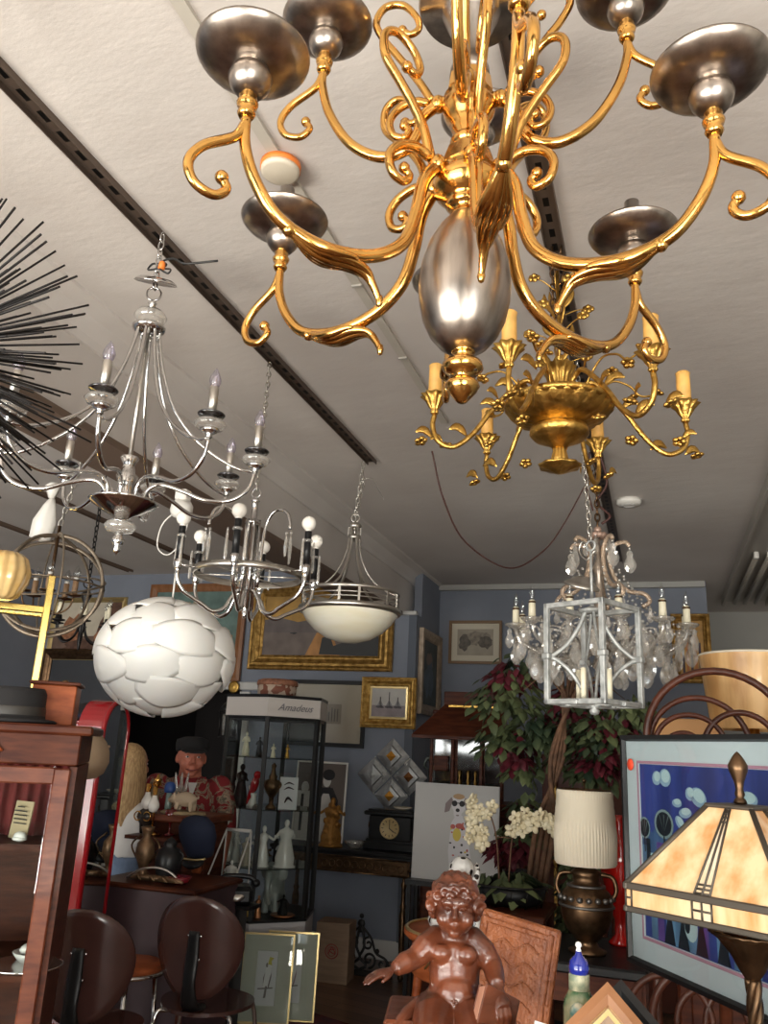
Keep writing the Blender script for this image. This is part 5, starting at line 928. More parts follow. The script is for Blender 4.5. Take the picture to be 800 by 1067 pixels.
# round side table with brass gallery under it
t = thing('round_side_table', 'round mahogany side table with brass rim behind the cherub arm', 'side table', (P.x-.0, 3.60, 0)); zt = P.z-.031
MB().lathe([(.22, zt-.035), (.235, zt-.02), (.235, zt-.004), (.22, zt-.002)], n=44).build('top', CHEST, t); MB().lathe([(.22, zt-.004), (.23, zt-.006), (.232, zt), (.225, zt+.006), (.218, zt+.004), (.218, zt-.004), (.22, zt-.004)], n=44).build('brass_rim', GOLDTRIM, t)
MB().lathe([(.19, zt-.17), (.20, zt-.16), (.20, zt-.03), (.19, zt-.03)], n=40).build('drum_apron', CHEST, t)
mb = MB(); 
for k in range(12):
    a = k*PI/6; c = Vector((.205*math.cos(a), .205*math.sin(a), zt-.10)); mb.tube([c+Vector((0, 0, -.02)), c+Vector((-.03*math.sin(a), .03*math.cos(a), .01)), c+Vector((-.045*math.sin(a), .045*math.cos(a), -.015))], .005, 5)
mb.build('brass_mounts', GOLDTRIM, t)
for k in range(4): a = k*PI/2+.5; MB().tube(sm([(.17*math.cos(a), .17*math.sin(a), zt-.1), (.19*math.cos(a), .19*math.sin(a), .45), (.16*math.cos(a), .16*math.sin(a), .2), (.19*math.cos(a), .19*math.sin(a), .012)], 5), [.02, .016, .012, .013], 8).build('leg', CHEST, t)
# candlesticks / small dark table pieces beside the console
t = thing('decanter_set', 'small dark table with glass decanters in the corner beside the console', 'side table', (-1.52, 6.45, 0)); MB().box((0, 0, .56), (.26, .3, .03), bev=.005).build('top', BLACKP, t)
for x in (-.11, .11):
    for y in (-.12, .12): MB().box((x, y, .275), (.025, .025, .55)).build('leg', BLACKP, t)
for i, (x, y, h) in enumerate(((-.06, -.08, .22), (.02, -.1, .17), (.06, 0, .25))):
    o = MB().lathe([(.03, 0), (.034, .02), (.03, h*.5), (.01, h*.65), (.01, h*.8), (.018, h*.83), (.012, h), (0, h)], (0, 0, 0), 18).build('decanter', CRYSTAL, loc=(-1.52+x, 6.45+y, .576)); tag(o, ('shortest clear decanter on the small dark corner table' if h < .2 else ('clear decanter nearest the console legs' if i == 0 else 'tallest clear decanter on the dark corner table')), 'decanter')
# ------------------------------------------------------------------ tall artificial tree
TX, TY = -0.62, 4.6
t = thing('artificial_tree', 'tall tree with twisted bare trunks and green and burgundy leaves', 'tree', (TX, TY, 0))
def wp(px, py, Y): p = at(px, py, Y); return (p.x-TX, p.y-TY, p.z)
rnd = random.Random(21)
for k in range(4):
    o_ = (k-1.5)*.024; base = (-.03+o_, .02*(k % 2), .03)
    pts = sm([base, (wp(556, 960, 4.6)[0]+o_, 0, .75), tuple(Vector(wp(568, 860, 4.6))+Vector((o_*1.2, .02*math.sin(k), 0))), tuple(Vector(wp(580, 790, 4.6))+Vector((-o_*.8, .02*math.cos(k), 0))), tuple(Vector(wp(592, 725, 4.6))+Vector((o_*.8, 0, 0))), tuple(Vector(wp(598+k*9-12, 700, 4.6)))], 6)
    MB().tube(pts, [.016, .015, .014, .013, .011, .006], 9).build('trunk', TRUNKM, t)
MB().lathe([(.14, 0), (.15, .02), (.18, .26), (.19, .28), (.17, .28), (.16, .24), (0, .24)], n=28).build('planter', BLACKP, t)
def leafset(mb, c, n, size, seed, spread):
    r = random.Random(seed)
    for i in range(n):
        d = Vector((r.gauss(0, 1), r.gauss(0, 1), r.gauss(0, .8))); d = d.normalized()*r.random()**.4; p = Vector(c)+Vector((d.x*spread[0], d.y*spread[1], d.z*spread[2]))
        a = Vector((d.x+r.uniform(-.5, .5), d.y+r.uniform(-.5, .5), -0.55+r.uniform(-.5, .4))).normalized(); s_ = a.cross(Vector((r.uniform(-.4, .4), r.uniform(-.4, .4), 1))).normalized(); up_ = s_.cross(a); L = size*r.uniform(.7, 1.25); W = L*.30
        v = [p, p+a*L*.3+s_*W-up_*W*.3, p+a*L*.65+s_*W*.75-up_*W*.3, p+a*L-up_*W*.5, p+a*L*.65-s_*W*.75-up_*W*.3, p+a*L*.3-s_*W-up_*W*.3, p+a*L*.3+up_*W*.1, p+a*L*.65]
        mb.add(v, [(0,1,6), (1,2,7,6), (2,3,7), (3,4,7), (4,5,6,7), (5,0,6)], True)
G = [(528, 730, 26, .24), (555, 760, 22, .2), (590, 770, 26, .22), (620, 760, 26, .22), (540, 700, 18, .16), (600, 735, 20, .2), (645, 770, 22, .18), (520, 770, 14, .14), (545, 800, 12, .12), (650, 740, 16, .16), (618, 800, 16, .14)]
R = [(530, 705, 22, .13), (535, 785, 16, .12), (605, 725, 22, .14), (625, 790, 20, .14), (585, 745, 16, .14), (540, 775, 14, .12), (640, 760, 18, .14)]
mb = MB()
for i, (x, y, n, s_) in enumerate(G): leafset(mb, wp(x, y, 4.74+.12*(i % 3)), n*5, .082, i, (s_, s_*.9, s_*.75))
struct(mb.build('green_foliage', LEAFG, t, recalc=False), 'stuff')
mb = MB()
for i, (x, y, n, s_) in enumerate(R): leafset(mb, wp(x, y, 4.74+.1*(i % 3)), int(n*3.4), .075, i+50, (s_, s_*.9, s_*.75))
struct(mb.build('burgundy_foliage', LEAFR, t, recalc=False), 'stuff')
mb = MB()
for i, (x, y, n, s_) in enumerate([(600, 900, 16, .12), (604, 940, 16, .14), (600, 960, 14, .12), (600, 870, 12, .12), (548, 840, 10, .10), (575, 990, 14, .12)]): leafset(mb, wp(x, y, 4.75), n*4, .07, i+90, (s_, s_*.8, s_*.9))
struct(mb.build('trailing_foliage', LEAFG, t, recalc=False), 'stuff')
mb = MB()
for k in range(18):
    a = rnd.uniform(0, 6.28); e = rnd.uniform(.15, .42); p0 = Vector(wp(592, 730, 4.6)); mb.tube(sm([p0, p0+Vector((e*.5*math.cos(a), e*.5*math.sin(a), .12)), p0+Vector((e*math.cos(a), e*math.sin(a), rnd.uniform(-.1, .2)))], 4), [.008, .005, .002], 5)
struct(mb.build('twigs', TRUNKM, t), 'stuff')
# orchid in a basket planter
t = thing('potted_orchid', 'cream orchid in a low black wire basket in front of the dog canvas', 'potted plant', tuple(at(529, 935, 4.3)-Vector((0, 0, .03))))
MB().lathe([(.12, 0), (.17, .02), (.185, .09), (.175, .09), (.15, .03), (0, .03)], n=32, sy=.8).build('basket', BLACKP, t)
mb = MB(); mb.torus((0, 0, .09), .19, .006, sy=.8); 
for k in range(14): a = k*2*PI/14; mb.tube([(.185*math.cos(a), .148*math.sin(a), .09), (.16*math.cos(a), .13*math.sin(a), .0)], .004, 5)
mb.build('wire_rim', BLACKM, t)
mb = MB(); leafset(mb, (0, 0, .11), 60, .10, 7, (.16, .12, .05)); struct(mb.build('leaves', LEAFG, t, recalc=False), 'stuff')
for k, (x0, x1, x2) in enumerate(((-.04, -.06, -.14), (.0, .02, .10))): MB().tube(sm([(x0, 0, .06), (x1, 0, .30), ((x1+x2)/2, -.02, .42), (x2, -.03, .40+.02*k)], 6), [.005, .004, .003, .002], 6).build('stem', TRUNKM, t)
MB().tube([(-.055, 0, .30), (.02, 0, .30)], .003, 5).build('cross_stake', TRUNKM, t)
def flower():
    mb = MB()
    for q in range(5): a = q*2*PI/5+.3; mb.ball((.020*math.cos(a), 0, .020*math.sin(a)), (.017, .005, .013), 8, (0, -a, 0))
    mb.ball((0, -.008, -.004), (.008, .009, .008), 7); return mb
F0 = flower().build('flower', ORCHID, t); rnd = random.Random(12); fl = []
for i in range(17): fl.append((-.14+rnd.uniform(-.05, .06), -.03+rnd.uniform(-.03, .03), .26+.22*i/17))
for i in range(24): fl.append((.02+.26*i/24, -.03+rnd.uniform(-.03, .03), .40-.03*abs(i-12)/12+rnd.uniform(-.045, .04)))
for i, p in enumerate(fl):
    o = F0 if i == 0 else F0.copy()
    if i: COL.objects.link(o); o.parent = t
    o.location = p; o.rotation_euler = (rnd.uniform(-.6, .6), rnd.uniform(0, 3), rnd.uniform(-.8, .8)); o.scale = (rnd.uniform(.8, 1.2),)*3
PZ_ = at(540, 925, 4.98)
t = thing('plant_stand', 'thin black stand carrying the poinsettia behind the tree trunks', 'stand', (PZ_.x, 4.98, 0)); MB().lathe([(.11, PZ_.z-.075), (.12, PZ_.z-.07), (.12, PZ_.z-.053), (0, PZ_.z-.052)], n=24).build('top', BLACKM, t)
for k in range(3): a = k*2.1; MB().tube([(.08*math.cos(a), .08*math.sin(a), PZ_.z-.07), (.15*math.cos(a), .15*math.sin(a), 0)], .010, 7).build('leg', BLACKM, t)
t2 = thing('poinsettia', 'burgundy poinsettia leaves in a dark pot beside the orchid', 'potted plant', tuple(at(540, 925, 4.98)-Vector((0, 0, .05)))); MB().lathe([(.07, 0), (.09, .14), (.08, .14), (0, .12)], n=20).build('pot', BLACKP, t2)
mb = MB(); leafset(mb, (.0, 0, .26), 90, .09, 33, (.17, .12, .07)); struct(mb.build('burgundy_leaves', LEAFR, t2, recalc=False), 'stuff'); mb = MB(); leafset(mb, (.04, 0, .34), 40, .08, 34, (.16, .1, .06)); struct(mb.build('green_leaves', LEAFG, t2, recalc=False), 'stuff')
t = thing('plant_table', 'dark wooden low table under the orchid basket', 'table', (at(529, 935, 4.3).x-.06, 4.32, 0)); zt = at(529, 935, 4.3).z-.031
MB().box((0, -.05, zt-.015), (.54, .46, .03), bev=.006).build('top', MAHOG, t); MB().box((0, -.25, zt-.10), (.50, .02, .12)).build('apron', CHEST, t)
for x in (-.24, .24):
    for y in (-.25, .15): MB().tube([(x, y, zt-.03), (x, y, 0)], [.02, .015], 8).build('leg', MAHOG, t)
# ------------------------------------------------------------------ pleated lamp on a black table, red vase
P = at(612, 993, 3.9); zt = P.z
t = thing('black_side_table', 'dark lacquered table under the urn lamp', 'table', (P.x-.02, 3.98, 0)); MB().box((0, 0, zt-.02), (.54, .60, .04), bev=.008).build('top', BLACKP, t); MB().box((0, -.28, zt-.09), (.48, .02, .10)).build('apron', MAHOG, t)
for x in (-.235, .235):
    for y in (-.26, .26): MB().box((x, y, (zt-.04)/2), (.04, .04, zt-.04)).build('leg', MAHOG, t)
t = thing('urn_lamp', 'table lamp with cream smocked pleated drum shade on a dark bronze urn', 'table lamp', (P.x, P.y, zt))
MB().lathe([(.075, 0), (.08, .012), (.05, .025), (.04, .045), (.055, .06), (.085, .09), (.105, .14), (.112, .19), (.10, .235), (.075, .262), (.055, .275), (.058, .30), (.065, .315), (.045, .33), (.03, .35), (.012, .36)], n=44).build('urn_base', BRONZE, t)
mb = MB(); mb.torus((0, 0, .185), .112, .006, n=40); mb.torus((0, 0, .262), .077, .006, n=40)
for k in range(18): a = k*PI/9; mb.ball((.109*math.cos(a), .109*math.sin(a), .215), (.014, .014, .012), 8)
mb.build('relief_band', pm('pewter_relief', (.17, .16, .15), .4, .8), t)
for s_ in (-1, 1): MB().tube(sm([(s_*.06, 0, .31), (s_*.11, 0, .30), (s_*.125, 0, .25), (s_*.105, 0, .21)], 6), .009, 8).build('handle', BRONZE, t)
mb = MB(); n = 240; vs = []; fs = []; Z = [(.125, .345), (.132, .355), (.133, .46), (.130, .50), (.128, .54), (.125, .57), (.122, .60), (.120, .64), (.118, .65), (.113, .652)]
for i, (r_, z) in enumerate(Z):
    for k in range(n):
        a = 2*PI*k/n; f = 60; am = .0028 if 1 < i < 8 else .0006; ph = (PI if (i in (4, 6)) else 0)*(1 if i in (4, 6) else 0); q = r_+am*math.cos(f*a+ph); vs.append((q*math.cos(a), q*math.sin(a), z))
for i in range(len(Z)-1):
    for k in range(n): fs.append((i*n+k, i*n+(k+1) % n, (i+1)*n+(k+1) % n, (i+1)*n+k))
mb.add(vs, fs); o = mb.build('pleated_shade', CREAM, t, recalc=False); MB().lathe([(.124, .343), (.134, .345), (.134, .358), (.126, .358)][:4], n=48).build('shade_trim', CREAM, o) if False else None
mb = MB(); mb.torus((0, 0, .652), .116, .003, n=40); mb.tube([(-.116, 0, .65), (.116, 0, .65)], .003, 5); mb.tube([(0, 0, .36), (0, 0, .68)], .004, 6); mb.ball((0, 0, .69), .010, 8); mb.build('harp_and_finial', BRONZE, t)
P2 = at(647, 990, 4.15); t = thing('red_glass_vase', 'tall glossy red glass vase behind the pleated lamp', 'vase', (P2.x+.0, 4.15, zt)); hh = at(645, 850, 4.15).z-zt
MB().lathe([(.05, 0), (.055, .01), (.025, .04), (.025, .10), (.06, hh*.38), (.085, hh*.6), (.08, hh*.8), (.05, hh*.95), (.055, hh), (.045, hh), (.03, hh*.9), (0, hh*.5)], n=36).build('body', REDGL, t)
# ------------------------------------------------------------------ tall dark cabinet with drum lamp, and rattan piece behind the art
t = thing('tall_dark_cabinet', 'tall dark mahogany cabinet carrying the parchment drum lamp', 'cabinet', (.60, 3.75, 0))
MB().box((0, 0, .80), (1.15, .45, 1.60), bev=.01).build('body', MAHOG, t); MB().box((0, 0, 1.615), (1.2, .5, .035), bev=.01).build('top', MAHOG, t)
for x in (-.28, .28): MB().box((x, -.232, .8), (.5, .015, 1.4), bev=.005).build('door', MAHOG, t)
P = at(786, 740, 3.55); t = thing('drum_shade_lamp', 'lamp with amber parchment drum shade on the tall cabinet', 'table lamp', (P.x, 3.62, 1.633))
zt_ = at(784, 684, 3.62).z-1.633; r1 = .19
MB().lathe([(.155, zt_-.29), (.158, zt_-.285), (r1, zt_-.004), (r1, zt_), (r1-.006, zt_), (.15, zt_-.285), (.155, zt_-.29)], n=48).build('drum_shade', PARCH, t)
MB().lathe([(.08, 0), (.085, .015), (.05, .03), (.02, .06), (.014, zt_-.03)], n=24).build('base', BRASS, t); MB().torus((0, 0, zt_), r1-.002, .005, n=48).build('shade_rim', MATBD, t)
t = thing('small_carton', 'small tan box on the cabinet top behind the rattan arches', 'box', tuple(at(716, 745, 3.6).xy)+(1.633,)); MB().box((0, 0, .05), (.26, .10, .10), bev=.004).build('carton', pm('tan_card', (.42, .22, .09), .8), t)
P = at(748, 765, 3.05)
t = thing('rattan_headboard', 'bent rattan piece of nested arches rising behind the blue picture', 'rattan screen', (P.x, P.y, 0)); RT = pm('dark_rattan', (.075, .022, .012), .38, spec=.3, coat=.12, var=.3, vs=20)
zc = P.z-.02; RR = .23
def arch(cx, cz, r_, rad, sq=1.0, y=0, a0=-.15, a1=PI+.15): MB().tube([(cx+r_*math.cos(a0+(a1-a0)*i/24), y, cz+r_*sq*math.sin(a0+(a1-a0)*i/24)) for i in range(25)], rad, 8).build('arch', RT, t)
arch(0, zc, RR, .013); arch(-.06, zc-.02, .16, .010, 1.0, .02); arch(-.09, zc-.03, .115, .009, .95, -.02); arch(-.11, zc-.05, .07, .008, 1.0, 0); arch(.07, zc-.04, .12, .010, 1.1, -.02); arch(.06, zc-.06, .06, .007, 1, .02); arch(.11, zc-.06, .08, .008, .8, .01)
for s_ in (-1, 1): MB().tube([(s_*RR*.99, 0, zc-.03), (s_*RR, 0, 0.0)], .014, 8).build('upright', RT, t)
for zz in (.45, .95, 1.38): MB().tube([(-RR, 0, zz), (RR, 0, zz)], .011, 8).build('cross_rail', RT, t)
mb = MB(); mb.box((-.11, 0, zc-.07), (.10, .03, .03)); mb.box((.10, 0, zc-.07), (.12, .03, .03)); mb.build('binding', RT, t)
# lower rattan arches under the picture
P = at(735, 1060, 2.9); t = thing('rattan_rack', 'low bent rattan rack of arches under the blue picture', 'rattan rack', (P.x, P.y, 0)); zc = P.z
for cx, r_, q in ((0, .15, .012), (.02, .10, .010), (-.10, .12, .010), (.13, .13, .010)): arch(cx, zc-.02, r_, q)
for x in (-.2, .2): MB().tube([(x, 0, zc), (x, 0, 0)], .012, 8).build('upright', RT, t)
mb = MB(); MB().tube([(-.2, 0, zc-.05), (.25, 0, zc-.05)], .011, 8).build('cross_rail', RT, t)
# ------------------------------------------------------------------ blue framed picture seen at an angle
AD = Vector((0.5524, -0.8336, 0)); TL = Vector((-0.090, 2.7, 0)); zT = 1.633; zB = at(664, 1001, 2.7).z
W_, H_ = 1.30, zT-zB; C0 = TL+AD*W_/2+Vector((0, 0, (zT+zB)/2))
def p_blue(mb, w_, h, y):
    # u: metres from the left edge of the artwork, v: 0..1 up
    X = lambda u: -w_/2+u
    Zv = lambda v: -h/2+v*h
    s = h
    for i, u in enumerate((.03, .06, .10, .14, .19, .25, .31, .37, .42, .5, .6, .7, .85, 1.0)): rect(mb, X(u), X(u+(.03 if i % 2 else .045)), Zv(0), Zv(.16+.05*((i*5) % 4)), y-.0003-.00002*i, (3, 5, 6, 3)[i % 4])
    mb.poly([(X(0), Zv(.16)), (X(0), Zv(.62)), (X(.05), Zv(.60)), (X(.09), Zv(.66)), (X(.14), Zv(.62)), (X(.2), Zv(.56)), (X(.28), Zv(.42)), (X(.4), Zv(.36)), (X(.6), Zv(.30)), (X(w_), Zv(.3)), (X(w_), Zv(.16))], y-.0008, 4)
    for i, (u, v0, v1, wd, m_) in enumerate(((.0, .3, .52, .035, 3), (.035, .25, .48, .03, 1), (.07, .34, .55, .05, 5), (.12, .30, .50, .03, 1), (.02, .44, .56, .02, 7), (.16, .36, .52, .05, 3), (.22, .32, .46, .04, 1), (.06, .40, .46, .09, 7), (.1, .33, .37, .05, 7), (.015, .36, .42, .03, 7))): rect(mb, X(u), X(u+wd), Zv(v0), Zv(v1), y-.0011-.00002*i, m_)
    for (u, v, r1_, r2_) in ((.11, .66, .045, .105), (.27, .66, .045, .10), (.20, .55, .04, .08), (.0+.015, .62, .028, .08), (.40, .62, .05, .10), (.52, .6, .05, .1)):
        mb.ell(X(u), Zv(v), r1_, r2_*h*.8, y-.0015, 8, 18); mb.ell(X(u), Zv(v), r1_*.82, r2_*h*.66, y-.0017, 7, 18); rect(mb, X(u)-.003, X(u)+.003, Zv(v-.14), Zv(v), y-.0019, 7)
        for q in (-1, 0, 1): mb.poly([(X(u), Zv(v-.05)), (X(u)+q*r1_*.5+.004, Zv(v+.05)), (X(u)+q*r1_*.5, Zv(v+.055))], y-.0019, 9)
    for (u, v, r1_, r2_, ro) in ((.085, .925, .022, .05, .2), (.125, .93, .028, .062, 0), (.235, .85, .02, .045, 0), (.27, .835, .034, .062, -.3), (.175, .79, .022, .028, 0), (.21, .74, .028, .034, .1), (.185, .68, .024, .036, -.6), (.46, .85, .035, .05, 0), (.50, .66, .03, .04, 0), (.62, .9, .04, .05, 0), (.75, .8, .05, .06, 0)):
        mb.ell(X(u), Zv(v), r1_, r2_*h*.85, y-.0012, 2, 16, ro); mb.ell(X(u)+.003, Zv(v)+.004, r1_*.72, r2_*h*.6, y-.0014, 1, 14, ro)
    mb.ell(X(.21), Zv(.13), .028, .035, y-.0016, 1); mb.ell(X(.195), Zv(.135), .012, .02, y-.0017, 7)
    for i, u in enumerate((.11, .17, .245, .33)): mb.poly([(X(u-.02), Zv(0)), (X(u+.03), Zv(0)), (X(u+.02), Zv(.1)), (X(u+.01), Zv(.2)), (X(u-.005), Zv(.12))], y-.0013, 7)
    return [flatm('cobalt_paint', (.035, .055, .26), .5, var=.25, vs=3, stretch=(6, 1, 1)), flatm('pale_cloud_blue', (.52, .68, .74), .5), flatm('powder_blue', (.30, .44, .60), .5), flatm('steel_blue', (.12, .24, .42), .5, var=.3, vs=12), flatm('mid_blue', (.06, .13, .30), .5, var=.3, vs=10), flatm('violet_paint', (.13, .07, .30), .5, var=.2), flatm('sky_blue_strip', (.16, .32, .55), .5), flatm('blue_black', (.012, .018, .03), .5), flatm('grey_teal_rim', (.25, .34, .36), .5), flatm('leaf_grey', (.13, .17, .17), .5)]
t = picture('blue_framed_print', 'large blue night landscape print with round trees in white mat and black frame', 'x', 0, [(0, 0), (0, .03), (.012, .032), (.018, .02)], BLACKP, p_blue, mat_board=(.066, PALEMAT), glass=True, loc=tuple(C0), size=(W_, H_), rz=math.atan2(AD.y, AD.x))
MB().ringframe(W_-.145, H_-.145, [(0, .0215), (.004, .0225), (.008, .0215)]).build('pink_fillet', pm('mauve_fillet', (.42, .22, .30), .6), t)
MB().lathe([(.017, 0), (.017, .001), (0, .001)], (-W_/2+.045, -.0245, H_/2-.085), 20, (PI/2, 0, 0)).build('red_sticker', pm('red_dot', (.9, .08, .03), .6), t)
t = thing('picture_easel', 'dark wooden easel holding the large blue print', 'easel', tuple((TL+AD*.55+Vector((.12, .10, 0))))); zz = zB
MB().box((0, -.03, zz-.02), (1.0, .10, .03), (0, 0, math.atan2(AD.y, AD.x)), bev=.005).build('ledge', MAHOG, t)
for q in (-.35, .35): MB().tube([(q*AD.x, q*AD.y, zz-.02), (q*1.3*AD.x+.03, q*1.3*AD.y+.03, 0)], .017, 8).build('leg', MAHOG, t)
MB().tube([(0.02, 0, zz), (.30, .25, 0)], .017, 8).build('leg', MAHOG, t)
# ------------------------------------------------------------------ square leaded glass lamp
t = thing('leaded_glass_lamp', 'square leaded amber glass table lamp with twisted bronze post at right', 'table lamp', (.147, 1.842, 0), -.575); zR = 1.3245; a_, b_, h_ = .16, .045, .154; LEAD = pm('dark_lead_came', (.085, .07, .055), .5, .5)
SLAG = pm('amber_slag_glass', (.60, .29, .10), .25, coat=.3, vs=7, stretch=(3.5, 3.5, .7), col2=(.80, .58, .34)); SLAGW = pm('cream_slag_glass', (.74, .56, .36), .25, coat=.3, vs=9, col2=(.80, .70, .55))
for k in range(4):
    E_ = Matrix.Rotation(k*PI/2, 4, 'Z')
    def P_(u, q, out=0): s_ = a_+(b_-a_)*q; return E_ @ Vector((u*s_, -s_-out*.8, zR+h_*q+out*.4))
    for u0, u1 in ((-1, -.09), (.09, 1)): MB().quad(P_(u0, 0), P_(u1, 0), P_(u1, 1), P_(u0, 1)).build('glass_panel', SLAG, t)
    MB().quad(P_(-.09, 0), P_(.09, 0), P_(.09, 1), P_(-.09, 1)).build('centre_strip', SLAGW, t)
    mb = MB()
    for u in (-.10, 0, .10): mb.tube([P_(u, 0, .001), P_(u, 1, .001)], .0022, 6)
    for q in (.035, .08, .125, .82, .87, .92, .97): mb.tube([P_(-.11, q, .001), P_(.11, q, .001)], .002, 6)
    mb.build('leading', LEAD, t)
    MB().tube([P_(1, 0), P_(1, 1)], .0055, 8).build('corner_came', LEAD, t)
    for u0, u1 in ((-1, -.11), (.11, 1)): MB().quad(E_ @ Vector((u0*a_, -a_, zR-.008)), E_ @ Vector((u1*a_, -a_, zR-.008)), E_ @ Vector((u1*a_, -a_, zR-.038)), E_ @ Vector((u0*a_, -a_, zR-.038))).build('skirt_panel', SLAG, t)
    MB().quad(E_ @ Vector((-.11*a_, -a_, zR-.008)), E_ @ Vector((.11*a_, -a_, zR-.008)), E_ @ Vector((.11*a_, -a_, zR-.038)), E_ @ Vector((-.11*a_, -a_, zR-.038))).build('skirt_strip', SLAGW, t)
    for us in ((-.12, -.0, .12), (-1, -.92), (.92, 1)):
        mb = MB()
        for u in us: p = E_ @ Vector((u*a_, -a_-.001, zR-.008)); mb.tube([p, p-Vector((0, 0, .032))], .002, 5)
        mb.tube([E_ @ Vector((us[0]*a_, -a_-.001, zR-.023)), E_ @ Vector((us[-1]*a_, -a_-.001, zR-.023))], .002, 5)
        mb.build('skirt_leading', LEAD, t)
    for z, hh in ((zR-.002, .013), (zR-.043, .011)): c = E_ @ Vector((0, -a_, z)); MB().box(c, (2*a_+.012, .008, hh), (0, 0, k*PI/2), bev=.002).build('rim_bar', LEAD, t)
MB().box((0, 0, zR+h_+.001), (2*b_+.012, 2*b_+.012, .008), bev=.003).build('cap', LEAD, t)
MB().lathe([(.004, 0), (.013, .003), (.011, .010), (.007, .014), (.010, .02), (.007, .03), (.010, .045), (.018, .065), (.019, .075), (.012, .088), (.005, .098), (0, .102)], (0, 0, zR+h_+.004), 24).build('finial', BRONZE, t)
mb = MB(); mb.lathe([(.012, zR-.15), (.022, zR-.135), (.035, zR-.11), (.055, zR-.085), (.07, zR-.075), (.07, zR-.07), (.05, zR-.075), (.01, zR-.10)], n=40, flute=20, fa=.06); mb.build('fluted_cup', BRONZE, t)
mb = MB(); zb = .80
for q in range(4): mb.tube([(.008*math.cos(q*PI/2+z*40), .008*math.sin(q*PI/2+z*40), zb+.04+z) for z in [i*(zR-.15-zb-.04)/60 for i in range(61)]], .0075, 7)
mb.build('twisted_post', BRONZE, t); MB().lathe([(.09, zb-.0), (.095, zb+.01), (.06, zb+.025), (.02, zb+.04), (.012, zb+.06)], n=32).build('base', BRONZE, t)
MB().tube([(0, 0, zR-.1), (0, 0, zR+h_)], .005, 8).build('inner_rod', BRONZE, t)
t = thing('lamp_table', 'dark wooden table under the leaded glass lamp', 'table', (.165, 1.80, 0)); MB().box((0, 0, .785), (.32, .34, .03), bev=.006).build('top', MAHOG, t)
for x in (-.13, .13):
    for y in (-.14, .14): MB().box((x, y, .385), (.04, .04, .77)).build('leg', MAHOG, t)
# ------------------------------------------------------------------ glazed mahogany cabinet, left foreground
CXR, CY0 = -1.59, 2.0
zc = at(83, 757, 2.0).z
t = thing('glazed_cabinet', 'dark mahogany display cabinet with carved cornice and glass door at left', 'cabinet', (-2.132, 1.888, 0), .58)
MB().box((0, 0, zc-.012), (1.16, .50, .026), bev=.006).build('cornice', MAHOG, t)
MB().box((0, 0, zc-.065), (1.10, .45, .085), bev=.004).build('frieze', MAHOG, t)
MB().box((0, .215, zc/2-.05), (1.08, .012, zc-.12)).build('back_panel', MAHOG, t)
for x in (-.54, .54): MB().box((x, 0, (zc-.11)/2), (.02, .44, zc-.11)).build('side_panel', MAHOG, t)
mb = MB(); mb.box((.18, -.228, zc-.065), (.05, .008, .03), bev=.004)
for s_ in (-1, 1):
    mb.tube(sm([(.18, -.232, zc-.075), (.18+s_*.05, -.234, zc-.045), (.18+s_*.10, -.234, zc-.07), (.18+s_*.14, -.232, zc-.055), (.18+s_*.17, -.232, zc-.075)], 5), [.008, .007, .006, .005, .004], 6)
    for k in range(4): mb.ball((.18+s_*(.03+.04*k), -.233, zc-.06+.012*(-1)**k), (.014, .006, .009), 7, (0, s_*.5, 0))
mb.build('carved_ornament', CHEST, t)
for dx, w_ in ((-.27, .53), (.27, .53)):
    d = MB()
    for x in (dx-w_/2+.022, dx+w_/2-.022): d.box((x, -.225, (zc-.11)/2+.02), (.044, .022, zc-.16), bev=.004)
    d.box((dx, -.225, zc-.135), (w_-.08, .022, .045), bev=.004); d.box((dx, -.225, .07), (w_-.08, .022, .09), bev=.004)
    o = d.build('glass_door', pm('red_mahogany', (.085, .020, .009), .42, spec=.3, coat=.06, vs=6, stretch=(2, 2, 9), col2=(.16, .043, .018)), t)
    MB().box((dx, -.222, zc/2), (w_-.08, .003, zc-.22)).build('door_glass', PANE, o)
    MB().lathe([(.006, 0), (.010, -.01), (.006, -.02), (0, -.022)], (dx+(.22 if dx < 0 else -.22), -.238, 1.0), 12, (-PI/2, 0, 0)).build('knob', BRASS, o)
for z in (.55, .93, 1.25): MB().box((0, .01, z), (1.05, .40, .016)).build('shelf', MAHOG, t)
for sx in (-.5, .5):
    for sy in (-.19, .19): MB().lathe([(.03, 0), (.035, .02), (.02, .04), (0, .04)][:3], (sx, sy, -.0), 12).build('foot', MAHOG, t) if False else None
def onshelf(px, py, z, Y): p = at(px, py, Y); return (p.x, Y, z)
t = thing('price_booklet', 'beige printed card standing on a shelf inside the mahogany cabinet', 'card', onshelf(15, 900, 1.259, 2.02), -.2)
MB().box((0, 0, .055), (.075, .003, .10), (-.1, 0, 0)).build('card', pm('tan_card_paper', (.42, .33, .20), .8), t); mb = MB()
for i in range(7): mb.box((0, -.008+.001*i, .09-.011*i), (.055 if i else .03, .001, .003), (-.1, 0, 0))
struct(mb.build('printed_lines', INK, t), 'stuff')
t = thing('white_shell_dish', 'small white shell ornament inside the mahogany cabinet', 'ornament', onshelf(12, 925, 1.259, 1.99)); mb = MB(); mb.ball((0, 0, .015), (.02, .015, .014), 12); mb.torus((0, 0, .01), .015, .005, (0, 0, 0)); mb.build('shell', PORC, t)
t = thing('rolled_napkin_vase', 'low white flower dish on the lower shelf of the mahogany cabinet', 'ornament', onshelf(32, 1010, .939, 2.10)); mb = MB()
mb.lathe([(.03, 0), (.04, .01), (.055, .03), (.05, .03), (0, .015)], n=20)
for k in range(6): mb.ball((.025*math.cos(k), .02*math.sin(k), .035), (.016, .014, .012), 8)
mb.build('dish', PORC, t)
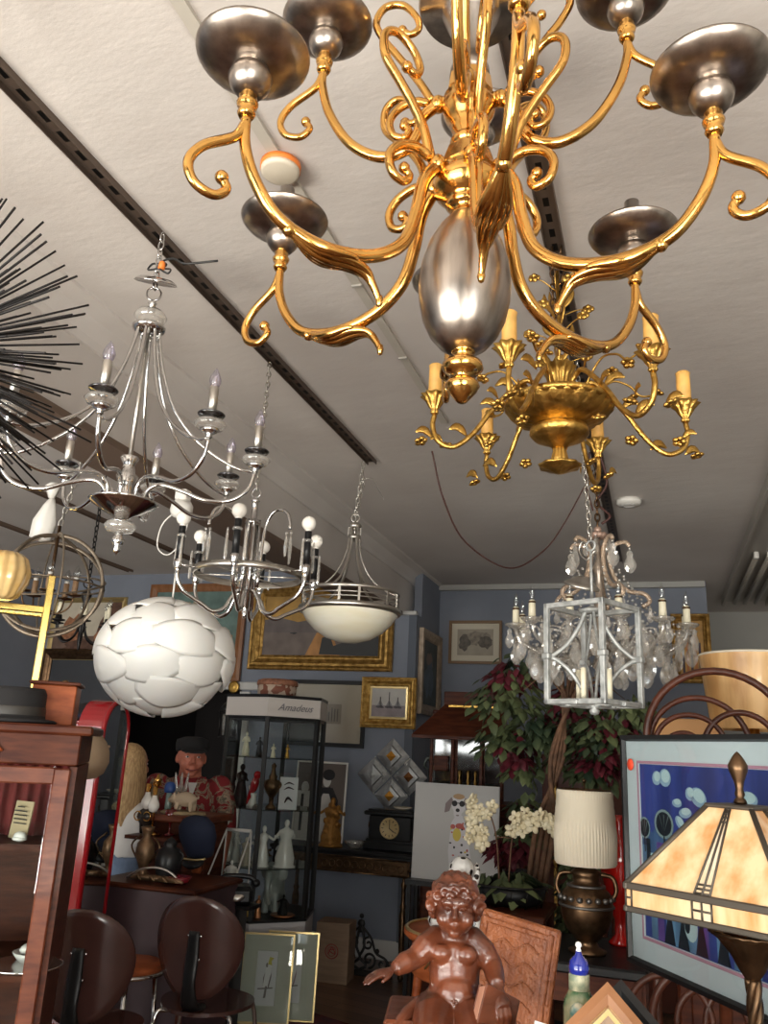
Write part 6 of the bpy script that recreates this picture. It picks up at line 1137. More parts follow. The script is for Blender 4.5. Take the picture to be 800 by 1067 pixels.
t = thing('chrome_tray', 'shallow chrome tray beside the white dish in the mahogany cabinet', 'tray', onshelf(24, 1015, .939, 2.04)); MB().lathe([(.05, 0), (.09, .006), (.10, .014), (.095, .014), (.05, .006), (0, .005)], n=28).build('tray', CHROME, t)
t = thing('red_curtain_panel', 'dark red folded cloth hanging inside the mahogany cabinet', 'cloth', (at(38, 830, 2.12).x, 2.12, 1.262), .58); mb = MB(); n = 40; vs = []
for i in range(n+1): x = -.12+.24*i/n; vs += [(x, .012*math.sin(i*1.1), .0), (x, .010*math.sin(i*1.1+.4), .20)]
mb.add(vs, [(2*i, 2*i+2, 2*i+3, 2*i+1) for i in range(n)]); mb.build('cloth', pm('red_cloth', (.16, .02, .02), .9), t)
# things on top of the cabinet
t = thing('veneer_chest', 'small orange brown veneered wooden chest on top of the cabinet', 'chest', (at(64, 740, 2.12).x, 2.12, zc+.001), .58); MB().box((-.02, 0, .058), (.125, .15, .115), bev=.003).build('body', CHEST, t); MB().box((-.02, 0, .121), (.145, .165, .010), bev=.003).build('lid', MAHOG, t); MB().ball((.0, 0, .131), (.010, .010, .006), 8).build('knob', BRONZE, t)
t = thing('black_top_hat', 'black felt hat lying on the mahogany cabinet beside the chest', 'hat', (at(4, 740, 1.98).x, 1.98, zc+.001)); MB().lathe([(.155, .002), (.16, .006), (.15, .012), (.125, .014), (.12, .03), (.118, .085), (.11, .10), (.06, .098), (0, .094)], n=40, sy=.85).build('felt_body', BLACKCL, t); MB().lathe([(.1215, .016), (.1225, .018), (.1215, .045), (.1205, .047)], n=40, sy=.85).build('ribbon', pm('dark_ribbon', (.03, .026, .022), .5), t)
# brass framed glass stand above
BY = 2.45
def bp(px, py): p = at(px, py, BY); return p
A = bp(57, 600); B = bp(37, 726); Cc = bp(50, 636); D = bp(-60, 618)
t = thing('brass_etagere', 'bright brass framed shelf stand rising behind the hats at left', 'shelf stand', (A.x-.01, BY, 0), .72)
ax = A.x-.01
MB().box((0, 0, (A.z)/2), (.026, .026, A.z), bev=.003).build('post', BRASSRAIL, t); MB().box((-.75, 0, A.z/2), (.026, .026, A.z), bev=.003).build('post', BRASSRAIL, t)
MB().box((0, .12, (A.z)/2), (.026, .026, A.z), bev=.003).build('post', BRASSRAIL, t); MB().box((-.75, .12, A.z/2), (.026, .026, A.z), bev=.003).build('post', BRASSRAIL, t)
for z in (Cc.z, Cc.z-.45, .5): 
    for y in (0, .12): MB().box((-.375, y, z), (.73, .022, .026), bev=.003).build('rail', BRASSRAIL, t)
    for x in (0, -.75): MB().box((x, .06, z), (.022, .10, .026), bev=.003).build('rail', BRASSRAIL, t)
    MB().box((-.375, .06, z), (.72, .11, .008)).build('glass_shelf', PANE, t)
P = at(8, 606, BY+.1); t = thing('amber_glass_vase', 'ribbed amber glass shade standing on the brass shelf at the left edge', 'vase', (at(2, 606, 2.25).x, 2.25, Cc.z+.006))
MB().lathe([(.04, 0), (.06, .01), (.085, .06), (.09, .10), (.075, .145), (.05, .165), (.046, .165), (.07, .14), (.082, .1), (0, .02)], n=60, flute=14, fa=.04).build('body', pm('amber_ribbed_glass', (.62, .36, .10), .15, coat=.6, vs=8, col2=(.8, .58, .28)), t)
def p_mid(mb, w_, h, y): rect(mb, -w_/2, w_/2, -h*.3, h*.1, y-.0004, 1); return [MATBD, flatm('black_band', (.03, .025, .02))]
# wide dark framed mirror on the wall behind the brass stand
t = thing('ornate_wall_mirror', 'wall mirror with dark patterned gilt lower frame at the far left', 'mirror', (-5.25, Y1-.02, 2.05)); MB().ringframe(.98, .62, GP(.1, .05)).build('frame', BRONZE, t); MB().box((0, -.01, 0), (.80, .006, .44)).build('mirror_glass', pm('grey_mirror', (.42, .42, .42), .08, 1.0), t)
# ------------------------------------------------------------------ red arched standing mirror
P = at(96, 850, 3.6); MRZ = 1.75; TZ = at(120, 730, 3.6).z
t = thing('red_arched_mirror', 'tall arched mirror in a deep red lacquered frame beside the woman', 'mirror', (P.x, 3.6, 0), MRZ)
def archpoly(w_, z0, top, n=18): return [(-w_, z0), (-w_, top-w_*1.1)]+[(-w_*math.cos(a), top-w_*1.1+w_*1.1*math.sin(a)) for a in [PI*i/n for i in range(1, n)]]+[(w_, top-w_*1.1), (w_, z0)]
MB().prism(archpoly(.145, .0, TZ), -.06, .07).build('red_case', REDLAC, t)
mb = MB(); mb.tube([(x, -.062, z) for x, z in archpoly(.136, .06, TZ-.01)], .013, 8); mb.build('raised_rim', REDLAC, t)
MB().prism(archpoly(.124, .07, TZ-.022), -.066, -.0605).build('mirror_glass', MIRROR, t)
P = at(93, 754, 3.80); t = thing('red_pedestal', 'narrow red lacquered pedestal behind the arched mirror under the bowler hat', 'pedestal', (P.x, 3.80, 0), .5)
MB().box((0, 0, P.z/2), (.15, .15, P.z), bev=.006).build('shaft', REDLAC, t); MB().box((0, 0, P.z+.006), (.18, .18, .012), bev=.004).build('cap', REDLAC, t); PZ = P.z+.013; PX = P.x
def phone(loc, rz, lab):
    t = thing('rotary_telephone', lab, 'telephone', loc, rz); mb = MB(); mb.box((0, 0, .045), (.17, .17, .09), bev=.02, taper=.65); mb.build('body', BLACKP, t)
    MB().lathe([(.05, 0), (.052, .006), (.03, .012), (0, .012)], (0, -.065, .06), 24, (.9, 0, 0)).build('dial', NICKEL, t)
    mb = MB(); mb.tube(sm([(-.10, 0, .105), (-.06, 0, .13), (.06, 0, .13), (.10, 0, .105)], 5), .014, 8); mb.ball((-.10, 0, .10), (.026, .026, .022), 10); mb.ball((.10, 0, .10), (.026, .026, .022), 10); mb.build('handset', BLACKP, t); return t
# caps on the curio
t = thing('beige_flat_cap', 'beige canvas cap hanging on the red lacquered case of the arched mirror', 'cap', tuple(at(92, 786, 3.34)), .4, rot=(0, 1.15, .5))
mb = MB(); vs = []; mb.lathe([(.088, -.07), (.105, -.03), (.112, .0), (.105, .04), (.07, .075), (.03, .09), (0, .093)], n=36, flute=6, fa=.025, sy=.9); mb.build('crown', BEIGECL, t)
mb = MB(); mb.ball((.0, -.11, -.065), (.085, .075, .010), 18, (.25, 0, 0)); mb.build('brim', BEIGECL, t); MB().ball((0, 0, .094), .008, 8).build('button', BEIGECL, t)
t = thing('black_bowler_hat', 'black felt bowler hat sitting on the red pedestal behind the arched mirror', 'hat', (PX, 3.80, PZ)); MB().lathe([(.09, 0), (.115, .006), (.12, .012), (.085, .015), (.082, .06), (.07, .085), (.03, .095), (0, .096)], n=32).build('felt_body', BLACKCL, t); MB().lathe([(.0855, .016), (.0865, .018), (.0865, .032), (.0855, .034)], n=32).build('ribbon', NAVYCL, t)
# ------------------------------------------------------------------ counter and things on it
KX0, KY0, KZ = -2.40, 4.04, .86
t = thing('shop_counter', 'plum painted counter box between the arched mirror and the plywood chair', 'counter', (KX0-.05, KY0, 0)); MB().box((0, 0, KZ/2-.01), (.56, .46, KZ-.02), bev=.006).build('body', PLUM, t); MB().box((0, 0, KZ-.012), (.60, .50, .024), bev=.008).build('top', MAHOG, t)
MB().box((-.27, -.235, KZ/2-.01), (.03, .02, KZ-.04), bev=.004).build('corner_post', MAHOG, t); MB().box((.27, -.235, KZ/2-.01), (.03, .02, KZ-.04), bev=.004).build('corner_post', MAHOG, t)
def onc(px, py, Y, z=KZ+.001): p = at(px, py, Y); return (p.x, Y, z)
t = thing('brass_horn_ornament', 'brass and antler like ornament with curved silver band on the counter', 'ornament', onc(158, 935, 3.88)); mb = MB(); mb.tube(sm([(-.16, 0, .01), (-.08, 0, .055), (.02, 0, .07), (.10, 0, .05), (.15, 0, .012)], 6), .006, 7); mb.build('silver_band', NICKEL, t)
mb = MB(); mb.tube(sm([(-.17, .02, .008), (-.08, .0, .02), (.02, .02, .018), (.12, -.01, .022), (.17, 0, .012)], 6), [.006, .014, .016, .014, .006], 8)
for x in (-.1, -.02, .05, .11): mb.tube(sm([(x, 0, .02), (x+.02, -.03, .03), (x+.05, -.04, .014)], 4), [.009, .007, .003], 6)
mb.build('horn', pm('old_brass', (.22, .13, .07), .4, .6, var=.4, vs=20), t)
def vase(nm, lab, loc, prof, m_, extra=None, cat='vase'):
    t = thing(nm, lab, cat, loc); MB().lathe(prof, n=28).build('body', m_, t)
    if extra: extra(t)
    return t
def hnd(r, z0, z1, m_, w_=.03):
    def f(t):
        for s_ in (-1, 1): MB().tube(sm([(s_*r, 0, z0), (s_*(r+w_), 0, (z0+z1)/2+.01), (s_*r, 0, z1)], 5), .005, 6).build('handle', m_, t)
    return f
DKB = pm('dark_cloisonne', (.05, .04, .035), .25, .3, var=.6, vs=25)
vase('bronze_figure_vase', 'ornate dark bronze vase with scrolled handles in front of the woman', onc(146, 930, 3.95), [(.04, 0), (.045, .015), (.02, .04), (.03, .07), (.05, .12), (.045, .17), (.02, .20), (.028, .23), (.035, .25), (.03, .25), (0, .22)], pm('old_brass', (.22, .13, .07), .4, .6, var=.4, vs=20), hnd(.035, .08, .21, BRONZE, .05))
vase('black_lidded_jar', 'glossy black lidded jar with white highlights on the counter', onc(172, 930, 3.95), [(.045, 0), (.05, .01), (.065, .06), (.07, .11), (.055, .15), (.03, .165), (.035, .175), (.03, .19), (.01, .205), (0, .215)], BLACKP, hnd(.06, .08, .15, BLACKP, .02))
vase('small_red_dish', 'small dark red dish on the counter beside the plywood chair', onc(185, 932, 3.92), [(.03, 0), (.05, .01), (.06, .035), (.055, .035), (0, .012)], pm('dark_red_glaze', (.22, .01, .02), .2, coat=.5), cat='dish')
vase('spectacled_vase', 'dark vase with two brass rings on the upper shelf behind the counter', onc(150, 878, 4.36, 1.03), [(.03, 0), (.035, .01), (.04, .05), (.06, .09), (.05, .12), (.02, .14), (.025, .15), (0, .15)], DKB, lambda t: [MB().torus((x, -.05, .095), .024, .004, (PI/2, 0, 0)).build('brass_ring', BRASS, t) for x in (-.03, .03)])
vase('red_glass_goblet', 'dark red glass goblet beside the vase with brass rings', onc(175, 878, 4.36, 1.03), [(.03, 0), (.032, .006), (.006, .015), (.006, .06), (.03, .08), (.038, .11), (.034, .14), (.03, .14), (0, .09)], pm('deep_red_glass', (.12, .008, .01), .08, coat=.8), cat='goblet')
# red-brown wooden stand behind the counter carrying the pig
P = at(185, 848, 4.42)
t = thing('mahogany_stand', 'red brown wooden cabinet stand behind the counter under the white pig', 'cabinet', (P.x, 4.52, 0)); zs = P.z
MB().box((0, 0, zs-.02), (.42, .40, .04), bev=.008).build('top', pm('red_mahogany', (.10, .024, .010), .3, coat=.3), t); MB().box((.0, .05, (zs-.04)/2), (.38, .24, zs-.04), bev=.005).build('body', MAHOG, t); MB().box((-.06, -.16, 1.015), (.34, .20, .02)).build('lower_shelf', MAHOG, t)
MB().lathe([(.02, 0), (.03, .05), (.022, .3), (.03, .6), (.02, .75), (.03, .8), (.022, .84), (.03, .86), (.022, .9), (.03, .93), (.02, zs-.04)], (.18, -.13, 0), 14).build('turned_column', CHEST, t)
mb = MB(); mb.ball((.01, 0, .085), (.095, .05, .055), 16); mb.ball((-.085, 0, .085), (.045, .036, .036), 12); mb.tube([(-.11, 0, .078), (-.14, 0, .07)], [.022, .018], 8)
for s_ in (-1, 1): mb.ball((-.08, s_*.028, .118), (.012, .006, .018), 7); mb.tube([(-.05, s_*.022, .06), (-.055, s_*.024, .0)], [.022, .014], 8); mb.tube([(.065, s_*.024, .07), (.075, s_*.024, .0)], [.026, .014], 8)
mb.tube(sm([(.10, 0, .10), (.12, 0, .11), (.115, 0, .09)], 4), .005, 5)
o = mb.build('pig_figurine', pm('cream_pig', (.52, .40, .28), .6), loc=(at(192, 838, 4.42).x, 4.42, zs+.018), rz=0); o.scale = (.76,)*3; organic(o, .005, 3); tag(o, 'cream pig figurine on a straw mat on the mahogany stand', 'figurine')
mb = MB(); mb.lathe([(.14, 0), (.145, .008), (.13, .017), (0, .016)], n=30, sy=.6); o = mb.build('straw_mat', pm('straw', (.34, .25, .14), .9, bump=1, bs=60, var=.3), loc=(at(192, 838, 4.42).x, 4.42, zs+.0005)); tag(o, 'oval straw mat under the cream pig figurine', 'mat')
t = thing('blue_topped_bottle', 'pale tall bottle with blue cap behind the pig figurine', 'bottle', (at(173, 840, 4.5).x, 4.52, zs+.001)); MB().lathe([(.018, 0), (.02, .01), (.018, .10), (.012, .115), (0, .115)], n=16).build('body', pm('pale_green_glass', (.25, .33, .30), .2), t); MB().lathe([(.030, .105), (.035, .12), (.032, .15), (.02, .165), (0, .168)], n=16).build('blue_cap', pm('blue_cap', (.03, .08, .28), .4), t)
t = thing('glass_tulip_vase', 'clear glass vase with upright petals beside the man', 'vase', (at(186, 825, 4.6).x, 4.62, zs+.001)); mb = MB(); mb.lathe([(.03, 0), (.03, .008), (.008, .02), (.01, .06), (0, .06)], n=16)
for k in range(6): a = k*PI/3; mb.tube(sm([(0, 0, .05), (.03*math.cos(a), .03*math.sin(a), .12), (.045*math.cos(a), .045*math.sin(a), .22)], 5), [.006, .018, .004], 7, flat=.4)
mb.build('petals', CRYSTAL, t)
t = thing('two_bulb_lamp', 'brass lamp with two hanging white bulbs beside the woman', 'lamp', (at(160, 850, 4.3).x, 4.30, 1.03)); zq = at(158, 825, 4.3).z-1.03
MB().tube([(0, 0, 0), (0, 0, zq+.05)], .006, 8).build('stem', BRASS, t); MB().lathe([(.045, 0), (.05, .008), (.01, .02), (0, .02)], n=20).build('base', BRASS, t); MB().lathe([(.012, 0), (.028, .012), (.02, .03), (.026, .036), (.01, .05), (.005, .065), (0, .07)], (0, 0, zq+.03), 18).build('brass_cap', BRASS, t)
for x, dz in ((-.035, .015), (.012, 0)):
    o = MB().lathe([(.014, zq+.03+dz), (.014, zq-.01+dz), (.017, zq-.015+dz)], (x, -.03, 0), 14).build('socket', BRASS, t); MB().lathe([(.012, 0), (.016, -.02), (.031, -.05), (.033, -.07), (.022, -.092), (0, -.10)], (x, -.03, zq-.01+dz), 18).build('bulb', BULBW, o)
t = thing('striped_jar', 'small tan striped jar behind the two bulb lamp', 'jar', (at(160, 835, 4.6).x, 4.60, zs+.001)); MB().lathe([(.03, 0), (.034, .02), (.03, .10), (.018, .12), (.02, .13), (0, .13)], n=18).build('body', pm('tan_glaze', (.35, .26, .17), .4, var=.4, vs=30), t)
t = thing('navy_cap', 'navy blue peaked cap with rope trim hanging on the turned column', 'cap', tuple(at(206, 872, 4.27)), 0, rot=(.35, 0, -.15))
MB().lathe([(.085, -.10), (.10, -.06), (.118, .0), (.115, .06), (.08, .10), (.03, .115), (0, .117)], n=32, sy=.6).build('crown', NAVYCL, t); mb = MB(); mb.tube([(.088*math.cos(a), -.062+.03*math.sin(a)*-1, -.085) for a in [PI*i/14 for i in range(15)]], .006, 6); mb.build('rope_trim', GOLDTRIM, t); MB().ball((0, -.06, -.115), (.07, .045, .02), 16, (.4, 0, 0)).build('peak', BLACKP, t)
# low glass case with white frame behind the plywood chair, telephone on it
P = at(215, 935, 4.5)
P = at(229, 935, 4.5)
t = thing('low_glass_case', 'low display case with slanted white framed glass beside the showcase', 'display case', (P.x, 4.55, 0)); t.scale = (.45, .6, 1); MB().box((0, 0, .36), (.42, .40, .72), bev=.005).build('base', pm('charcoal_panel', (.04, .04, .045), .5), t)
mb = MB(); 
for a, b in (((-.2, -.19, .73), (-.16, .15, 1.06)), ((.2, -.19, .73), (.2, .15, 1.06)), ((-.16, .15, 1.06), (.2, .15, 1.06)), ((-.2, -.19, .73), (.2, -.19, .73)), ((-.16, .15, 1.06), (-.2, .19, .72)), ((.2, .15, 1.06), (.2, .19, .72))): mb.tube([a, b], .010, 6)
mb.build('white_frame', LIGHTT, t); MB().quad((-.2, -.19, .735), (.2, -.19, .735), (.2, .15, 1.06), (-.16, .15, 1.06)).build('glass', PANE, t)
MB().box((0, .05, .74), (.40, .26, .01)).build('case_floor', BLACKP, t)
mb = MB(); figure(mb, .16, .2, wide=1.5, seed=77); o = mb.build('figurine', PORC, loc=(P.x+.02, 4.57, .746)); tag(o, 'white porcelain figurine inside the low slanted display case', 'figurine')
P = at(244, 935, 4.3)
phone((P.x, 4.32, .73), .5, 'black rotary telephone behind the large plywood chair'); 
t = thing('telephone_shelf', 'small black shelf holding the telephone behind the plywood chair', 'shelf', (P.x, 4.32, 0)); MB().box((0, 0, .72), (.24, .13, .018)).build('top', BLACKP, t); MB().box((0, .0, .355), (.04, .04, .71)).build('leg', BLACKP, t); MB().box((0, 0, .01), (.2, .12, .02)).build('foot', BLACKP, t)
t = thing('white_cup', 'small white cup on the ledge between the man and the showcase', 'cup', (at(232, 828, 4.75).x, 4.82, 1.068)); MB().lathe([(.022, 0), (.03, .02), (.034, .06), (.030, .06), (0, .01)], n=18).build('body', PORC, t)
# hanging black lantern by the doorway
P = at(237, 752, 6.3); t = thing('black_wall_lantern', 'small black metal lantern hanging by the doorway behind the man', 'lantern', (P.x, 6.3, P.z)); mb = MB()
for k in range(4): a = k*PI/2+.5; mb.tube([(.06*math.cos(a), .06*math.sin(a), -.12), (.07*math.cos(a), .07*math.sin(a), .08)], .008, 6)
mb.lathe([(.09, .08), (.06, .13), (.02, .17), (0, .18)], n=8); mb.lathe([(.075, -.13), (.07, -.12), (0, -.12)], n=8); mb.build('cage', BLACKM, t); MB().lathe([(.04, -.11), (.05, .06), (0, .07)], n=12).build('glass', CRYSTAL, t)
MB().tube(sm([(0, 0, .18), (0, .1, .22), (0, .34, .2)], 4), .007, 6).build('wall_arm', BLACKM, t)
# ------------------------------------------------------------------ bent plywood chairs with chrome legs
def ply_chair(loc, rz, lab, backm, arm=False):
    t = thing('plywood_chair', lab, 'chair', loc, rz, 'bent plywood chairs with oval backs')
    mb = MB(); vs = []; fs = []; NR, NA = 7, 40
    for side in (0, 1):
        for i in range(NR+1):
            for k in range(NA):
                a = 2*PI*k/NA; q = i/NR; x = .20*q*math.cos(a)*(1+.10*math.sin(a)); z = .21*q*math.sin(a); y = .16*(x/.2)**2*-.42+.03*(z/.2); vs.append((x, y+.19-(.011 if side else 0), z+.70))
    N1 = (NR+1)*NA
    for s_ in (0, 1):
        for i in range(NR):
            for k in range(NA): f = (i*NA+k, i*NA+(k+1) % NA, (i+1)*NA+(k+1) % NA, (i+1)*NA+k); fs.append(tuple(s_*N1+j for j in f))
    for k in range(NA): fs.append((NR*NA+k, NR*NA+(k+1) % NA, N1+NR*NA+(k+1) % NA, N1+NR*NA+k))
    mb.add(vs, fs); o = mb.build('oval_back', backm, t)
    for x in (-.028, .028):
        for z in (.66, .75): MB().lathe([(.006, 0), (.006, .003), (.004, .005), (0, .006)], (x, .192, z), 10, (-PI/2, 0, 0)).build('screw', CHROME, o)
    MB().tube(sm([(0, .0, .435), (0, .16, .47), (0, .205, .56), (0, .200, .66), (0, .200, .77)], 6), [.05, .045, .028, .030, .024], 10, flat=.28, up=(1, 0, 0)).build('spine', BLACKP, t)
    mb = MB(); n = 40; up_ = [(.205*math.cos(2*PI*i/n)*(1-.10*math.sin(2*PI*i/n)), -.02+.205*math.sin(2*PI*i/n)) for i in range(n)]; mb.zprism(up_, .440, .455)
    mb.build('seat', PLYDARK, t)
    for sx in (-1, 1):
        for sy in (-1, 1): MB().tube(sm([(sx*.04, sy*.05-.02, .428), (sx*.13, sy*.11-.02, .43), (sx*.175, sy*.15-.02, .39), (sx*.20, sy*.19-.02, .01)], 6), .010, 9).build('leg', CHROME, t)
    for sx in (-1, 1):
        for sy in (-1, 1): MB().ball((sx*.20, sy*.19-.02, .010), (.014, .014, .010), 8).build('foot_cap', BLACKP, t)
    return t
P = at(205, 985, 3.45)
def chair_at(px, py, Y, rz): p = at(px, py, Y); return (p.x+math.sin(rz)*.19, Y-math.cos(rz)*.19, 0)
ply_chair(chair_at(203, 978, 3.44, 3.27), 3.27, 'plywood chair with large oval back and chrome legs nearer the showcase', PLYDARK)
ply_chair(chair_at(80, 1010, 2.95, 3.4), 3.4, 'plywood chair in shadow behind the mahogany cabinet at left', PLYDARK)
t = thing('chrome_stool', 'small wood and chrome stool beside the shadowed plywood chair', 'stool', (at(130, 1010, 3.5).x, 3.52, 0)); MB().lathe([(.15, .56), (.16, .57), (.16, .585), (.15, .59), (0, .59)], n=32).build('seat', CHEST, t); MB().torus((0, 0, .56), .165, .010, n=36).build('chrome_ring', CHROME, t)
for k in range(4): a = k*PI/2+.6; MB().tube([(.12*math.cos(a), .12*math.sin(a), .56), (.17*math.cos(a), .17*math.sin(a), 0)], .010, 8).build('leg', CHROME, t)
# ------------------------------------------------------------------ people
def headmesh(mb, c, s, nose=True):          # s = half head height, facing -Y
    x, y, z = c
    mb.ball((x, y+.1*s, z+.12*s), (.70*s, .86*s, .88*s), 20); mb.ball((x, y-.12*s, z-.30*s), (.58*s, .62*s, .62*s), 16); mb.ball((x, y-.42*s, z-.78*s), (.26*s, .22*s, .20*s), 12)
    mb.ball((x, y-.74*s, z+.22*s), (.42*s, .12*s, .09*s), 12)
    for q in (-1, 1): mb.ball((x+q*.36*s, y-.50*s, z-.28*s), (.24*s, .22*s, .24*s), 12); mb.ball((x+q*.72*s, y+.08*s, z-.08*s), (.09*s, .16*s, .26*s), 10)
    mb.tube([(x, y-.70*s, z+.12*s), (x, y-.92*s, z-.18*s), (x, y-.95*s, z-.28*s)], [.09*s, .13*s, .16*s], 8)
    for q in (-1, 1): mb.ball((x+q*.13*s, y-.80*s, z-.30*s), (.10*s, .10*s, .08*s), 8)
    mb.ball((x, y-.72*s, z-.50*s), (.22*s, .12*s, .06*s), 10); mb.ball((x, y-.70*s, z-.61*s), (.19*s, .12*s, .06*s), 10)
def eyes(parent, c, s, dk=INK):
    for q in (-1, 1):
        e = MB().ball((c[0]+q*.28*s, c[1]-.68*s, c[2]+.04*s), (.10*s, .08*s, .055*s), 12).build('eye', PORC, parent)
        MB().ball((c[0]+q*.28*s, c[1]-.748*s, c[2]+.04*s), (.05*s, .018*s, .045*s), 8).build('iris', dk, e)
def hand(mb, w, d, side, s=1.0, curl=.3, upv=(0, 0, 1)):       # palm and five fingers starting at wrist w along d
    d = Vector(d).normalized(); n = Vector(upv); n = (n-d*n.dot(d)).normalized(); b = d.cross(n)*side; w = Vector(w)
    mb.tube([w-d*.01*s, w+d*.03*s, w+d*.065*s, w+d*.085*s], [.021*s, .026*s, .034*s, .031*s], 10, flat=.55, up=b)
    for i, (o_, L) in enumerate(((-.026, .060), (-.009, .070), (.009, .066), (.025, .052))):
        p0 = w+d*.082*s+b*o_*s; p1 = p0+(d+b*o_*3)*L*.5*s-n*curl*L*.25*s; p2 = p1+d*L*.5*s*(1-curl*.5)-n*curl*L*.6*s; mb.tube([p0-d*.02*s, p0, p1, p2], [.0095*s, .0095*s, .0085*s, .0065*s], 7); mb.ball(p2, .0066*s, 6)
    p0 = w+d*.028*s-b*.022*s; p1 = p0+(d*.7-b*.75)*.035*s-n*.006*s; p2 = p1+(d*.95-b*.25)*.032*s-n*.008*s; mb.tube([p0, p1, p2], [.013*s, .0105*s, .008*s], 7); mb.ball(p2, .0078*s, 6)
# the man behind the counter
MX = at(200, 790, 4.92); mrz = facing(MX.x, 4.92)+.12
man = thing('person', 'man in a black cap and red patterned shirt standing behind the counter', 'person', (MX.x, 4.92, 0), mrz)
hz = MX.z+.005; mb = MB(); headmesh(mb, (-.01, -.05, hz), .125); mb.tube([(0, .02, hz-.22), (0, .0, hz-.15), (-.005, -.02, hz-.06)], [.09, .078, .07], 12)
zS = hz-.150
mb.tube([(0, 0, .86), (0, -.02, 1.0), (0, -.01, zS-.12), (0, .01, zS-.03), (0, .015, zS+.03)], [.18, .20, .19, .165, .08], 18, flat=.72, up=(1, 0, 0))
for q in (-1, 1):
    sh = Vector((q*.200, .01, zS-.045)); el = Vector((q*.26, -.0, zS-.32)); wr = Vector((q*.235, -.06, zS-.56)); mb.ball(sh, .075, 12); mb.tube([sh, (sh+el)/2+Vector((q*.01, 0, 0)), el, (el+wr)/2, wr], [.068, .062, .050, .043, .032], 12); hand(mb, wr, (-q*.1, -.3, -1), q, 1.15, .35, (0, -1, .3))
    mb.tube([(q*.095, 0, .90), (q*.10, -.01, .68), (q*.10, -.02, .47), (q*.10, .01, .26), (q*.10, .01, .09)], [.105, .088, .062, .058, .042], 12)
body = mb.build('body', SKIN, man); organic(body, .0065, 5); eyes(body, (-.01, -.05, hz), .125)
mb = MB(); c = (-.01, -.05, hz)
mb.tube(sm([(c[0]-.04, c[1]-.098, c[2]-.070), (c[0], c[1]-.106, c[2]-.076), (c[0]+.04, c[1]-.098, c[2]-.070)], 4), [.003, .005, .003], 6); mb.build('mouth', pm('lip', (.22, .05, .045), .5), body)
for q in (-1, 1): MB().tube(sm([(c[0]+q*.016, c[1]-.101, c[2]+.028), (c[0]+q*.035, c[1]-.100, c[2]+.034), (c[0]+q*.055, c[1]-.086, c[2]+.026)], 4), [.004, .005, .003], 6).build('eyebrow', pm('grey_brow', (.16, .12, .10), .8), body)
SHIRT = pm('red_floral_shirt', (.25, .014, .018), .85); nt = SHIRT.node_tree; tc = nt.nodes.new('ShaderNodeTexCoord'); nz = nt.nodes.new('ShaderNodeTexNoise'); nz.inputs['Scale'].default_value = 9; nz.inputs['Detail'].default_value = 2.5; nz.inputs['Distortion'].default_value = 1.6; rr = nt.nodes.new('ShaderNodeValToRGB')
rr.color_ramp.interpolation = 'CONSTANT'; E0 = rr.color_ramp.elements; E0[0].color = (.23, .016, .02, 1); E0[1].position = .52; E0[1].color = (.32, .22, .15, 1); e = E0.new(.56); e.color = (.12, .10, .07, 1); e = E0.new(.60); e.color = (.34, .25, .18, 1); e = E0.new(.64); e.color = (.20, .014, .018, 1)
nt.links.new(tc.outputs['Object'], nz.inputs[0]); nt.links.new(nz.outputs['Fac'], rr.inputs[0]); nt.links.new(rr.outputs[0], nt.nodes['Principled BSDF'].inputs['Base Color'])
mb = MB(); mb.tube([(0, 0, .82), (0, -.02, 1.0), (0, -.01, zS-.12), (0, .01, zS-.02), (0, .015, zS+.035)], [.205, .222, .212, .185, .085], 20, flat=.76, up=(1, 0, 0))
for q in (-1, 1): sh = Vector((q*.200, .01, zS-.045)); el = Vector((q*.26, -.0, zS-.30)); mb.ball(sh, .093, 12); mb.tube([sh, (sh+el)/2+Vector((q*.012, 0, 0)), el], [.088, .085, .078], 12)
sh_ = mb.build('shirt', SHIRT, man); organic(sh_, .011, 5)
mb = MB()
for q in (-1, 1): mb.add([(q*.02, -.158, zS-.10), (q*.085, -.10, zS+.03), (q*.12, -.09, zS-.02), (q*.07, -.165, zS-.09), (q*.02, -.166, zS-.11), (q*.085, -.112, zS+.04)], [(0, 1, 2, 3), (4, 3, 2, 5), (0, 4, 5, 1)], False)
mb.build('collar', SHIRT, man); MB().add([(-.03, -.160, zS-.03), (.03, -.160, zS-.03), (.0, -.172, zS-.12)], [(0, 1, 2)], False); 
o = MB(); o.prism([(-.028, zS-.0), (.028, zS-.0), (0, zS-.10)], -.172, -.158); o.build('undershirt', TSHIRT, man)
mb = MB(); mb.lathe([(.098, 0), (.104, .01), (.108, .045), (.104, .075), (.07, .088), (0, .09)], (-.01, -.035, hz+.035), 28, (-.12, 0, 0), sy=1.12); mb.ball((-.01, -.14, hz+.045), (.085, .06, .012), 16, (.25, 0, 0)); mb.build('black_cap', BLACKCL, man)
mb = MB()
for q in (-1, 1): mb.tube([(q*.095, 0, .92), (q*.10, -.01, .68), (q*.10, -.02, .47), (q*.10, .01, .26), (q*.10, .01, .10)], [.125, .105, .08, .072, .068], 12)
mb.tube([(-.06, 0, .90), (.06, 0, .90)], [.135, .135], 12); o = mb.build('trousers', BLACKCL, man); organic(o, .012, 4)
for q in (-1, 1): organic(MB().tube(sm([(q*.10, .06, .05), (q*.10, -.06, .05), (q*.11, -.17, .035)], 4), [.05, .052, .035], 10, flat=.8).build('shoe', BLACKP, man), .008, 3)
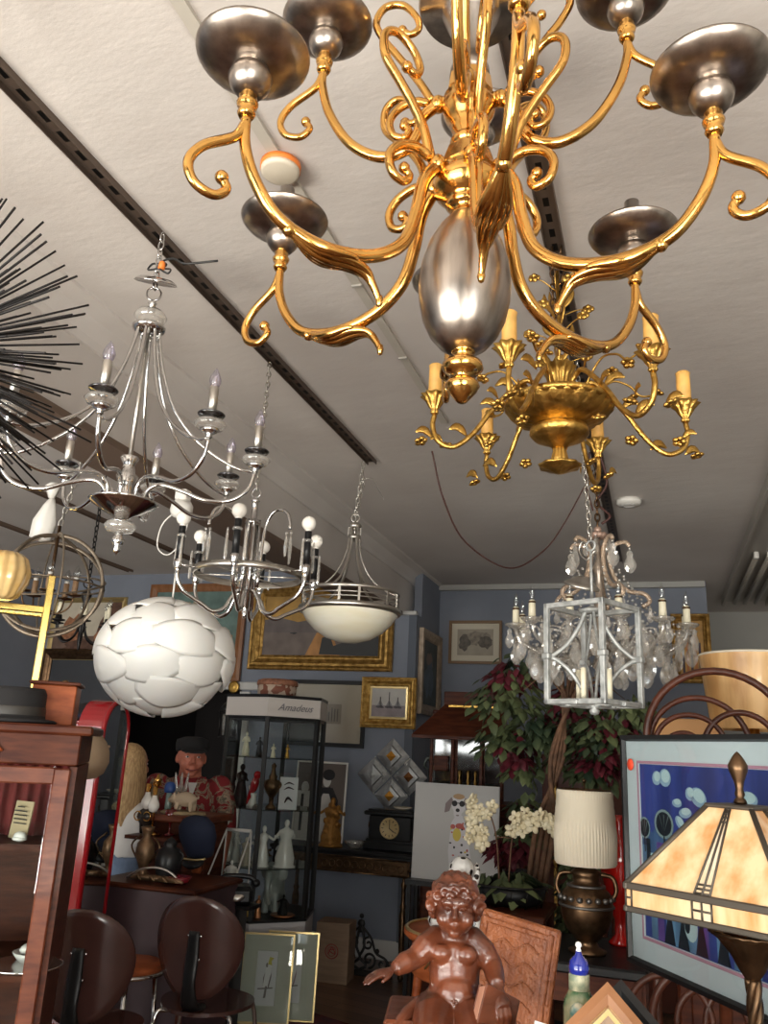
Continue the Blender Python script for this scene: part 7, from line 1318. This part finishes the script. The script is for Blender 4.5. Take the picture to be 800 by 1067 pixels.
# the woman seen from behind
WX = at(132, 800, 4.3); wrz = -.62
wom = thing('person', 'woman with long blond hair, white t-shirt and pale jeans seen from behind', 'person', (at(136, 800, 4.50).x, 4.50, 0), PI-.1)
WZ = at(132, 796, 4.5).z; mb = MB(); headmesh(mb, (0, -.03, WZ), .112); mb.tube([(0, .02, WZ-.24), (0, .0, WZ-.1)], [.052, .05], 10); zS = WZ-.235
mb.tube([(0, 0, .84), (0, 0, 1.0), (0, -.01, zS-.12), (0, .01, zS-.02), (0, .02, zS+.02)], [.155, .125, .145, .12, .05], 16, flat=.66, up=(1, 0, 0))
for q in (-1, 1):
    sh = Vector((q*.150, .01, zS-.035)); el = Vector((q*.19, .0, zS-.29)); wr = Vector((q*.19, -.10, zS-.49)); mb.ball(sh, .052, 12); mb.tube([sh, (sh+el)/2, el, (el+wr)/2, wr], [.050, .045, .037, .034, .024], 12); hand(mb, wr, (0, -.45, -1), q, .95, .3, (0, -1, .3))
    mb.tube([(q*.08, 0, .86), (q*.088, 0, .66), (q*.088, -.01, .45), (q*.088, .02, .25), (q*.088, .02, .07)], [.098, .08, .055, .05, .036], 12)
body = mb.build('body', SKINW, wom); organic(body, .0065, 5); eyes(body, (0, -.03, WZ), .112)
mb = MB(); mb.tube([(0, 0, .88), (0, 0, .98), (0, -.01, zS-.12), (0, .01, zS-.015), (0, .02, zS+.025)], [.165, .15, .165, .135, .06], 18, flat=.70, up=(1, 0, 0))
for q in (-1, 1): sh = Vector((q*.150, .01, zS-.035)); el = Vector((q*.183, .0, zS-.21)); mb.ball(sh, .064, 12); mb.tube([sh, el], [.062, .064], 12)
o = mb.build('t_shirt', TSHIRT, wom); organic(o, .010, 4)
mb = MB()
for q in (-1, 1): mb.tube([(q*.08, 0, .88), (q*.088, 0, .66), (q*.088, -.01, .45), (q*.088, .02, .25), (q*.088, .02, .09)], [.110, .092, .066, .06, .055], 12)
mb.tube([(-.06, 0, .88), (.06, 0, .88)], .112, 12); mb.tube([(0, 0, .84), (0, 0, .965)], [.13, .135], 14, flat=.72, up=(1, 0, 0)); o = mb.build('jeans', DENIM, wom); organic(o, .011, 4)
mb = MB(); mb.ball((0, .015, WZ+.03), (.094, .108, .098), 18); r = random.Random(4)
for i in range(26):
    a = -.35+3.85*i/25; x = .088*math.cos(a); y = .02+.098*math.sin(a); L = .30+r.uniform(-.03, .05)
    mb.tube(sm([(x*.8, y*.8, WZ+.06), (x*1.05, y*1.05, WZ-.06), (x*1.12, y*1.1+.005, WZ-.18), (x*.95+r.uniform(-.01, .01), y*1.0+.01, WZ-.06-L*.85)], 5), [.022, .026, .024, .008], 7)
o = mb.build('hair', BLOND, wom); organic(o, .006, 1)
for q in (-1, 1): organic(MB().tube(sm([(q*.088, .05, .045), (q*.088, -.05, .045), (q*.092, -.14, .03)], 4), [.042, .044, .03], 10, flat=.8).build('shoe', PORC, wom), .008, 3)

# ------------------------------------------------------------------ carved cherub, foreground
CY_ = 1.62; K = .00176; base = at(470, 1040, CY_); crz = facing(base.x, CY_)
ch = thing('cherub_statue', 'large polished wooden cherub sitting with one arm stretched out and a hand on a book', 'statue', (base.x, CY_, .95), crz)
Zc = lambda py: base.z-.95-(py-1040)*K*1.02
Xc = lambda px: (px-470)*K
mb = MB(); hc = (Xc(472), -.03, Zc(945)); x, y, z = hc; HS = Matrix.Translation((x, y, z-.055)) @ Matrix.Scale(.84, 4) @ Matrix.Translation((-x, -y, -z+.052)); mb.m = HS
mb.ball((x, y+.006, z+.008), (.050, .055, .050), 24); mb.ball((x, y-.014, z-.020), (.042, .040, .038), 20); mb.ball((x, y-.036, z-.048), (.015, .014, .012), 12)       # skull, jaw, chin
mb.ball((x, y-.046, z+.012), (.034, .012, .013), 14)
for q in (-1, 1): mb.ball((x+q*.024, y-.036, z-.022), (.017, .016, .017), 14); mb.ball((x+q*.017, y-.049, z-.000), (.0085, .005, .0045), 10)
mb.tube([(x, y-.050, z+.006), (x, y-.060, z-.012), (x, y-.062, z-.018)], [.0045, .006, .0085], 10)
for q in (-1, 1): mb.ball((x+q*.006, y-.056, z-.019), (.0048, .0050, .0042), 8)
mb.ball((x, y-.0505, z-.031), (.011, .0065, .0032), 10); mb.ball((x, y-.0485, z-.0375), (.009, .0065, .0036), 10)
mb.m = Matrix.Identity(4); mb.tube([(x, .0, z-.085), (x, -.012, z-.05)], [.028, .024], 12)
zs_ = Zc(985); zn = Zc(1035)
# torso: chest, ribs, round belly, hips
mb.tube([(x, .0, zs_+.006), (x, -.004, zs_-.012), (x, -.006, zs_-.030), (x+.002, -.012, zn+.016), (x+.002, -.014, zn-.006), (x+.002, 0, zn-.035)], [.026, .044, .046, .045, .052, .058], 22, flat=.78, up=(1, 0, 0))
for q in (-1, 1): mb.ball((x+q*.022, -.034, zs_-.020), (.020, .013, .016), 12)
mb.ball((x+.004, -.035, zn+.004), (.036, .026, .034), 16)
# arm stretched to the viewer's left
shL = (Xc(453), -.004, Zc(987)); elL = (Xc(432), -.030, Zc(1003)); wrL = (Xc(413), -.062, Zc(1010))
mb.ball(shL, .024, 14); mb.tube([shL, ((shL[0]+elL[0])/2, -.02, (shL[2]+elL[2])/2+.003), elL, ((elL[0]+wrL[0])/2, -.048, (elL[2]+wrL[2])/2+.002), wrL], [.023, .0235, .0185, .018, .0125], 14); hand(mb, wrL, (-.85, -.45, -.20), 1, .42, .35, (0, 0, 1))
# arm resting on the book
shR = (Xc(491), -.002, Zc(986)); elR = (Xc(511), -.012, Zc(1006)); wrR = (Xc(515), -.066, Zc(1017))
mb.ball(shR, .024, 14); mb.tube([shR, ((shR[0]+elR[0])/2+.003, -.006, (shR[2]+elR[2])/2), elR, ((elR[0]+wrR[0])/2, -.030, (elR[2]+wrR[2])/2), wrR], [.023, .0235, .019, .018, .013], 14); hand(mb, wrR, (.25, -.7, -.75), -1, .44, .75, (.1, -.5, .8))
# thighs, shins and feet coming forward and down
for q, kx, ky in ((-1, 452, 1062), (1, 496, 1060)):
    hp = (x+q*.030, -.01, zn-.030); kn = (Xc(kx), -.105, Zc(ky)+.004); an = (Xc(kx)+q*.006, -.098, Zc(ky)-.10)
    mb.tube([hp, ((hp[0]+kn[0])/2, -.06, (hp[2]+kn[2])/2+.006), kn], [.040, .038, .030], 16); mb.ball(kn, .030, 14); mb.tube([kn, ((kn[0]+an[0])/2, -.100, (kn[2]+an[2])/2+.008), an], [.028, .027, .017], 14); mb.tube([an, (an[0], -.125, an[2]-.014), (an[0]+q*.004, -.148, an[2]-.016)], [.018, .016, .011], 10)
    for k in range(5): mb.ball((an[0]+(k-2)*.006, -.158+abs(k-1)*.002, an[2]-.018), .0052, 7)
body = mb.build('figure', CHERUBW, ch); organic(body, .0024, 4)
# hair: a wavy cap with big curls over brow and ears
mb = MB(); mb.m = HS; mb.ball((x, y+.010, z+.018), (.0535, .056, .046), 26); r = random.Random(6)
for i in range(34):
    a = r.uniform(0, 2*PI); e = r.uniform(.15, 1.35); p = Vector((x+.051*math.cos(a)*math.cos(e), y+.010+.054*math.sin(a)*math.cos(e), z+.016+.046*math.sin(e))); d = Vector((-math.sin(a), math.cos(a), .2)); mb.tube(sm([p-d*.012, p+Vector((0, 0, .003)), p+d*.012+Vector((0, 0, -.004))], 4), [.003, .0055, .003], 7)
def curl(cx, cy, cz, R, rr, rot): 
    E_ = Euler(rot).to_matrix(); pts = [Vector((cx, cy, cz))+E_ @ Vector((R*(1-i/22*.75)*math.cos(i*.52), R*(1-i/22*.75)*math.sin(i*.52), -.004*i/22)) for i in range(22)]; mb.tube(pts, [rr*(1-.4*i/21) for i in range(22)], 8); mb.ball(pts[-1], rr*.9, 8)
for dx, dy, dz, R in ((-.004, -.050, .032, .012), (-.022, -.046, .030, .011), (.016, -.048, .031, .012), (-.038, -.034, .020, .012), (.034, -.038, .021, .012), (-.012, -.053, .022, .008), (.026, -.046, .016, .008)): curl(x+dx, y+dy, z+dz, R, .0048, (PI/2, 0, dx*12))
for q in (-1, 1):
    curl(x+q*.052, y-.018, z-.002, .014, .0058, (PI/2, 0, q*.6)); curl(x+q*.050, y-.004, z-.018, .012, .0055, (PI/2, 0, q*1.0)); curl(x+q*.053, y+.012, z-.004, .013, .0055, (PI/2, 0, q*1.3)); curl(x+q*.045, y+.03, z-.024, .013, .0055, (PI/2, 0, q*2)); curl(x+q*.056, y-.010, z+.014, .010, .005, (PI/2, 0, q*.8))
for i in range(8): curl(x+.045*math.cos(PI*i/7), y+.010+.048*math.sin(PI*i/7), z-.012, .013, .0055, (PI/2, 0, PI*i/7-PI/2))
o = mb.build('curly_hair', CHERUBW, ch); organic(o, .0022, 1)
for q in (-1, 1):                              # carved eyelids and brows
    mb = MB(); mb.m = HS; mb.tube(sm([(x+q*.008, y-.054, z-.001), (x+q*.016, y-.0555, z+.0026), (x+q*.025, y-.050, z-.0005)], 4), .0012, 6); mb.tube(sm([(x+q*.008, y-.054, z-.002), (x+q*.016, y-.055, z-.005), (x+q*.025, y-.050, z-.002)], 4), .0010, 6); mb.tube(sm([(x+q*.006, y-.057, z+.012), (x+q*.016, y-.0575, z+.016), (x+q*.028, y-.050, z+.011)], 4), .0016, 6); mb.build('carved_eyelid', CHERUBW, ch)
MB().torus((x+.003, -.0635, zn+.0), .0032, .0014, (PI/2, 0, 0), n=14, k=6).build('navel', CHERUBW, ch)
# cloth over the lap
mb = MB()
for i in range(9):
    u = i/8; mb.tube(sm([(x-.062+.02*u, -.005-.07*u, zn-.012), (x-.040+.02*u, -.045-.055*u, zn-.012-.004*i), (x+.0+.02*u, -.062-.05*u, zn-.030-.004*i), (x+.03, -.05-.05*u, zn-.044-.003*i)], 5), [.006, .010, .010, .006], 8)
for i in range(5): mb.tube(sm([(x-.060, .0, zn-.016), (x-.085-.006*i, -.020-.012*i, zn-.040-.008*i), (x-.080+.004*i, -.03-.014*i, zn-.075-.012*i)], 5), [.010, .013, .006], 8)
o = mb.build('carved_drapery', CHERUBW, ch); organic(o, .0028, 3)
mb = MB(); bx_, bz_ = Xc(509), Zc(1041); mb.put((bx_, -.085, bz_), (-.30, .42, .35)); mb.box((0, 0, 0), (.060, .020, .075), bev=.002); mb.build('book_pages', pm('rosy_carved_wood', (.42, .20, .13), .35, coat=.3), ch)
mb = MB(); mb.put((bx_, -.085, bz_), (-.30, .42, .35)); mb.box((.004, -.0125, 0), (.068, .005, .082), bev=.0015); mb.box((.004, .0125, 0), (.068, .005, .082), bev=.0015); mb.box((.036, 0, 0), (.005, .030, .082), bev=.0015); mb.build('book_cover', CHERUBW, ch)
zb_ = Zc(1054)
MB().box((-.0, .03, (zb_)/2-.004), (.235, .16, zb_), bev=.005).build('seat_block', CHERUBW, ch)
MB().box((0, -.03, .012), (.30, .34, .024), bev=.005).build('plinth', CHERUBW, ch)
t = thing('statue_table', 'dark wooden table just below the frame carrying the cherub and bottle', 'table', (-.38, 1.55, 0)); MB().box((0, 0, .93), (.80, .62, .04), bev=.006).build('top', MAHOG, t)
for x_ in (-.36, .36):
    for y_ in (-.27, .27): MB().box((x_, y_, .455), (.05, .05, .91)).build('leg', MAHOG, t)
# carved folding chair behind the cherub
P0 = at(540, 1010, 2.35)
t = thing('carved_panel_chair', 'reddish carved leather and teak chair back leaning behind the cherub', 'chair', (P0.x, 2.38, 0), -.16)
A_ = at(497, 948, 2.45); B_ = at(580, 973, 2.30); zt_ = (A_.z+B_.z)/2
mb = MB(); mb.put((-.040, 0, 1.105-.215), (-.16, .10, -.18)); mb.box((0, 0, 0), (.235, .022, .50), bev=.006); mb.build('back_panel', CARVED, t)
mb = MB(); mb.put((-.040, 0, 1.105-.215), (-.16, .10, -.18))
for z_, w_ in ((.225, .20), (-.22, .20)): mb.box((0, -.014, z_), (w_, .008, .014), bev=.003)
for x_ in (-.098, .098): mb.box((x_, -.014, 0), (.016, .010, .47), bev=.003)
mb.build('raised_border', CARVED, t); mb = MB(); mb.put((-.040, 0, 1.105-.215), (-.16, .10, -.18))
for i in range(9): mb.tube(sm([(-.07, -.013, -.19+i*.045), (-.035, -.013, -.17+i*.045), (0, -.013, -.185+i*.045), (.035, -.013, -.165+i*.045), (.07, -.013, -.18+i*.045)], 4), .0028, 5)
struct(mb.build('carved_relief', CARVED, t), 'stuff')
MB().box((0, -.20, .50), (.26, .36, .03), (0.0, 0, 0), bev=.006).build('seat', CARVED, t)
for x_ in (-.11, .11):
    MB().tube([(x_, .10, .0), (x_, -.33, .50)], .016, 8).build('leg', CARVED, t); MB().tube([(x_, -.33, .0), (x_, .04, .60)], .016, 8).build('leg', CARVED, t)
# bottle and small frames at the bottom right
P = at(604, 1067, 1.5)
t = thing('blue_stopper_bottle', 'painted green glass bottle with cobalt blue stopper and white bead', 'bottle', (P.x-.0, 1.5, .951)); K2 = .00164; zz = lambda py: at(604, py, 1.5).z-.951
MB().lathe([(.024, 0), (.026, .01), (.0255, zz(1050)), (.024, zz(1042)), (.018, zz(1034)), (.016, zz(1031))], n=32).build('body', pm('painted_green_glass', (.02, .08, .03), .2, coat=.5, vs=30, col2=(.24, .21, .12)), t)
MB().lathe([(.0165, zz(1031)), (.0165, zz(1016)), (.0155, zz(1014))], n=28).build('paper_band', pm('gilt_band', (.50, .45, .30), .5, vs=60, col2=(.15, .18, .12)), t)
MB().lathe([(.0155, zz(1015)), (.0165, zz(1008)), (.014, zz(1001)), (.006, zz(995)), (.004, zz(990))], n=28).build('cobalt_stopper', pm('cobalt_glass', (.01, .02, .22), .1, coat=.8), t)
MB().lathe([(.0042, zz(1000)), (.0045, zz(990)), (.003, zz(988)), (.0055, zz(985)), (.004, zz(982)), (0, zz(981))], n=16).build('white_finial', PORC, t)
mb = MB(); mb.ball((.0, -.0240, zz(1052)), (.013, .004, .016), 12); mb.build('painted_medallion', pm('painted_scene', (.35, .30, .20), .5, vs=80, col2=(.04, .12, .10)), t)
FT = [(0, 0), (0, .012), (.012, .016), (.022, .010), (.024, .004)]
def p_pl(mb, w_, h, y): return [MATBD]
picture('brown_small_frame', 'small brown wooden picture frame leaning at the bottom edge', 'x', 0, FT, pm('brown_frame_wood', (0.21, 0.085, 0.03), 0.4), p_pl, mat_board=(.012, GOLDTRIM), loc=tuple(at(622, 1122, 1.42)), size=(.15, .20), rot=(-.5, .72, -.3))
picture('black_small_frame', 'small black picture frame behind the brown frame at the bottom edge', 'x', 0, FT, BLACKP, p_pl, loc=tuple(at(640, 1116, 1.52)), size=(.16, .20), rot=(-.5, .72, -.3))
o = MB().box((0, 0, 0), (.10, .002, .10)).build('white_card', PAPER, loc=tuple(at(590, 1108, 1.38))); o.rotation_euler = (-.9, .2, .2); tag(o, 'blank white card corner at the bottom edge beside the bottle', 'card')
